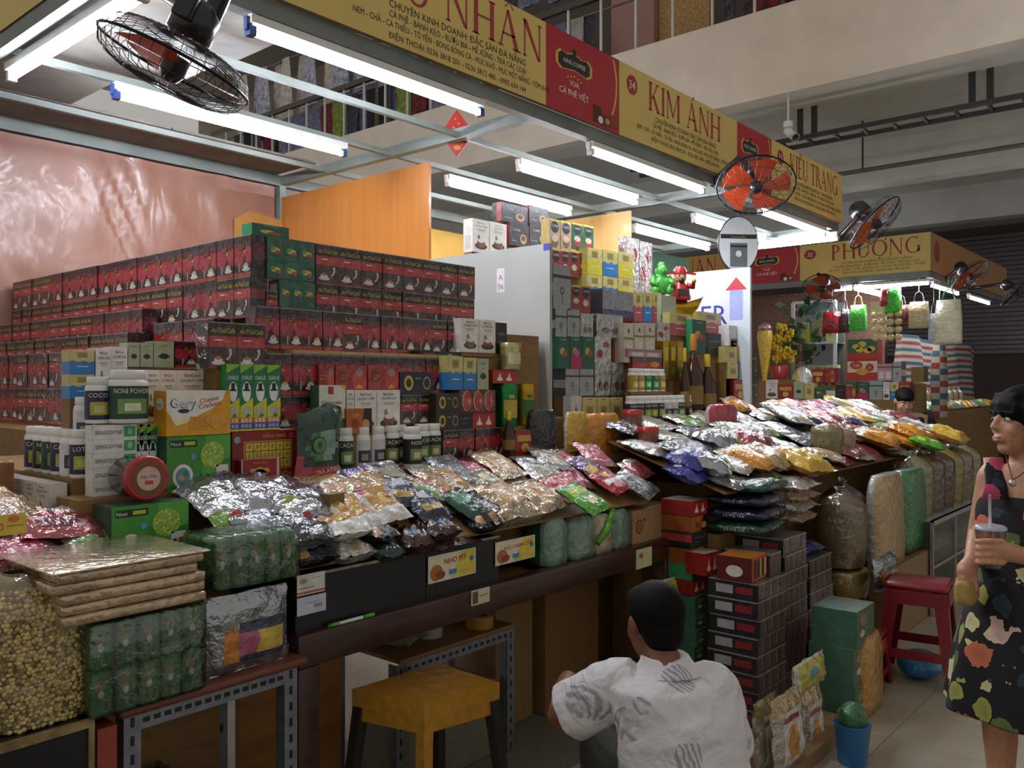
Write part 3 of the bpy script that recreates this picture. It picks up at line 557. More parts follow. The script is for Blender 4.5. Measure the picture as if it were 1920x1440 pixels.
def pr_redfruit(p, s): p.rect(0, 0, 1, 1, c('93302c', 'card'), 1); p.rect(0, .7, 1, 1, c('4a5548', 'card'), 2); p.text('BÁNH', .4, .76, .13, c('d5d0c5', 'card'), 3); p.ell(.3, .35, .16, .2, c('b8463c', 'card'), 2); p.ell(.75, .4, .16, .25, c('c98a3a', 'card'), 2); s.rect(0, 0, 1, 1, c('6d2422', 'card'), 1)
def pr_greentea(p, s): p.rect(0, 0, 1, 1, c('1f5a44', 'card'), 1); p.ell(.4, .55, .2, .12, c('c9b04a', 'card'), 2); p.ell(.6, .48, .2, .1, c('b5443a', 'card'), 3); p.rect(.3, .9, .7, .93, c('8ab08f', 'card'), 2); s.rect(0, 0, 1, 1, c('2c8a58', 'card'), 1)
def pr_greentea2(p, s): pr_greentea(p, s); p.rect(0, 0, 1, .38, c('b0275a', 'card'), 4); p.ell(.5, .5, .25, .12, c('c9607a', 'card'), 4)
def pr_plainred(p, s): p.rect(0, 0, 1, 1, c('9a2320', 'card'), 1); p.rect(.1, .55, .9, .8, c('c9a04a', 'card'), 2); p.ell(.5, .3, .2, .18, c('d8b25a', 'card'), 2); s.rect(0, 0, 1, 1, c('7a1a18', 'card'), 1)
def pr_black(p, s): p.rect(0, 0, 1, 1, c('1d1d20', 'card'), 1); p.rect(.15, .6, .85, .68, c('5d5a50', 'card'), 2); p.rect(.15, .35, .6, .4, c('5d5a50', 'card'), 2); s.rect(0, 0, 1, 1, c('17171a', 'card'), 1); s.rect(.0, .4, 1, .9, c('a53430', 'card'), 2)
def pr_pho(p, s): p.rect(0, 0, 1, 1, c('1d1d20', 'card'), 1); p.text('PHỞ', .7, .3, .5, c('e8e4dc', 'card'), 3); p.rect(.1, .3, .35, .7, c('9a3a30', 'card'), 2); s.rect(0, 0, 1, 1, c('17171a', 'card'), 1)
def pr_orange(p, s): p.rect(0, 0, 1, 1, c('b4651c', 'card'), 1); p.poly([(.55, 0), (1, 0), (1, 1), (.7, 1)], c('2c1a10', 'card'), 2); p.ell(.75, .35, .16, .22, c('c99a5a', 'card'), 3); p.ell(.35, .4, .15, .2, c('9a3a1a', 'card'), 2); p.text('Café', .35, .68, .2, c('e8c878', 'card'), 3); s.rect(0, 0, 1, 1, c('8a4a14', 'card'), 1)
def pr_pink(p, s): p.rect(0, 0, 1, 1, c('b58a94', 'card'), 1); p.rect(.1, .1, .45, .55, c('d9ccd0', 'card'), 2); p.rect(.55, .1, .9, .55, c('d9ccd0', 'card'), 2); p.rect(0, .75, 1, .85, c('8a4a5a', 'card'), 2); s.rect(0, 0, 1, 1, c('9a6a78', 'card'), 1)
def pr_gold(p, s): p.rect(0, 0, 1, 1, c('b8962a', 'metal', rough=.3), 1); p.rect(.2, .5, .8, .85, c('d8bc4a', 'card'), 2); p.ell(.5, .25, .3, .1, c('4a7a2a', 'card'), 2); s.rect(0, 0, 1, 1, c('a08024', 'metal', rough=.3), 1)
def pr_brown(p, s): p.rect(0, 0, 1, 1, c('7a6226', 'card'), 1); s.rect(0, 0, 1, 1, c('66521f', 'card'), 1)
def pr_white(p, s): p.rect(0, 0, 1, 1, c('cfccc8', 'card'), 1); p.text('A', .5, .3, .4, c('5d5a58', 'card'), 3); p.rect(.2, .15, .8, .2, c('8d8a88', 'card'), 2); s.rect(0, 0, 1, 1, c('e0dedb', 'card'), 1)
def pr_bigfruit(p, s):
    p.rect(0, 0, 1, 1, c('b52a22', 'card'), 1); p.rect(0, .66, 1, 1, c('24603a', 'card'), 2); p.rect(0, .18, 1, .46, c('d9c9a8', 'card'), 2); p.rect(0, .46, 1, .5, c('8a1f1a', 'card'), 3)
    for x, y in ((.3, .82), (.5, .88), (.42, .74), (.8, .76), (.68, .72)): p.ell(x, y, .14, .07, c('c9b53a', 'card'), 3, 10)
    p.ell(.3, .36, .22, .1, c('c0342c', 'card'), 4); p.text('Cafe', .3, .32, .09, c('e8dcc8', 'card'), 5); p.ell(.75, .3, .14, .1, c('b52a22', 'card'), 4); p.text('3', .75, .26, .1, c('e8dcc8', 'card'), 5); p.ell(.5, .2, .2, .09, c('d09a3a', 'card'), 5); s.rect(0, 0, 1, 1, c('8a1f1a', 'card'), 1)
def pr_cartons(p, s):
    p.rect(0, 0, 1, 1, c('4d4442', F), 1)
    for i in range(4): p.rect(.03+.245*i, .12, .13+.245*i, .9, c('6d4a44', F), 2); p.rect(.14+.245*i, .12, .22+.245*i, .9, c('6a655c', F), 2)
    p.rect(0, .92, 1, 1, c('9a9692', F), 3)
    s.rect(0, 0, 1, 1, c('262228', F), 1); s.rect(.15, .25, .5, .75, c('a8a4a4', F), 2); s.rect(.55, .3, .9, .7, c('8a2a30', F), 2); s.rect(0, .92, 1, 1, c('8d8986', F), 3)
def pr_redcarton(p, s):
    p.rect(0, 0, 1, 1, c('c24a26', 'card'), 1)
    for i, q in enumerate(('2a211c', '5a4a3c', '2a211c', 'c9a83a', '1d1a18')): p.rect(.14+.13*i, .1, .25+.13*i, .88, c(q, 'card'), 2)
    p.rect(.84, .15, .94, .85, c('cfc6b4', 'card'), 3); s.rect(0, 0, 1, 1, c('5d1d1a', 'card'), 1); s.ell(.5, .4, .25, .25, c('d9cdc5', 'card'), 2)
def pr_greenpack(p, s):
    p.rect(0, 0, 1, 1, c('2c5a3a', F), 1); p.ell(.35, .7, .2, .16, c('8a7a4a', F), 2, 9); p.text('C', .55, .2, .4, c('8aa890', F), 3); p.ell(.3, .35, .14, .1, c('c5cdc5', F), 2, 8); s.rect(0, 0, 1, 1, c('3f6a55', F), 1)
PRINT = {'g7': pr_g7, 'at': pr_at, 'green3': pr_green3, 'coco': pr_coco, 'coco2': pr_coco2, 'cblue': cream('2f7fc2'), 'cyel': cream('d9cc3a'), 'cred': cream('b5525a'), 'cplain': pr_creamplain,
         'sage': pr_sage, 'darlie': pr_darlie, 'sens': pr_sens, 'gery': pr_gery, 'noni': pr_noni, 'rong': pr_rong, 'rong2': pr_rong2, 'capp': pr_capp, 'navy': pr_teabk('23273c'), 'teabk': pr_teabk('2c2924'),
         'redcup': pr_redcup, 'redoval': pr_redoval, 'santa': pr_santa, 'grey': pr_greybox, 'silver': pr_silver, 'silverred': pr_silverred, 'silverblack': pr_silverblack, 'nescw': nesc('b9a48c', '8a6a4a'), 'nescg': nesc('2a6a4a', 'b5343a'),
         'nescr': nesc('9c3a40', '8a4a3a'), 'blackcof': pr_blackcof, 'gift': pr_gift, 'redfruit': pr_redfruit, 'greentea': pr_greentea, 'greentea2': pr_greentea2, 'plainred': pr_plainred, 'black': pr_black, 'pho': pr_pho, 'orange': pr_orange,
         'pink': pr_pink, 'gold': pr_gold, 'brown': pr_brown, 'white': pr_white, 'bigfruit': pr_bigfruit, 'cartons': pr_cartons, 'redcarton': pr_redcarton, 'greenpack': pr_greenpack}
TOP = {'g7': '2a1a1f', 'at': '17110f', 'green3': '2c6a50', 'coco': 'dedad2', 'coco2': 'dedad2', 'cartons': '6d6864', 'redcarton': 'b0702c', 'greenpack': '6f8a7c', 'gery': 'dd9c1a', 'noni': '2b4a38', 'sens': 'd9dcd2'}
_CM = {}
def carton(kind, w, d, h):
    key = (kind, round(w, 3), round(d, 3), round(h, 3))
    if key in _CM: return _CM[key]
    w, d, h = key[1:]
    b = MB(); tk = 'film' if kind in ('g7', 'at', 'green3', 'coco', 'coco2', 'cartons', 'greenpack') else 'card'
    b.box(-w/2, w/2, -d/2, d/2, 0, h, c(TOP.get(kind, '9a9280'), tk))
    PRINT[kind](PL(b, (-w/2, -d/2, 0), (w, 0, 0), (0, 0, h)), PL(b, (-w/2, d/2, 0), (0, -d, 0), (0, 0, h)))
    class _N:                                                    # right side: same print as left side
        pass
    PRINT[kind](PL(MB(), (0, 0, 0), (w, 0, 0), (0, 0, h)), PL(b, (w/2, -d/2, 0), (0, d, 0), (0, 0, h)))
    _CM[key] = b.mesh(kind+'_carton'); return _CM[key]
def put(name, kind, w, d, h, loc, rz, label, cat, group=None):
    return tag(link(name, carton(kind, w, d, h), None, loc, (0, 0, rz)), label, cat, group)
# face towards the aisle (plane Y) or towards the side (plane X); size read between two pixel columns and rows
def bxY(name, kind, u0, u1, vt, vb, Y, d, label, cat='box', group=None, z0=None, z1=None, turn=0):
    a, b_ = P(u0, vb, Y=Y), P(u1, vb, Y=Y); um = (u0+u1)/2
    z0 = P(um, vb, Y=Y).z if z0 is None else z0; z1 = P(um, vt, Y=Y).z if z1 is None else z1
    return put(name, kind, b_.x-a.x-.001, d, z1-z0-.0006, ((a.x+b_.x)/2, Y+d/2, z0), turn, label, cat, group)
def bxX(name, kind, u0, u1, vt, vb, X, d, label, cat='box', group=None, z0=None, z1=None):
    a, b_ = P(u0, vb, X=X), P(u1, vb, X=X); um = (u0+u1)/2
    z0 = P(um, vb, X=X).z if z0 is None else z0; z1 = P(um, vt, X=X).z if z1 is None else z1
    return put(name, kind, a.y-b_.y-.001, d, z1-z0-.0006, (X+d/2, (a.y+b_.y)/2, z0), -math.pi/2, label, cat, group)
def rowY(name, kinds, x0, w, Y, z0, h, d, label, cat='box', group=None):
    for i, k in enumerate(kinds):
        if k: put(name, k, w-.0015, d, h-.0008, (x0+w*(i+.5), Y+d/2+random.uniform(-.003, .003), z0), random.uniform(-.012, .012), label(k) if callable(label) else label, cat, group)
def rowX(name, kinds, y0, w, X, z0, h, d, label, cat='box', group=None):
    for i, k in enumerate(kinds):
        if k: put(name, k, w-.0015, d, h-.0008, (X+d/2+random.uniform(-.003, .003), y0+w*(i+.5), z0), -math.pi/2+random.uniform(-.012, .012), label(k) if callable(label) else label, cat, group)
# ---------------------------------------------------------------- jars and bottles
_JM = {}
def jar(u, vt, vb, Y, r, lab, label, group='white powder jars', z0=None, h=None, X=None, cap='e9e8e4', txt='NONI'):
    p = P(u, vb, Y=Y) if X is None else P(u, vb, X=X)
    z0 = p.z if z0 is None else z0
    q = P(u, vt, Y=Y) if X is None else P(u, vt, X=X)
    h = round(q.z-z0, 2) if h is None else h; r = round(r, 3)
    return jar_at((p.x, p.y, z0), r, h, lab, label, group, cap, txt)
def jar_at(loc, r, h, lab, label, group, cap='e9e8e4', txt='NONI'):
    k = (r, h, lab, cap, txt)
    if k not in _JM:
        n = 20
        b = MB(); b.lathe([(r*.94, 0), (r, .006), (r, h*.74), (r*.93, h*.80), (r*.78, h*.83), (r*.78, h*.86)], n, c('e6e5e0', 'plastic')); body = b.mesh('jar_body')
        b = MB(); b.lathe([(r*.84, h*.835), (r*.86, h*.84), (r*.86, h*.985), (r*.8, h)], n, c(cap, 'plastic')); capm = b.mesh('jar_cap')
        b = MB(); z0_, z1_ = h*.08, h*.70; rr = r+.0006
        def arc(a0, a1, za, zb, mat, off=0, m=8):
            for i in range(m):
                p, q = [math.radians(a0+(a1-a0)*j/m) for j in (i, i+1)]
                b.face([((rr+off)*math.cos(p), (rr+off)*math.sin(p), za), ((rr+off)*math.cos(q), (rr+off)*math.sin(q), za), ((rr+off)*math.cos(q), (rr+off)*math.sin(q), zb), ((rr+off)*math.cos(p), (rr+off)*math.sin(p), zb)], mat, True)
        L0, L1, L2 = lab
        arc(0, 360, z0_, z1_, c(L0, 'card'), 0, n); arc(-150, -60, z0_+.1*h, z0_+.38*h, c(L1, 'card'), .0006); arc(-130, -85, z0_+.15*h, z0_+.3*h, c(L2, 'card'), .0012, 5)
        vs, fs, w = text_geo(txt); sz = h*.13; ww = w*sz
        if ww > r*2.0: s_ = r*2.0/ww
        else: s_ = 1
        out = []
        for x, y in vs:
            a = math.radians(-105)+((x-w/2)*sz*s_)/rr; out.append(((rr+.0012)*math.cos(a), (rr+.0012)*math.sin(a), h*.56+y*sz))
        b.add(out, fs, c('e9e6c8', 'card'))
        _JM[k] = (body, capm, b.mesh('jar_label'))
    t = thing('powder_jar', label, 'jar', loc, random.uniform(-.25, .25), group)
    bd = link('jar_body', _JM[k][0], t); link('jar_cap', _JM[k][1], t); link('jar_label', _JM[k][2], bd)
    return t
NG, NV, NB, NW = ('1d4030', '6d9a4a', 'd5dcc0'), ('241f4a', 'a8a83a', 'c9c27a'), ('1c1c20', '7d8a3a', 'c9c9b0'), ('d5d3d8', '3a3a50', '9aa088')
def bottle(u, vt, vb, Y, r, label, cap='d8c22c', body='3a1c0c', z0=None, group=None, shape='round', h=None):
    p = P(u, vb, Y=Y); z0 = p.z if z0 is None else z0; h = (P(u, vt, Y=Y).z-z0) if h is None else h
    t = thing('liquor_bottle', label, 'bottle', (p.x, p.y, z0), 0, group)
    b = MB(); b.lathe([(r*.9, 0), (r, .008), (r*1.05, h*.3), (r, h*.5), (r*.55, h*.68), (r*.28, h*.76), (r*.26, h*.9)], 18, c(body, 'plastic', rough=.08)); bd = b.build('bottle_body', t)
    b = MB(); b.lathe([(r*.34, h*.80), (r*.36, h*.81), (r*.36, h*.98), (r*.3, h)], 14, c(cap, 'plastic')); b.build('bottle_cap', t)
    b = MB(); b.lathe([(r*1.052, h*.16), (r*1.07, h*.28), (r*1.055, h*.38)], 18, c('8a6a2a', 'card'), cap=False); b.build('bottle_label', bd)
    return t
def can(u, vt, vb, Y, r, col, acc, label, z0=None, h=None, name='tea_tin'):
    p = P(u, vb, Y=Y); z0 = p.z if z0 is None else z0; h = (P(u, vt, Y=Y).z-z0) if h is None else h
    t = thing(name, label, 'tin', (p.x, p.y, z0))
    b = MB(); b.lathe([(r*.98, 0), (r, .004), (r, h*.8)], 20, c(col, 'metal', rough=.35)); bd = b.build('tin_body', t)
    b = MB(); b.lathe([(r*1.03, h*.8), (r*1.03, h*.97), (r*.98, h)], 20, c(col, 'metal', rough=.3)); b.build('tin_lid', t)
    b = MB()
    for a0, a1, za, zb in ((-150, -70, .2, .62), (-125, -95, .66, .74)):
        for i in range(6):
            p_, q = [math.radians(a0+(a1-a0)*j/6) for j in (i, i+1)]; R = r+.001
            b.face([(R*math.cos(p_), R*math.sin(p_), za*h), (R*math.cos(q), R*math.sin(q), za*h), (R*math.cos(q), R*math.sin(q), zb*h), (R*math.cos(p_), R*math.sin(p_), zb*h)], c(acc, 'card'), True)
    b.build('tin_label', bd)
    return t
# ---------------------------------------------------------------- corner stall: counters and display steps
DW = wood_mat('dark_wood', '2d1812', '472519', (1.5, 18, 18), .4, .25); BW = c('16161a', 'card'); PLY = wood_mat('plain_ply', '7a5a34', '94703f', (2, 14, 14), .6, 0)
YC, ZC = 2.04, .78                                     # front beam of the counter: distance and height
xa = P(560, 1190, Y=YC).x; xb = P(1265, 1010, Y=YC).x
t = thing('display_counter', 'dark brown wooden counter under the candy bags, stool tucked below', 'counter', (xa, YC, 0))
b = MB(); b.rbox(0, xb-xa, 0, .05, ZC-.095, ZC, DW, .004); b.build('front_beam', t)
b = MB(); b.box(0, xb-xa, .051, .68, ZC-.03, ZC-.026, PLY); b.build('counter_top', t)
for x in (.0, xb-xa-.08):
    for y in (.0, .52):
        b = MB(); b.rbox(x, x+.075, y+.002, y+.07, 0, ZC-.096, DW, .004); b.build('leg', t)
# black boards in front of the goods
X1 = P(928, 1000, Y=YC+.05).x; zb1 = .945
for x0, x1, lab in ((xa+.01, P(790, 1040, Y=2.09).x, 'black painted board along the counter front with two paper cards taped on it'), (P(790, 1040, Y=2.09).x+.003, X1, 'black painted board along the counter front carrying a MỨC CHANH CỐM card')):
    b = MB(); b.box(x0, x1, 2.07, 2.40, ZC, zb1, BW); b.box(x0, x1, 2.066, 2.072, zb1-.006, zb1+.002, c('8d8468', 'wood')); tag(b.build('display_box'), lab, 'board')
b = MB(); b.box(X1+.003, 3.42, 2.24, 2.40, ZC, .945, PLY); tag(b.build('display_box'), 'plain wooden riser behind the green snack packs', 'board')
# stepped display: every riser a thing of its own
def step(x0, x1, y0, y1, z1, z0=.757):
    b = MB(); b.box(x0, x1, y0, y1, z0, z1, PLY); tag(b.build('display_step'), 'plain plywood riser hidden behind the stacked cartons of the corner stall', 'riser', 'plywood risers of the corner stall')
Z1, Z2 = 1.18, 1.335
step(1.0, 3.40, 2.42, 2.56, Z1); step(1.8, 3.40, 2.562, 2.70, Z2); step(1.86, 3.36, 2.702, 2.82, 1.74); step(1.69, 2.75, 2.632, 2.70, 1.62, Z2+.001)
step(.98, 1.04, 2.565, 3.4, 1.10); step(1.045, 1.30, 2.565, 3.6, 1.225); step(1.65, 1.715, 2.83, 3.3, 1.589); step(1.302, 1.458, 2.75, 4.95, 1.32)
step(1.462, 1.53, 3.2, 5.0, 1.33); step(1.56, 1.63, 3.2, 5.0, 1.555); step(1.64, 1.715, 3.3, 5.0, 1.655); step(1.72, 1.80, 2.83, 5.05, 1.74); step(1.31, 1.79, 2.57, 2.74, 1.38)
# coffee cartons -------------------------------------------------------
BWd, BH, BD = .111, .15, .07
def lab(where):
    def f(k):
        return {'g7': 'dark red shrink-wrapped coffee carton with G7 emblem, '+where, 'at': 'black and red shrink-wrapped AnThái coffee carton, '+where}[k]
    return f
G = 'shrink-wrapped coffee cartons of the corner stall'
def seq(s): return [{'g': 'g7', 'a': 'at', '.': None}[q] for q in s]
rowY('coffee_carton', seq('aaaaaaaa'), 1.995, .111, 2.70, 1.89, BH, BD, lab('top row facing the aisle'), 'box', G)
rowY('coffee_carton', seq('aaaaaaaa'), 1.995, .111, 2.70, 1.74, BH, BD, lab('second row facing the aisle'), 'box', G)
put('gift_carton', 'green3', .21, .07, .15, (1.887, 2.737, 1.89), 0, 'green fruit tea carton on top of the corner pile, in shiny film', 'box'); put('gift_carton', 'green3', .16, .07, .147, (1.914, 2.737, 1.74), 0, 'green fruit tea carton below the topmost green one', 'box')
put('coffee_carton', 'at', .05, .07, .1, (1.805, 2.742, 1.74), 0, 'small black and red coffee box tucked in the corner of the pile', 'box')
rowY('coffee_carton', seq('ggggaggggaa'), 1.69, .0945, 2.628, 1.625, BH, BD, lab('long row at eye height'), 'box', G)
rowY('coffee_carton', seq('gggggggg'), 1.683, .109, 2.565, 1.46, BH-.02+.018, .064, lab('row below the long eye-height row'), 'box', G)
rowY('coffee_carton', seq('ggg'), 1.683, .109, 2.565, Z2-.0, .124, .064, lab('lowest row behind the tea bag'), 'box', G)
put('display_riser', 'brown', .55, .063, .123, (2.285, 2.60, Z2), 0, 'brown carton filling the step behind the powder jars', 'box')
b = MB(); b.box(1.80, 2.64, 2.566, 2.624, 1.609, 1.622, c('b59a6a', 'card')); tag(b.build('cardboard_sheet'), 'pale cardboard strip between rows of coffee cartons', 'cardboard')
rowX('coffee_carton', seq('gg'), 2.71, .113, 1.722, 1.89, BH, BD, lab('pair at the corner of the top row'), 'box', G)
rowX('coffee_carton', seq('aa'), 2.71, .113, 1.722, 1.74, BH, BD, lab('pair at the corner of the second row'), 'box', G)
rowX('coffee_carton', seq('ggggggggggggaaaa'), 2.945, .127, 1.724, 1.89, BH, BD, lab('top row along the side wall'), 'box', G)
rowX('coffee_carton', seq('ggaaaaaaaaaaaaaa'), 2.945, .127, 1.724, 1.74, BH, BD, lab('second row along the side wall'), 'box', G)
rowX('coffee_carton', seq('gggg'), 2.835, .113, 1.65, 1.59, BH, .064, lab('short row behind the sage tea cartons'), 'box', G)
rowX('coffee_carton', seq('ggggaaaagaaaaa'), 3.36, .115, 1.64, 1.655, BH, BD, lab('third row along the side wall'), 'box', G)
rowX('coffee_carton', seq('aaaaagaaaaaaaa'), 3.32, .115, 1.56, 1.555, BH-.002, BD, lab('fourth row along the side wall'), 'box', G)
rowX('coffee_carton', seq('gaggaggaagaa'), 3.60, .113, 1.462, 1.482, BH, BD, lab('fifth row along the side wall'), 'box', G)
rowX('coffee_carton', seq('ggaaaggaagaa'), 3.60, .113, 1.462, 1.332, BH, BD, lab('lowest row along the side wall'), 'box', G)
put('tea_carton', 'greentea', .16, .07, .06, (1.86, 2.83, 2.04), 0, 'green tea carton lying on the very top of the pile', 'box')
b = MB(); b.add([(-.16, 0, 0), (.2, 0, 0), (.2, 0, .24), (-.05, .005, .27), (-.16, .005, .2), (-.16, .02, 0), (.2, .02, 0), (.2, .02, .24), (-.05, .02, .27), (-.16, .02, .2)], [(0, 1, 2, 3, 4), (9, 8, 7, 6, 5), (0, 5, 6, 1), (1, 6, 7, 2), (2, 7, 8, 3), (3, 8, 9, 4), (4, 9, 5, 0)], c('a87838', 'card')); o = b.build('cardboard_sheet', None, (3.22, YW-.075, 2.38)); tag(o, 'brown folded cardboard wedged against the back wall corner', 'cardboard')
# cartons in front of the left wing
bxY('coffee_carton', 'at', 390, 444, 606, 690, 2.50, .075, 'large black AnThái coffee carton, left of the pair above the toothpaste', 'box', None, 1.55, 1.70); bxY('coffee_carton', 'at', 444, 497, 606, 690, 2.50, .075, 'large black AnThái coffee carton, right of the pair above the toothpaste', 'box', None, 1.55, 1.70)
put('display_riser', 'brown', .2, .07, .213, (1.56, 2.54, 1.336), 0, 'brown carton under the large black coffee pair', 'box')
YM = 2.70
bxY('tea_carton', 'sage', 240, 262, 642, 690, YM, .06, 'pale sage green noni tea carton, first of three in a row', 'box', None, 1.555); bxY('tea_carton', 'sage', 263, 287, 642, 690, YM, .06, 'pale sage green noni tea carton, second of three in a row', 'box', None, 1.555); bxY('tea_carton', 'sage', 288, 326, 640, 690, YM, .06, 'wide sage green noni tea carton with dark leaf', 'box', None, 1.555)
bxY('coffee_carton', 'g7', 328, 370, 640, 690, YM, .06, 'red coffee carton standing beside the sage tea cartons', 'box', None, 1.555)
bxY('coffee_carton', 'coco', 179, 209, 652, 735, YM, .06, 'white coconut coffee carton, left of the pair beside the blue boxes', 'box', None, 1.46); bxY('coffee_carton', 'coco2', 209, 239, 650, 735, YM, .06, 'white coconut coffee carton with shiny glare beside the sage cartons', 'box', None, 1.46)
bxY('sweet_carton', 'cblue', 131, 177, 655, 698, YM, .06, 'cream and blue sweet carton, upper of two', 'box', None, 1.53); bxY('sweet_carton', 'cblue', 131, 177, 698, 740, YM, .06, 'cream and blue sweet carton, lower of two', 'box', None, 1.455, 1.53)
b = MB(); b.box(P(131, 0, Y=YM).x, P(240, 0, Y=YM).x-.003, YM+.001, YM+.06, 1.321, 1.455, PLY); b.box(P(240, 0, Y=YM).x, P(371, 0, Y=YM).x, YM+.001, YM+.06, 1.321, 1.552, PLY); tag(b.build('display_riser'), 'plywood riser under the sage and blue cartons', 'board')
for i, (u0, u1, k) in enumerate(((272, 300, 'coco'), (300, 330, 'coco2'), (330, 390, 'coco'))):
    bxY('coffee_carton', k, u0, u1, 688, 760, 2.585, .06, ['white coconut coffee carton behind the big green jar', 'white coconut coffee carton reading CÀ PHÊ DỪA above the cracker box', 'wide white coconut coffee carton above the cracker box'][i], 'box', None, 1.381, 1.545)
# jars, toothpaste, crackers in front
jar(240, 694, 790, 2.50, .056, NG, 'large white jar with dark green noni powder label above the toothpaste stack', z0=1.386, h=.155, txt='NONI POWDER')
jar(184, 713, 800, 2.54, .036, NV, 'white jar with purple and yellow label beside the large green jar', z0=1.386, h=.135, txt='COCOA'); jar(158, 728, 800, 2.66, .03, NW, 'plain white jar at the end beside the purple jar', z0=1.321, h=.14)
for i in range(5):
    put('toothpaste_box', 'sens', .125, .05, .0395, (P(216, 0, Y=2.475).x, 2.50, Z1+.0405*i), 0, 'white Sensodyne toothpaste box in the flat stack under the big jar', 'box', 'stacked white toothpaste boxes')
for i in range(3): put('toothpaste_box', 'darlie', .033, .045, .20, (P(259+14*i, 0, Y=2.49).x, 2.515, Z1), 0, 'green Darlie toothpaste box standing behind the cracker box', 'box', 'toothpaste boxes behind the crackers')
bxY('cracker_box', 'gery', 311, 432, 732, 815, 2.44, .075, 'yellow and white Gery cheese crackers box', 'box', None, 1.343); bxY('juice_box', 'noni', 312, 432, 820, 912, 2.44, .08, 'bright green Noni fruit box under the cracker box', 'box', None, Z1, 1.342)
for i in range(4): bxY('toothpaste_box', 'darlie', 424+25.5*i, 449+25.5*i, 688-2*i, 810, 2.47, .04, 'green and yellow Darlie toothpaste box in the row of four', 'box', 'row of four toothpaste boxes', 1.347, 1.565)
bxY('sweets_box', 'rong', 435, 556, 808, 908, 2.47, .05, 'large red Rồng Vàng sweets box with gold window', 'box', None, Z1, 1.346); bxY('sweets_box', 'rong2', 452, 526, 860, 910, 2.43, .03, 'small dark red box with gold dragons leaning before the large red box', 'box', None, Z1)
bxY('coffee_box', 'capp', 598, 648, 722, 800, 2.50, .05, 'white and green Cappuccino box behind the tea bag', 'box', None, Z2-.02)
put('display_riser', 'brown', .32, .06, .136, (P(680, 0, Y=2.50).x, 2.527, Z1), 0, 'brown carton under the coconut coffee boxes', 'box')
for i, (u0, u1, k) in enumerate(((650, 664, 'coco'), (665, 706, 'coco'), (707, 750, 'coco2'))): bxY('coffee_carton', k, u0, u1, 731, 800, 2.51, .045, ['narrow white coconut coffee carton by the cappuccino box', 'white coconut coffee carton above the powder jars, left one', 'white coconut coffee carton above the powder jars, right one'][i], 'box', None, Z2-.018)
bxY('coffee_box', 'orange', 649, 697, 766, 800, 2.49, .018, 'small orange brown coffee box in front of the coconut cartons', 'box', None, Z2-.018)
rc = [(598, 627), (629, 688), (690, 748)]
for i, (u0, u1) in enumerate(rc): bxY('coffee_pouch', 'redcup', u0, u1, 684, 732, 2.545, .018, ['red coffee pouch beside the toothpaste row', 'red coffee pouch with round emblem, middle of three', 'red coffee pouch with round emblem next to the navy tea box'][i], 'box', None, 1.459)
bxY('tea_box', 'navy', 750, 812, 697, 732, 2.54, .022, 'navy tea box with gold ovals beside the red pouches', 'box', None, 1.459)
bxY('coffee_carton', 'at', 751, 783, 734, 798, 2.545, .02, 'black AnThái carton above the powder jars, left one', 'box', None, Z2, 1.458); bxY('coffee_carton', 'at', 783, 815, 734, 798, 2.545, .02, 'black AnThái carton above the powder jars, right one', 'box', None, Z2, 1.458)
# right end of the shelf
YR = 2.50
bxY('coffee_carton', 'at', 830, 860, 804, 862, YR, .06, 'black AnThái carton at the end of the jar row', 'box', None, Z1, 1.31); bxY('coffee_carton', 'g7', 860, 889, 804, 862, YR, .06, 'red coffee carton at the end of the jar row', 'box', None, Z1, 1.31); bxY('coffee_carton', 'g7', 891, 920, 804, 862, YR, .06, 'red coffee carton, left of the pair by the amber bottle', 'box', None, Z1, 1.31); bxY('coffee_carton', 'g7', 920, 949, 804, 862, YR, .06, 'red coffee carton, right of the pair by the amber bottle', 'box', None, Z1, 1.31)
bxY('tea_box', 'teabk', 818, 862, 771, 803, YR, .06, 'black tea box with gold oval, lower of two', 'box', None, 1.3105, 1.385); bxY('tea_box', 'teabk', 818, 862, 735, 770, YR, .06, 'black tea box with gold oval, upper of two', 'box', None, 1.3855, 1.462); bxY('tea_box', 'black', 862, 885, 773, 803, YR, .06, 'plain black box beside the rabbit print box', 'box', None, 1.3105, 1.378)
bxY('gift_box', 'redoval', 862, 929, 727, 768, YR, .06, 'red carton with three oval windows', 'box', None, 1.3785, 1.475); bxY('gift_box', 'santa', 886, 929, 766, 803, YR, .06, 'red gift box with white figures under the oval window carton', 'box', None, 1.3105, 1.378)
bxY('sweet_carton', 'cblue', 840, 868, 668, 735, 2.51, .06, 'cream and blue sweet carton, left of the pair above the red carton', 'box', None, 1.476); bxY('sweet_carton', 'cblue', 869, 893, 670, 735, 2.51, .06, 'cream and blue sweet carton, right of the pair above the red carton', 'box', None, 1.476); bxY('tea_carton', 'sage', 895, 916, 672, 727, 2.51, .05, 'grey green tea box beside the cream and blue pair', 'box', None, 1.476)
bxY('noodle_box', 'pho', 786, 866, 656, 671, 2.57, .06, 'flat black PHỞ box under the coconut cartons', 'box', None, 1.61, 1.638)
bxY('coffee_carton', 'coco', 865, 897, 597, 661, 2.58, .05, 'white coconut coffee carton at the end of the eye-height row, left', 'box', None, 1.639); bxY('coffee_carton', 'coco2', 898, 929, 600, 664, 2.58, .05, 'white coconut coffee carton at the end of the eye-height row, right', 'box', None, 1.639); bxY('coffee_carton', 'black', 931, 950, 605, 664, 2.59, .06, 'narrow black and red carton at the end of the eye-height row', 'box', None, 1.639)
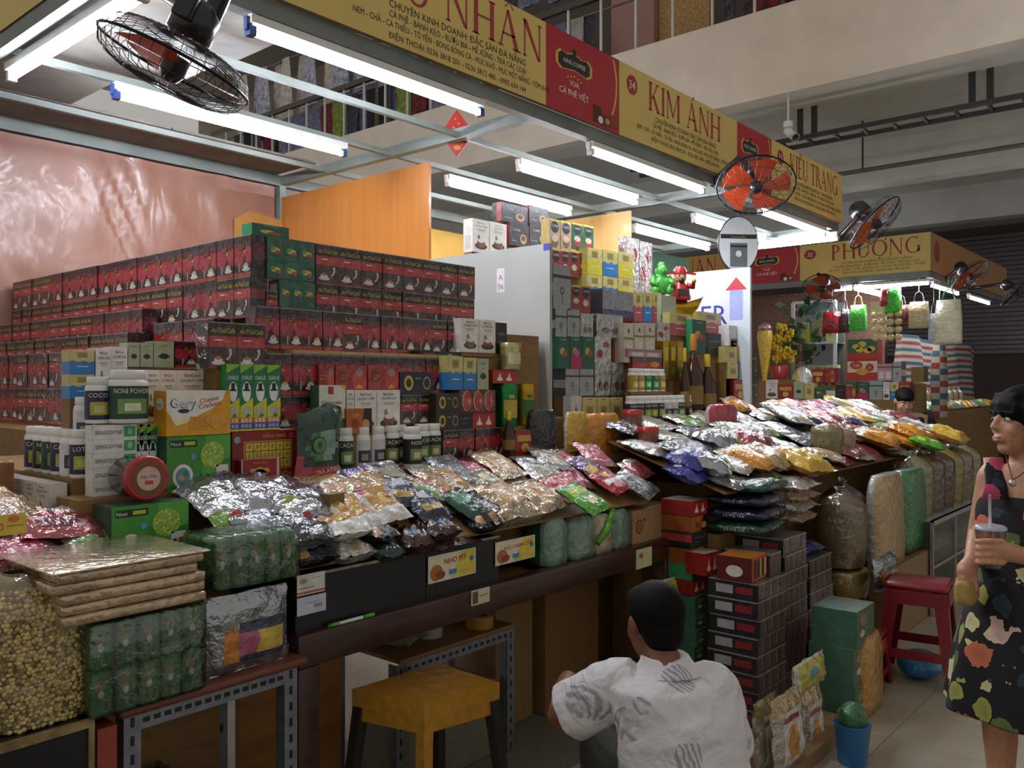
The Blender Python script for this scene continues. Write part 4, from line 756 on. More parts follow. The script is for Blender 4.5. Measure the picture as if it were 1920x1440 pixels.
b = MB(); b.box(P(842, 0, Y=2.58).x, P(950, 0, Y=2.58).x, 2.572, 2.64, 1.62, 1.637, PLY); b.box(P(842, 0, Y=2.58).x, P(980, 0, Y=2.6).x, 2.575, 2.69, Z2+.001, 1.608, PLY); tag(b.build('display_riser'), 'plywood riser behind the tins and tea boxes', 'board')
can(949, 718, 803, 2.53, .052, '2f8a4c', 'c9a83a', 'green round tea tin with yellow print', z0=Z1+.131, h=.19); can(984, 668+52, 803, 2.53, .047, 'b8902a', '3a6a2a', 'yellow tea tin with green leaves', z0=Z1+.131, h=.19)
put('display_riser', 'brown', .26, .1, .129, (P(966, 0, Y=2.53).x, 2.54, Z1), 0, 'brown carton under the two tea tins', 'box')
bxY('gift_box', 'santa', 924, 968, 690, 718, 2.50, .07, 'red gift box with white figures on top of the green tin', 'box', None, 1.503, 1.565); can(957, 641, 689, 2.53, .048, 'b5ae7c', 'cfc9a0', 'pale gold round tin on top of the red gift box', z0=1.566, h=.12)
bottle(954, 770, 858, 2.46, .028, 'small amber liquor bottle with yellow cap beside the coffee cartons', z0=Z1, h=.2)
bxY('gift_box', 'plainred', 966, 1002, 806, 850, 2.46, .05, 'red box with gold print at the foot of the grey board', 'box', None, Z1)
# jar rows
cols = [NG, NW, NW, NB, NB, NG, NB, NG]
for i, (u, vt) in enumerate(((646, 800), (678, 802), (706, 800), (733, 799), (748, 797), (790, 797), (812, 797))):
    jar(u, vt, 880, 2.505 if i != 4 else 2.54, .033, cols[i], ['white jar with green label at the left end of the long jar row', 'white jar with pale printed label, second of the long jar row', 'white jar with pale printed label, third of the long jar row', 'white jar with black label in the long jar row', 'white jar half hidden behind the long jar row', 'white jar with green label behind the black labelled jar', 'white jar with dark green label at the right end of the row'][i], z0=Z1, h=.16, txt='NONI POWDER' if i in (1, 2) else 'CACAO')
jar(773, 806, 882, 2.445, .036, NB, 'white jar with black label and white sticker standing before the jar row', z0=Z1, h=.155)
for i in range(6): jar_at((1.085, 2.60+.068*i, 1.2255), .032, .14, [NV, NW, NV, NG, NB, NV][i], 'white powder jar in the row along the side counter', 'jars along the side counter', txt=['LOTUS', 'NONI', 'CACAO'][i % 3])
for i in range(7): put('coffee_carton', ['coco', 'coco2'][i % 2], .088, .05, .115, (1.01, 2.60+.0895*i+.02, 1.1005), -math.pi/2, 'white coconut coffee carton in the low row under the side jars', 'box', 'coconut cartons along the side counter')
# candy jar on its side
t = thing('candy_jar', 'round clear candy jar lying with its red rimmed lid to the front', 'jar', P(270, 915, Y=2.36), 0); M = Matrix.Rotation(math.pi/2, 4, 'X'); t.location.z = 1.235
b = MB(); b.lathe([(.058, 0), (.064, .004), (.064, .022), (.058, .026)], 24, c('a82a2a', 'plastic'), M=M); b.build('jar_lid', t); b = MB(); b.lathe([(.05, 0), (.05, .0015)], 24, c('7a4a2c', 'card'), M=M, o=(0, -.026, 0)); b.lathe([(.034, 0), (.034, .002)], 20, c('d0b0a0', 'card'), M=M, o=(0, -.0275, 0)); pl = PL(b, (-.03, -.03, -.02), (.06, 0, 0), (0, 0, .04)); pl.text('Kẹo Dừa', .5, .55, .3, c('3a3a8a'), 1, fit=.8); pl.rect(.3, .1, .7, .35, c('b53a34'), 1); b.build('jar_label', t)
b = MB(); b.lathe([(.055, 0), (.055, .1), (.04, .11)], 24, glass('jar_plastic', 'e9e6e0', .15, .05), M=Matrix.Rotation(-math.pi/2, 4, 'X'), o=(0, .002, 0)); b.build('jar_body', t); b = MB(); b.lathe([(.05, .004), (.05, .09)], 20, c('5a5c34', 'pack', bump=.9), M=Matrix.Rotation(-math.pi/2, 4, 'X'), o=(0, .004, 0)); b.build('candies', t)
put('juice_box', 'noni', .22, .11, .148, (P(285, 0, Y=2.30).x, 2.36, 1.02), 0, 'green noni juice carton under the candy jar', 'box')
# boards between the stalls
b = MB(); b.box(XP1-.035, XP1-.015, 2.667, 3.56, .8, 2.213, c('a9aaa4', 'paint', rough=.4)); pl = PL(b, (XP1-.035, 3.56, .8), (0, -.893, 0), (0, 0, 1.413)); pl.rect(.60, .84, .66, .93, c('d6d2d2', 'card'), 1)
pl.text('A', .63, .885, .03, c('7a3a5a'), 2); pl.text('06', .63, .85, .03, c('7a3a5a'), 2); pl.rect(.955, .975, 1, 1, c('22349a', 'card'), 1); tag(b.build('divider_board'), 'pale grey divider board with a small paper note', 'board')
b = MB(); b.box(XP2-.045, XP2-.02, 2.6, 3.7, .8, 2.31, c('d3dde4', 'paint', rough=.3)); pl = PL(b, (XP2-.045, 3.7, .8), (0, -1.1, 0), (0, 0, 1.51)); pl.text('ER', .752, .745, .13, c('2a2f9a'), 2); pl.rect(.86, .76, .95, .90, c('9aa6d8'), 1); pl.poly([(.83, .9), (.98, .9), (.905, .96)], c('b52a34'), 2); pl.rect(.86, .92, .98, 1.0, c('d8d5d5'), 1); tag(b.build('divider_board'), 'glossy white divider board with blue letters ER', 'board')
# ---------------------------------------------------------------- soft packets
_PK = {}
def packet_mesh(w, l, t, style, seed):
    key = (round(w, 2), round(l, 2), round(t, 3), style, seed)
    if key in _PK: return _PK[key]
    rnd = random.Random(seed*31+hash(style) % 1000 if False else seed*31+sum(map(ord, style)))
    nx, ny = 12, 14; b = MB(); cols = STY[style]; S = rnd.uniform(0, 50)
    def mat(i, j):
        x, y = (i+.5)/nx, (j+.5)/ny; base, kind = cols[0]
        m = c(base, kind)
        for (h, k, x0, x1, y0, y1) in cols[1:]:
            if x0 <= x <= x1 and y0 <= y <= y1: m = c(h, k)
        return m
    top = []; bot = []
    for j in range(ny+1):
        for i in range(nx+1):
            x, y = i/nx*2-1, j/ny*2-1
            e = max(0, 1-abs(x)**5)*max(0, 1-(abs(y)/.9)**4 if abs(y) < .9 else 0)
            e = e**.6
            nz = noise.noise((x*2.2+S, y*2.2, S)); n2 = noise.noise((x*5+S, y*5, S+3))
            z = t*(.5*e*(1+.35*nz+.3*n2)); edge = .012*noise.noise((x*3, y*3, S+9))*(1-e)
            px = x*w/2*(1-.05*e)+.004*n2; py = y*l/2+.004*nz
            top.append((px, py, t*.5+z+edge)); bot.append((px, py, t*.5-t*.5*e+edge*.3-(0 if e > 0 else .0)))
    n = nx+1
    f = []; ml = []
    for j in range(ny):
        for i in range(nx): a = j*n+i; f.append((a, a+1, a+n+1, a+n)); ml.append(mat(i, j))
    b.add(top, f, ml, True)
    b.add(bot, [tuple(reversed(q)) for q in f], [c(*cols[0])]*len(f), True)
    _PK[key] = b.mesh('snack_packet'); return _PK[key]
# style: base colour + print areas (colour, kind, x0, x1, y0, y1)
STY = {
 'silver': [('b5b7ba', 'foil'), ('6f9a2c', 'pack', 0, .25, 0, .3), ('a8262a', 'pack', .25, .4, 0, .2)],
 'silver2': [('a9abb0', 'foil'), ('8aa22c', 'pack', .6, 1, 0, .25)],
 'silverblk': [('9fa3ab', 'foil'), ('23242c', 'pack', .1, .9, 0, .35), ('c5c9d0', 'foil', .35, .65, .1, .2)],
 'black': [('1b1c22', 'pack'), ('8d9096', 'pack', .35, .65, .4, .6), ('b5894a', 'pack', .1, .3, .1, .25)],
 'whitenut': [('dfddd8', 'pack'), ('b98a3c', 'pack', .12, .9, .3, .9), ('d9b23a', 'pack', .45, .6, .45, .65), ('a8325a', 'pack', .12, .25, .75, .9), ('8a5a2c', 'pack', .65, .85, .4, .6)],
 'navy': [('1d2136', 'pack'), ('c5c9d4', 'pack', .3, .7, .6, .75), ('b5934a', 'pack', .2, .8, .2, .35)],
 'brown': [('3c2220', 'pack'), ('2f6fae', 'pack', .42, .6, .2, .35), ('b5803a', 'pack', .1, .9, .55, .65)],
 'green': [('1c4a34', 'pack'), ('3a7a5a', 'pack', .1, .9, .4, .7), ('c5d0c5', 'pack', .4, .6, .75, .85)],
 'dkgreen': [('17382a', 'pack'), ('9ab0a0', 'pack', .1, .9, .42, .5), ('d5dcd5', 'pack', .3, .7, .6, .68)],
 'cookie': [('b9a488', 'wrapsilver'), ('c29a62', 'pack', .15, .85, .2, .8), ('d5c8b0', 'wrapsilver', .4, .6, .1, .9)],
 'cookie2': [('c2b49c', 'wrapsilver'), ('a8824e', 'pack', .1, .45, .15, .85), ('b58d58', 'pack', .55, .9, .15, .85)],
 'clear': [('b3b3ad', 'wrapsilver'), ('8f8a70', 'pack', .2, .8, .25, .75), ('cfcfca', 'wrapsilver', 0, 1, .85, 1)],
 'cleargrn': [('a9b39a', 'wrapsilver'), ('6f9a4a', 'pack', .1, .9, .1, .45), ('c9c28a', 'pack', .3, .6, .5, .8)],
 'red': [('a82430', 'pack'), ('d9d0cc', 'pack', .1, .9, .35, .5), ('d8a83c', 'pack', .3, .7, .65, .85)],
 'redclear': [('c08a88', 'wrapsilver'), ('b02a38', 'pack', .1, .9, .2, .75), ('d5c8c6', 'wrapsilver', .1, .9, .4, .5)],
 'pink': [('c98a92', 'wrapsilver'), ('b5455a', 'pack', .2, .8, .2, .6)],
 'lime': [('4f9a22', 'pack'), ('a8c83a', 'pack', .1, .9, .6, .8), ('e0d8a0', 'pack', .3, .7, .2, .4)],
 'purple': [('6a5a8a', 'wrapsilver'), ('d8a83a', 'pack', .1, .6, .2, .6), ('3a2a4a', 'pack', .6, 1, .2, .8)],
 'blue': [('25287a', 'pack'), ('c9cdd8', 'pack', .1, .5, .6, .75), ('8d92a8', 'foil', .6, 1, 0, 1)],
 'navygrn': [('14243a', 'pack'), ('c5cdd0', 'pack', .15, .85, .15, .2), ('1e4a3c', 'pack', 0, 1, .6, 1)],
 'white': [('c9c7c2', 'wrapsilver'), ('e4e2de', 'pack', .1, .9, .3, .7), ('b09a78', 'pack', .3, .6, .1, .3)],
 'orange': [('c9862c', 'wrapsilver'), ('d8982a', 'pack', .1, .9, .1, .7), ('c9b8a0', 'wrapsilver', 0, 1, .75, 1)],
 'yellow': [('c9a23a', 'pack'), ('d9b84a', 'pack', .2, .8, .2, .7), ('c9c4b8', 'wrapsilver', 0, 1, .8, 1)],
 'grey': [('85878a', 'wrapsilver'), ('5a5c60', 'pack', .2, .8, .2, .7), ('b5b7ba', 'foil', .1, .9, .75, .9)],
 'tan': [('b59a78', 'wrapsilver'), ('a5814f', 'pack', .15, .85, .15, .8)],
 'rose': [('a8585e', 'wrapsilver'), ('7d2a34', 'pack', .2, .8, .2, .6), ('cfc0bc', 'wrapsilver', 0, 1, .75, 1)]}
WORDS = {'silver': 'silver foil snack packet with green and red corner', 'silver2': 'silver foil snack packet with lime corner', 'silverblk': 'silver and black foil snack packet', 'black': 'black snack packet', 'whitenut': 'white packet with a photo of nuts', 'navy': 'navy blue snack packet with gold band',
 'brown': 'dark brown packet with blue dot', 'green': 'dark green snack packet with pale band', 'dkgreen': 'deep green packet with pale lettering bands', 'cookie': 'clear packet of beige cookies', 'cookie2': 'clear packet with two rows of biscuits', 'clear': 'clear plastic snack packet', 'cleargrn': 'clear packet with green printed end',
 'red': 'red snack packet with white band', 'redclear': 'clear packet with red sweets', 'pink': 'pinkish clear sweets packet', 'lime': 'bright green plastic packet', 'purple': 'purple and yellow sweets packet', 'blue': 'deep blue packet with silver end', 'navygrn': 'navy and green packet with white lettering', 'white': 'whitish clear packet of sweets',
 'orange': 'orange dried fruit packet', 'yellow': 'yellow dried fruit packet', 'grey': 'grey foil packet', 'tan': 'tan nut packet in clear film', 'rose': 'dark rose dried fruit packet'}
def bag(style, loc, w, l, t, rz, tilt, where, group, seed=None, roll=0, label=None):
    me = packet_mesh(w, l, t, style, seed if seed is not None else random.randint(0, 2))
    o = link('snack_packet', me, None, loc); o.rotation_euler = (Matrix.Rotation(tilt, 3, 'X') @ Matrix.Rotation(roll, 3, 'Y') @ Matrix.Rotation(rz, 3, 'Z')).to_euler()
    return tag(o, label or (WORDS[style]+' '+where), 'packet', group)
def slope(u, v, y0, z0, k):                                  # pixel on the sloping top of a heap
    a, b_ = ratio(u); cc = (720-v)/FPX; d = (z0-EYE-k*y0)/(cc-k*b_); return Vector((a*d, b_*d, EYE+cc*d))
def heap(x0, x1, y0, y1, z0, k, nx, ny, styles, wl, t, where, group, jit=.5, layers=1, zt=0):
    tilt = math.atan(k)
    for j in range(ny-1, -1, -1):
        for i in range(nx):
            x = x0+(x1-x0)*(i+.5+random.uniform(-.25, .25)*jit*2)/nx; y = y0+(y1-y0)*(j+.5+random.uniform(-.2, .2)*jit)/ny
            for L in range(layers):
                st = random.choice(styles); w = wl[0]*random.uniform(.85, 1.1); l = wl[1]*random.uniform(.85, 1.1)
                bag(st, (x, y, z0+k*(y-y0)+.004+t*1.02*L+zt+t*.85*((i+j) % 2)+random.uniform(0, .006)), w, l, t, random.uniform(-.5, .5)*jit+random.choice((0, 0, 1.57)), tilt+random.uniform(-.08, .06), where, group, random.randint(0, 2))
def ramp(x0, x1, y0, y1, z0, k, label):
    b = MB(); z1 = z0+k*(y1-y0); b.add([(x0, y0, z0-.008), (x1, y0, z0-.008), (x1, y1, z1-.008), (x0, y1, z1-.008), (x0, y0, z0), (x1, y0, z0), (x1, y1, z1), (x0, y1, z1)], [(3, 2, 1, 0), (4, 5, 6, 7), (0, 1, 5, 4), (1, 2, 6, 5), (2, 3, 7, 6), (3, 0, 4, 7)], PLY)
    tag(b.build('sloping_shelf'), label, 'shelf')
# heap on the corner stall counter
GC = 'snack packets heaped on the corner stall counter'
k0 = .58
ramp(1.40, 3.40, 2.085, 2.415, .966, k0, 'sloping plywood shelf under the snack packets of the corner stall')
heap(1.72, 3.38, 2.22, 2.40, .966+k0*.135, k0, 11, 2, ['cleargrn', 'clear', 'redclear', 'purple', 'cookie', 'grey', 'clear', 'cleargrn', 'pink'], (.17, .20), .026, 'in the heap on the corner counter, back rows', GC, .6)
def sb(style, u, v, w, l, t, rz, up, label, seed=0, dt=0, where=None):
    p = slope(u, v, 2.085, .966+up, k0); bag(style, p-Vector((0, 0, t*.3)), w, l, t, rz, math.atan(k0)+dt, where, GC, seed, label=label)
heap(1.42, 1.74, 2.2, 2.40, .966+k0*.115, k0, 2, 2, ['silver', 'silver2', 'purple'], (.2, .2), .03, 'beside the candy jar', GC, .4)
for a in (('silver', 430, 945, .24, .2, .045, .15, .03, 'large silver foil packet with green and red corner beside the green bundle'), ('silver2', 500, 930, .22, .2, .045, -.1, .05, 'large crinkled silver foil packet behind the black and silver pile'), ('silver', 560, 950, .22, .18, .045, .1, .045, 'silver foil packet next to the brown chocolate box'),
          ('silver2', 415, 925, .24, .2, .04, .5, .03, 'silver foil packet lying behind the green wrapped bundle'),
          ('lime', 640, 965, .1, .2, .02, -.4, .035, 'bright green packet end sticking out of the silver packets'),
          ('whitenut', 655, 965, .15, .19, .05, .12, .05, 'white packet with nut photo, left of the pair'), ('whitenut', 708, 948, .15, .19, .05, .1, .055, 'white packet with nut photo, right of the pair'),
          ('silverblk', 545, 1000, .16, .17, .06, .1, .045, 'silver and black foil packet on top of its pile'), ('silverblk', 490, 992, .15, .17, .05, .25, .035, 'silver and black foil packet behind the topmost one'),
          ('navy', 745, 925, .15, .19, .045, -.2, .045, 'navy packet with pale lettering above the white nut packets'), ('navy', 790, 950, .14, .18, .05, .0, .04, 'navy packet with gold band above the brown packets'),
          ('green', 865, 945, .13, .17, .04, .25, .04, 'dark green packet with pale band beside the cookie packets'), ('black', 905, 955, .12, .17, .035, .3, .045, 'black packet leaning beside the cookie packets'),
          ('cookie', 940, 935, .19, .2, .05, .1, .05, 'clear packet of beige cookies, upper of two'), ('cookie', 1010, 930, .2, .2, .045, .15, .035, 'clear packet of cookies behind the bright green bag'),
          ('purple', 690, 893, .2, .12, .03, .05, .03, 'purple and yellow sweets packet below the powder jars'), ('black', 620, 903, .16, .14, .03, .1, .03, 'black snack packet lying before the tea bag'),
          ('cookie2', 700, 922, .2, .2, .04, .2, .04, 'clear biscuit packet beside the brown chocolate box'), ('cleargrn', 770, 915, .24, .09, .025, -.5, .05, 'narrow pale green packet lying slanted over the biscuits'), ('cookie2', 830, 905, .2, .18, .035, .2, .035, 'clear biscuit packet behind the slanted green packet'),
          ('lime', 1090, 935, .17, .2, .035, .2, .07, 'bright green plastic bag at the right end of the heap'), ('redclear', 1055, 915, .18, .18, .03, .1, .06, 'clear packet with red sweets above the bright green bag'), ('red', 1140, 905, .17, .16, .035, .2, .05, 'red packet with white band at the right end of the heap'), ('grey', 1190, 908, .18, .2, .03, .3, .05, 'grey foil packet beside the red packet'), ('rose', 1190, 880, .18, .15, .03, .2, .04, 'dark rose packet above the grey foil packet')):
    st, u, v, w, l, t_, rz, up, lb = a; sb(st, u, v, w, l, t_, rz, up, lb, seed=hash(lb) % 3 if False else len(lb) % 3)
# packets piled on the black boards along the edge
def edge(style, u0, u1, vt, vb, lb, Y=2.05, l=.18, seed=0):
    a, b_ = P(u0, vb, Y=Y), P(u1, vb, Y=Y); um = (u0+u1)/2; z0 = P(um, vb, Y=Y).z; z1 = P(um, vt, Y=Y).z
    return bag(style, ((a.x+b_.x)/2, Y+l/2, z0), b_.x-a.x, l, (z1-z0), 0, .06, None, GC, seed, label=lb)
edge('black', 556, 640, 1023, 1068, 'black packet with pale lettering at the edge above the taped cards', seed=1); edge('silverblk', 556, 640, 985, 1030, 'black and silver packet, second from the bottom above the taped cards')
edge('white', 638, 712, 1015, 1060, 'white foil packet at the counter edge under the nut packets'); edge('whitenut', 630, 705, 975, 1015, 'white nut packet at the counter edge, lower of the pile')
edge('dkgreen', 712, 768, 1018, 1062, 'dark green packet hanging over the black board'); edge('black', 706, 755, 988, 1018, 'black packet above the hanging dark green packet')
edge('brown', 765, 822, 995, 1042, 'dark brown packet with blue dot above the NHO MỸ card', seed=1); edge('brown', 815, 870, 975, 1020, 'dark brown packet with blue dot beside the NHO MỸ card pile', seed=2); edge('brown', 765, 905, 1015, 1036, 'flat dark brown packet along the board edge')
edge('cookie', 930, 1030, 945, 990, 'clear cookie packet at the edge above the MỨC card'); edge('black', 900, 945, 965, 1003, 'small black packet at the edge beside the cookie packet', seed=2)
bxY('chocolate_box', 'brown', 618, 646, 925, 952, 2.2, .05, 'small brown chocolate box among the packets', 'box', None, None, None)
# green snack packs and carton standing on the counter
def standpack(u0, u1, vt, vb, Y, d, c1, c2, label, z0=None):
    a, b_ = P(u0, vb, Y=Y), P(u1, vb, Y=Y); z0 = P((u0+u1)/2, vb, Y=Y).z if z0 is None else z0; z1 = P((u0+u1)/2, vt, Y=Y).z; w = b_.x-a.x; h = z1-z0
    b = MB(); n = 10; vs = []; fs = []
    prof = [(1, 0), (1.02, .15), (1, .5), (1.03, .75), (.9, .92), (.75, 1)]
    for s_, q in prof:
        for k in range(n):
            an = 2*math.pi*(k+.5)/n; x = max(-1, min(1, 1.25*math.cos(an))); y = max(-1, min(1, 1.25*math.sin(an))); e = 1+.05*noise.noise((x*2+u0, y*2, q*4)); vs.append((x*w/2*s_*e, y*d/2*s_*e+d/2, q*h))
    for i in range(len(prof)-1):
        for k in range(n): fs.append((i*n+k, i*n+(k+1) % n, (i+1)*n+(k+1) % n, (i+1)*n+k))
    fs.append(tuple(range((len(prof)-1)*n, len(prof)*n))); fs.append(tuple(reversed(range(n))))
    ml = [c(c1, 'pack') if (k % n) in (5, 6, 7, 8) else c(c2, 'pack') for k in range(len(fs))]
    b.add(vs, fs, ml, True); o = b.build('snack_pack', None, ((a.x+b_.x)/2, Y, z0)); tag(o, label, 'packet')
    return o
standpack(1029, 1068, 972, 1056, 2.07, .14, '7d9a86', '1f5a34', 'green and clear standing snack pack, first on the counter edge', ZC); standpack(1076, 1118, 968, 1046, 2.07, .14, '8aa090', '225c38', 'green and clear standing snack pack under the bright green bag', ZC); standpack(1118, 1150, 965, 1038, 2.07, .12, 'b5a890', 'a8b0a0', 'clear standing pack with orange print on the counter edge', ZC); standpack(1152, 1184, 955, 1030, 2.07, .14, '6f8a76', '1c5230', 'green standing snack pack against the cardboard carton', ZC)
b = MB(); x0 = P(1186, 1000, Y=2.08).x; x1 = P(1262, 1000, Y=2.08).x; b.box(x0, x1, 2.08, 2.232, ZC, .93, c('a3835a', 'card')); pl = PL(b, (x0, 2.08, ZC), (x1-x0, 0, 0), (0, 0, .15)); pl.ring(.16, .5, .09, .22, .75, c('8a2a20'), 1); pl.text('囍', .16, .4, .25, c('8a2a20'), 1); pl.rect(.26, .62, .3, .72, c('8a2a20'), 1); tag(b.build('cardboard_carton'), 'open brown cardboard carton at the counter end with red stamp', 'carton')
b = MB(); pts = [P(1150, 955, Y=2.07), P(1140, 990, Y=2.055), P(1120, 1020, Y=2.05)]; b.tube(pts, [.012, .016, .012], 6, c('4f9a22', 'pack')); tag(b.build('plastic_strap'), 'bright green plastic bag handle hanging over the standing packs', 'strap')
# price cards, pen, notes
def card(name, u0, u1, vt, vb, Y, draw, label, z=None):
    a, b_ = P(u0, vb, Y=Y), P(u1, vb, Y=Y); um = (u0+u1)/2; z0 = P(um, vb, Y=Y).z; z1 = P(um, vt, Y=Y).z; w = b_.x-a.x; h = z1-z0; b = MB(); b.box(0, w, 0, .002, 0, h, c('d9d6cf', 'card')); draw(PL(b, (0, 0, 0), (w, 0, 0), (0, 0, h))); tag(b.build(name, None, (a.x, Y, z0)), label, 'card')
def fruitcard(t1, s_):
    def f(p): p.rect(.02, .03, .98, .97, c('e6dcb8'), 1); p.poly([(.45, .05), (.97, .05), (.97, .95), (.7, .95)], c('dcc94a'), 2); p.ell(.16, .35, .13, .3, c('b5703a'), 2); p.ell(.24, .25, .1, .16, c('8a4a2c'), 3); p.text(t1, .56, .62, s_, c('b0202a'), 4, fit=.78, ang=.03); p.rect(.42, .18, .58, .36, c('3a8ac2'), 3); p.ell(.9, .62, .04, .1, c('4a6ac0'), 4); p.rect(.62, .2, .9, .24, c('c0b070'), 3)
    return f
card('price_card', 803, 892, 1035, 1085, 2.064, fruitcard('NHO MỸ', .3), 'yellow and red NHO MỸ price card on the black board'); card('price_card', 929, 1003, 1010, 1053, 2.064, fruitcard('MỨC CHANH CỐM', .22), 'yellow and red MỨC CHANH CỐM price card on the black board')
card('business_card', 557, 609, 1075, 1113, 2.064, lambda p: (p.rect(0, 0, 1, 1, c('d9d5cc'), 1), p.rect(0, .06, 1, .16, c('b5583a'), 2), p.ell(.22, .68, .14, .14, c('a89a5a'), 2), p.rect(.5, .75, .85, .78, c('8a8a88'), 2), p.rect(.05, .32, .6, .36, c('6a6a68'), 2)), 'white card with orange stripe taped to the black board'); card('paper_note', 557, 611, 1117, 1150, 2.064, lambda p: (p.rect(0, 0, 1, 1, c('c9cbd8'), 1), p.text('0905', .72, .3, .3, c('2c3a9a'), 2), p.rect(.3, .62, .7, .66, c('8a8ab0'), 2)), 'torn white note with blue handwriting below the striped card')
card('sticker', 884, 918, 1104, 1132, 2.036, lambda p: (p.rect(0, 0, 1, 1, c('cfc9ae'), 1), p.rect(.05, .1, .35, .9, c('6a4a3a'), 2), p.rect(.42, .5, .9, .6, c('a89a50'), 2)), 'torn pale sticker on the front beam'); card('sticker', 1193, 1222, 1028, 1064, 2.036, lambda p: (p.rect(0, 0, 1, 1, c('c9c69a'), 1), p.ell(.3, .65, .15, .14, c('b5623a'), 2)), 'torn yellowish sticker at the end of the front beam')
t = thing('ballpoint_pen', 'white and green ballpoint pen lying on the front beam', 'pen', P(660, 1148, Y=2.05)); t.location.z = ZC+.006; b = MB(); b.tube([(-.07, 0, 0), (.04, 0, 0)], .0055, 8, c('dfe2dc', 'plastic')); b.build('pen_barrel', t); b = MB(); b.tube([(.04, 0, 0), (.085, 0, 0)], .006, 8, c('4fae2a', 'plastic')); b.build('pen_cap', t); b = MB(); b.tube([(-.085, 0, 0), (-.05, 0, 0)], .006, 8, c('4fae2a', 'plastic')); b.build('pen_grip', t)
# artichoke tea bag
t = thing('tea_bag', 'tall dark green and red TRÀ ATISÔ tea bag standing before the jars', 'packet', P(600, 900, Y=2.40)); t.location.z = Z1-.0; t.location.y = 2.41
x0 = P(556, 900, Y=2.41).x; x1 = P(640, 900, Y=2.41).x; w = x1-x0; h = P(600, 768, Y=2.41).z-P(600, 897, Y=2.41).z
b = MB(); vs = []; fs = []; nx, nz = 10, 12
for sgn in (-1, 1):
    for j in range(nz+1):
        for i in range(nx+1):
            x = i/nx*2-1; q = j/nz; e = (1-abs(x)**4)*(1-(max(0, q-.75)/.25)**2) if q > .75 else (1-abs(x)**4)
            ww = w/2*(1-.1*math.sin(q*3.1)); top = 1+.06*math.sin(x*2.4+.6)*q
            vs.append((x*ww+.012*(q-.5), sgn*.035*max(0, e)+.006*noise.noise((x*3, q*4, sgn)), q*h*top))
n = nx+1
for j in range(nz):
    for i in range(nx): a = j*n+i; fs.append((a, a+1, a+n+1, a+n))
mt = []
for j in range(nz):
    for i in range(nx):
        x, q = (i+.5)/nx, (j+.5)/nz
        m = '17382a'
        if q < .2 or (q < .3 and (x < .12 or x > .85)): m = 'a82a2a'
        elif ((x-.5)/.36)**2+((q-.47)/.24)**2 < 1: m = '7d9c8c' if x+q*.3 > .62 else '3f7a4a'
        mt.append(c(m, 'pack', bump=.2))
off = (nx+1)*(nz+1); b.add(vs, fs+[tuple(reversed([k+off for k in f])) for f in fs], mt+[c('17382a', 'pack', bump=.2)]*len(fs), True); pl = PL(b, (-w/2, -.043, 0), (w, 0, 0), (0, 0, h)); pl.text('TRÀ ATISÔ', .55, .08, .09, c('e6cfc5'), 1, fit=.7, ang=.1)
for q in range(6): pl.ring(.36, .48, .05+.02*q, .03+.018*q, .82, c('24553a' if q % 2 else '8fb07a', 'pack', bump=.1), 1+q*.2, 10)
b.build('bag_body', t)
# ---------------------------------------------------------------- left end: shelf, seeds, wrapped bundles
SV = c('8d949c', 'metal', rough=.5); YL, ZL = 2.02, .735
xl0 = P(232, 1330, Y=YL).x; xl1 = P(556, 1230, Y=YL).x
t = thing('angle_rack', 'slotted grey steel rack with reddish board top under the green packs', 'rack', (xl0, YL, 0)); wl_ = xl1-xl0
b = MB(); b.rbox(-.02, wl_+.02, -.03, .4, ZL-.022, ZL, wood_mat('red_board', '5c2e20', '774029', (2, 14, 14), .5, .1), .008); b.build('rack_top', t)
def slotted(a, b_, name, holes, ax):
    m = MB(); m.bar(a, b_, .004, .042, SV, up=(0, 1, 0) if ax == 'z' else (0, 0, 1)); a = Vector(a); b_ = Vector(b_)
    if ax == 'z': m = MB(); m.box(a.x-.021, a.x+.021, a.y-.002, a.y+.002, a.z, b_.z, SV); m.box(a.x-.021, a.x-.017, a.y, a.y+.04, a.z, b_.z, SV)
    for i in range(holes):
        p = a.lerp(b_, (i+.5)/holes)
        if ax == 'z': m.face([(p.x+x, p.y-.0025, p.z+q) for x, q in ((-.005, -.012), (.005, -.012), (.005, .012), (-.005, .012))], c('17171a'))
        else: m.face([(p.x+x, p.y-.0025, p.z+q) for x, q in ((-.009, -.006), (.009, -.006), (.009, .006), (-.009, .006))], c('17171a'))
    m.build(name, t)
slotted((0.02, 0, 0), (.02, 0, ZL-.022), 'leg', 16, 'z'); slotted((wl_-.02, 0, 0), (wl_-.02, 0, ZL-.022), 'leg', 16, 'z'); slotted((.041, 0, ZL-.046), (wl_-.041, 0, ZL-.046), 'rack_rail', 15, 'x'); slotted((0.02, .36, 0), (.02, .36, ZL-.022), 'leg', 4, 'z'); slotted((wl_-.02, .36, 0), (wl_-.02, .36, ZL-.022), 'leg', 4, 'z')
b = MB(); b.box(xl0-.07, xl0-.025, YL-.02, YL+.36, 0, ZL-.03, c('9a4030', 'card')); tag(b.build('side_board'), 'reddish brown board at the side of the steel rack', 'board')
b = MB(); b.box(xl0+.06, xl1-.06, YL+.3, YL+.33, 0, ZL-.06, PLY); tag(b.build('plywood_sheet'), 'plain plywood sheet leaning behind the steel rack', 'board')
bag('dkgreen', ((xl0+xl1)/2-.07, YL+.17, .32), .22, .28, .1, .3, .5, None, None, 1, label='dark green and red bag stored inside the steel rack'); bag('green', ((xl0+xl1)/2+.03, YL+.15, .36), .1, .22, .05, 1.2, .9, None, None, 1, label='pale green plastic bag inside the steel rack'); b = MB(); b.box(xl0+.05, xl1-.05, YL+.05, YL+.29, .0, .3, c('8a6c48', 'card')); tag(b.build('cardboard_carton'), 'brown carton on the floor inside the steel rack', 'carton')
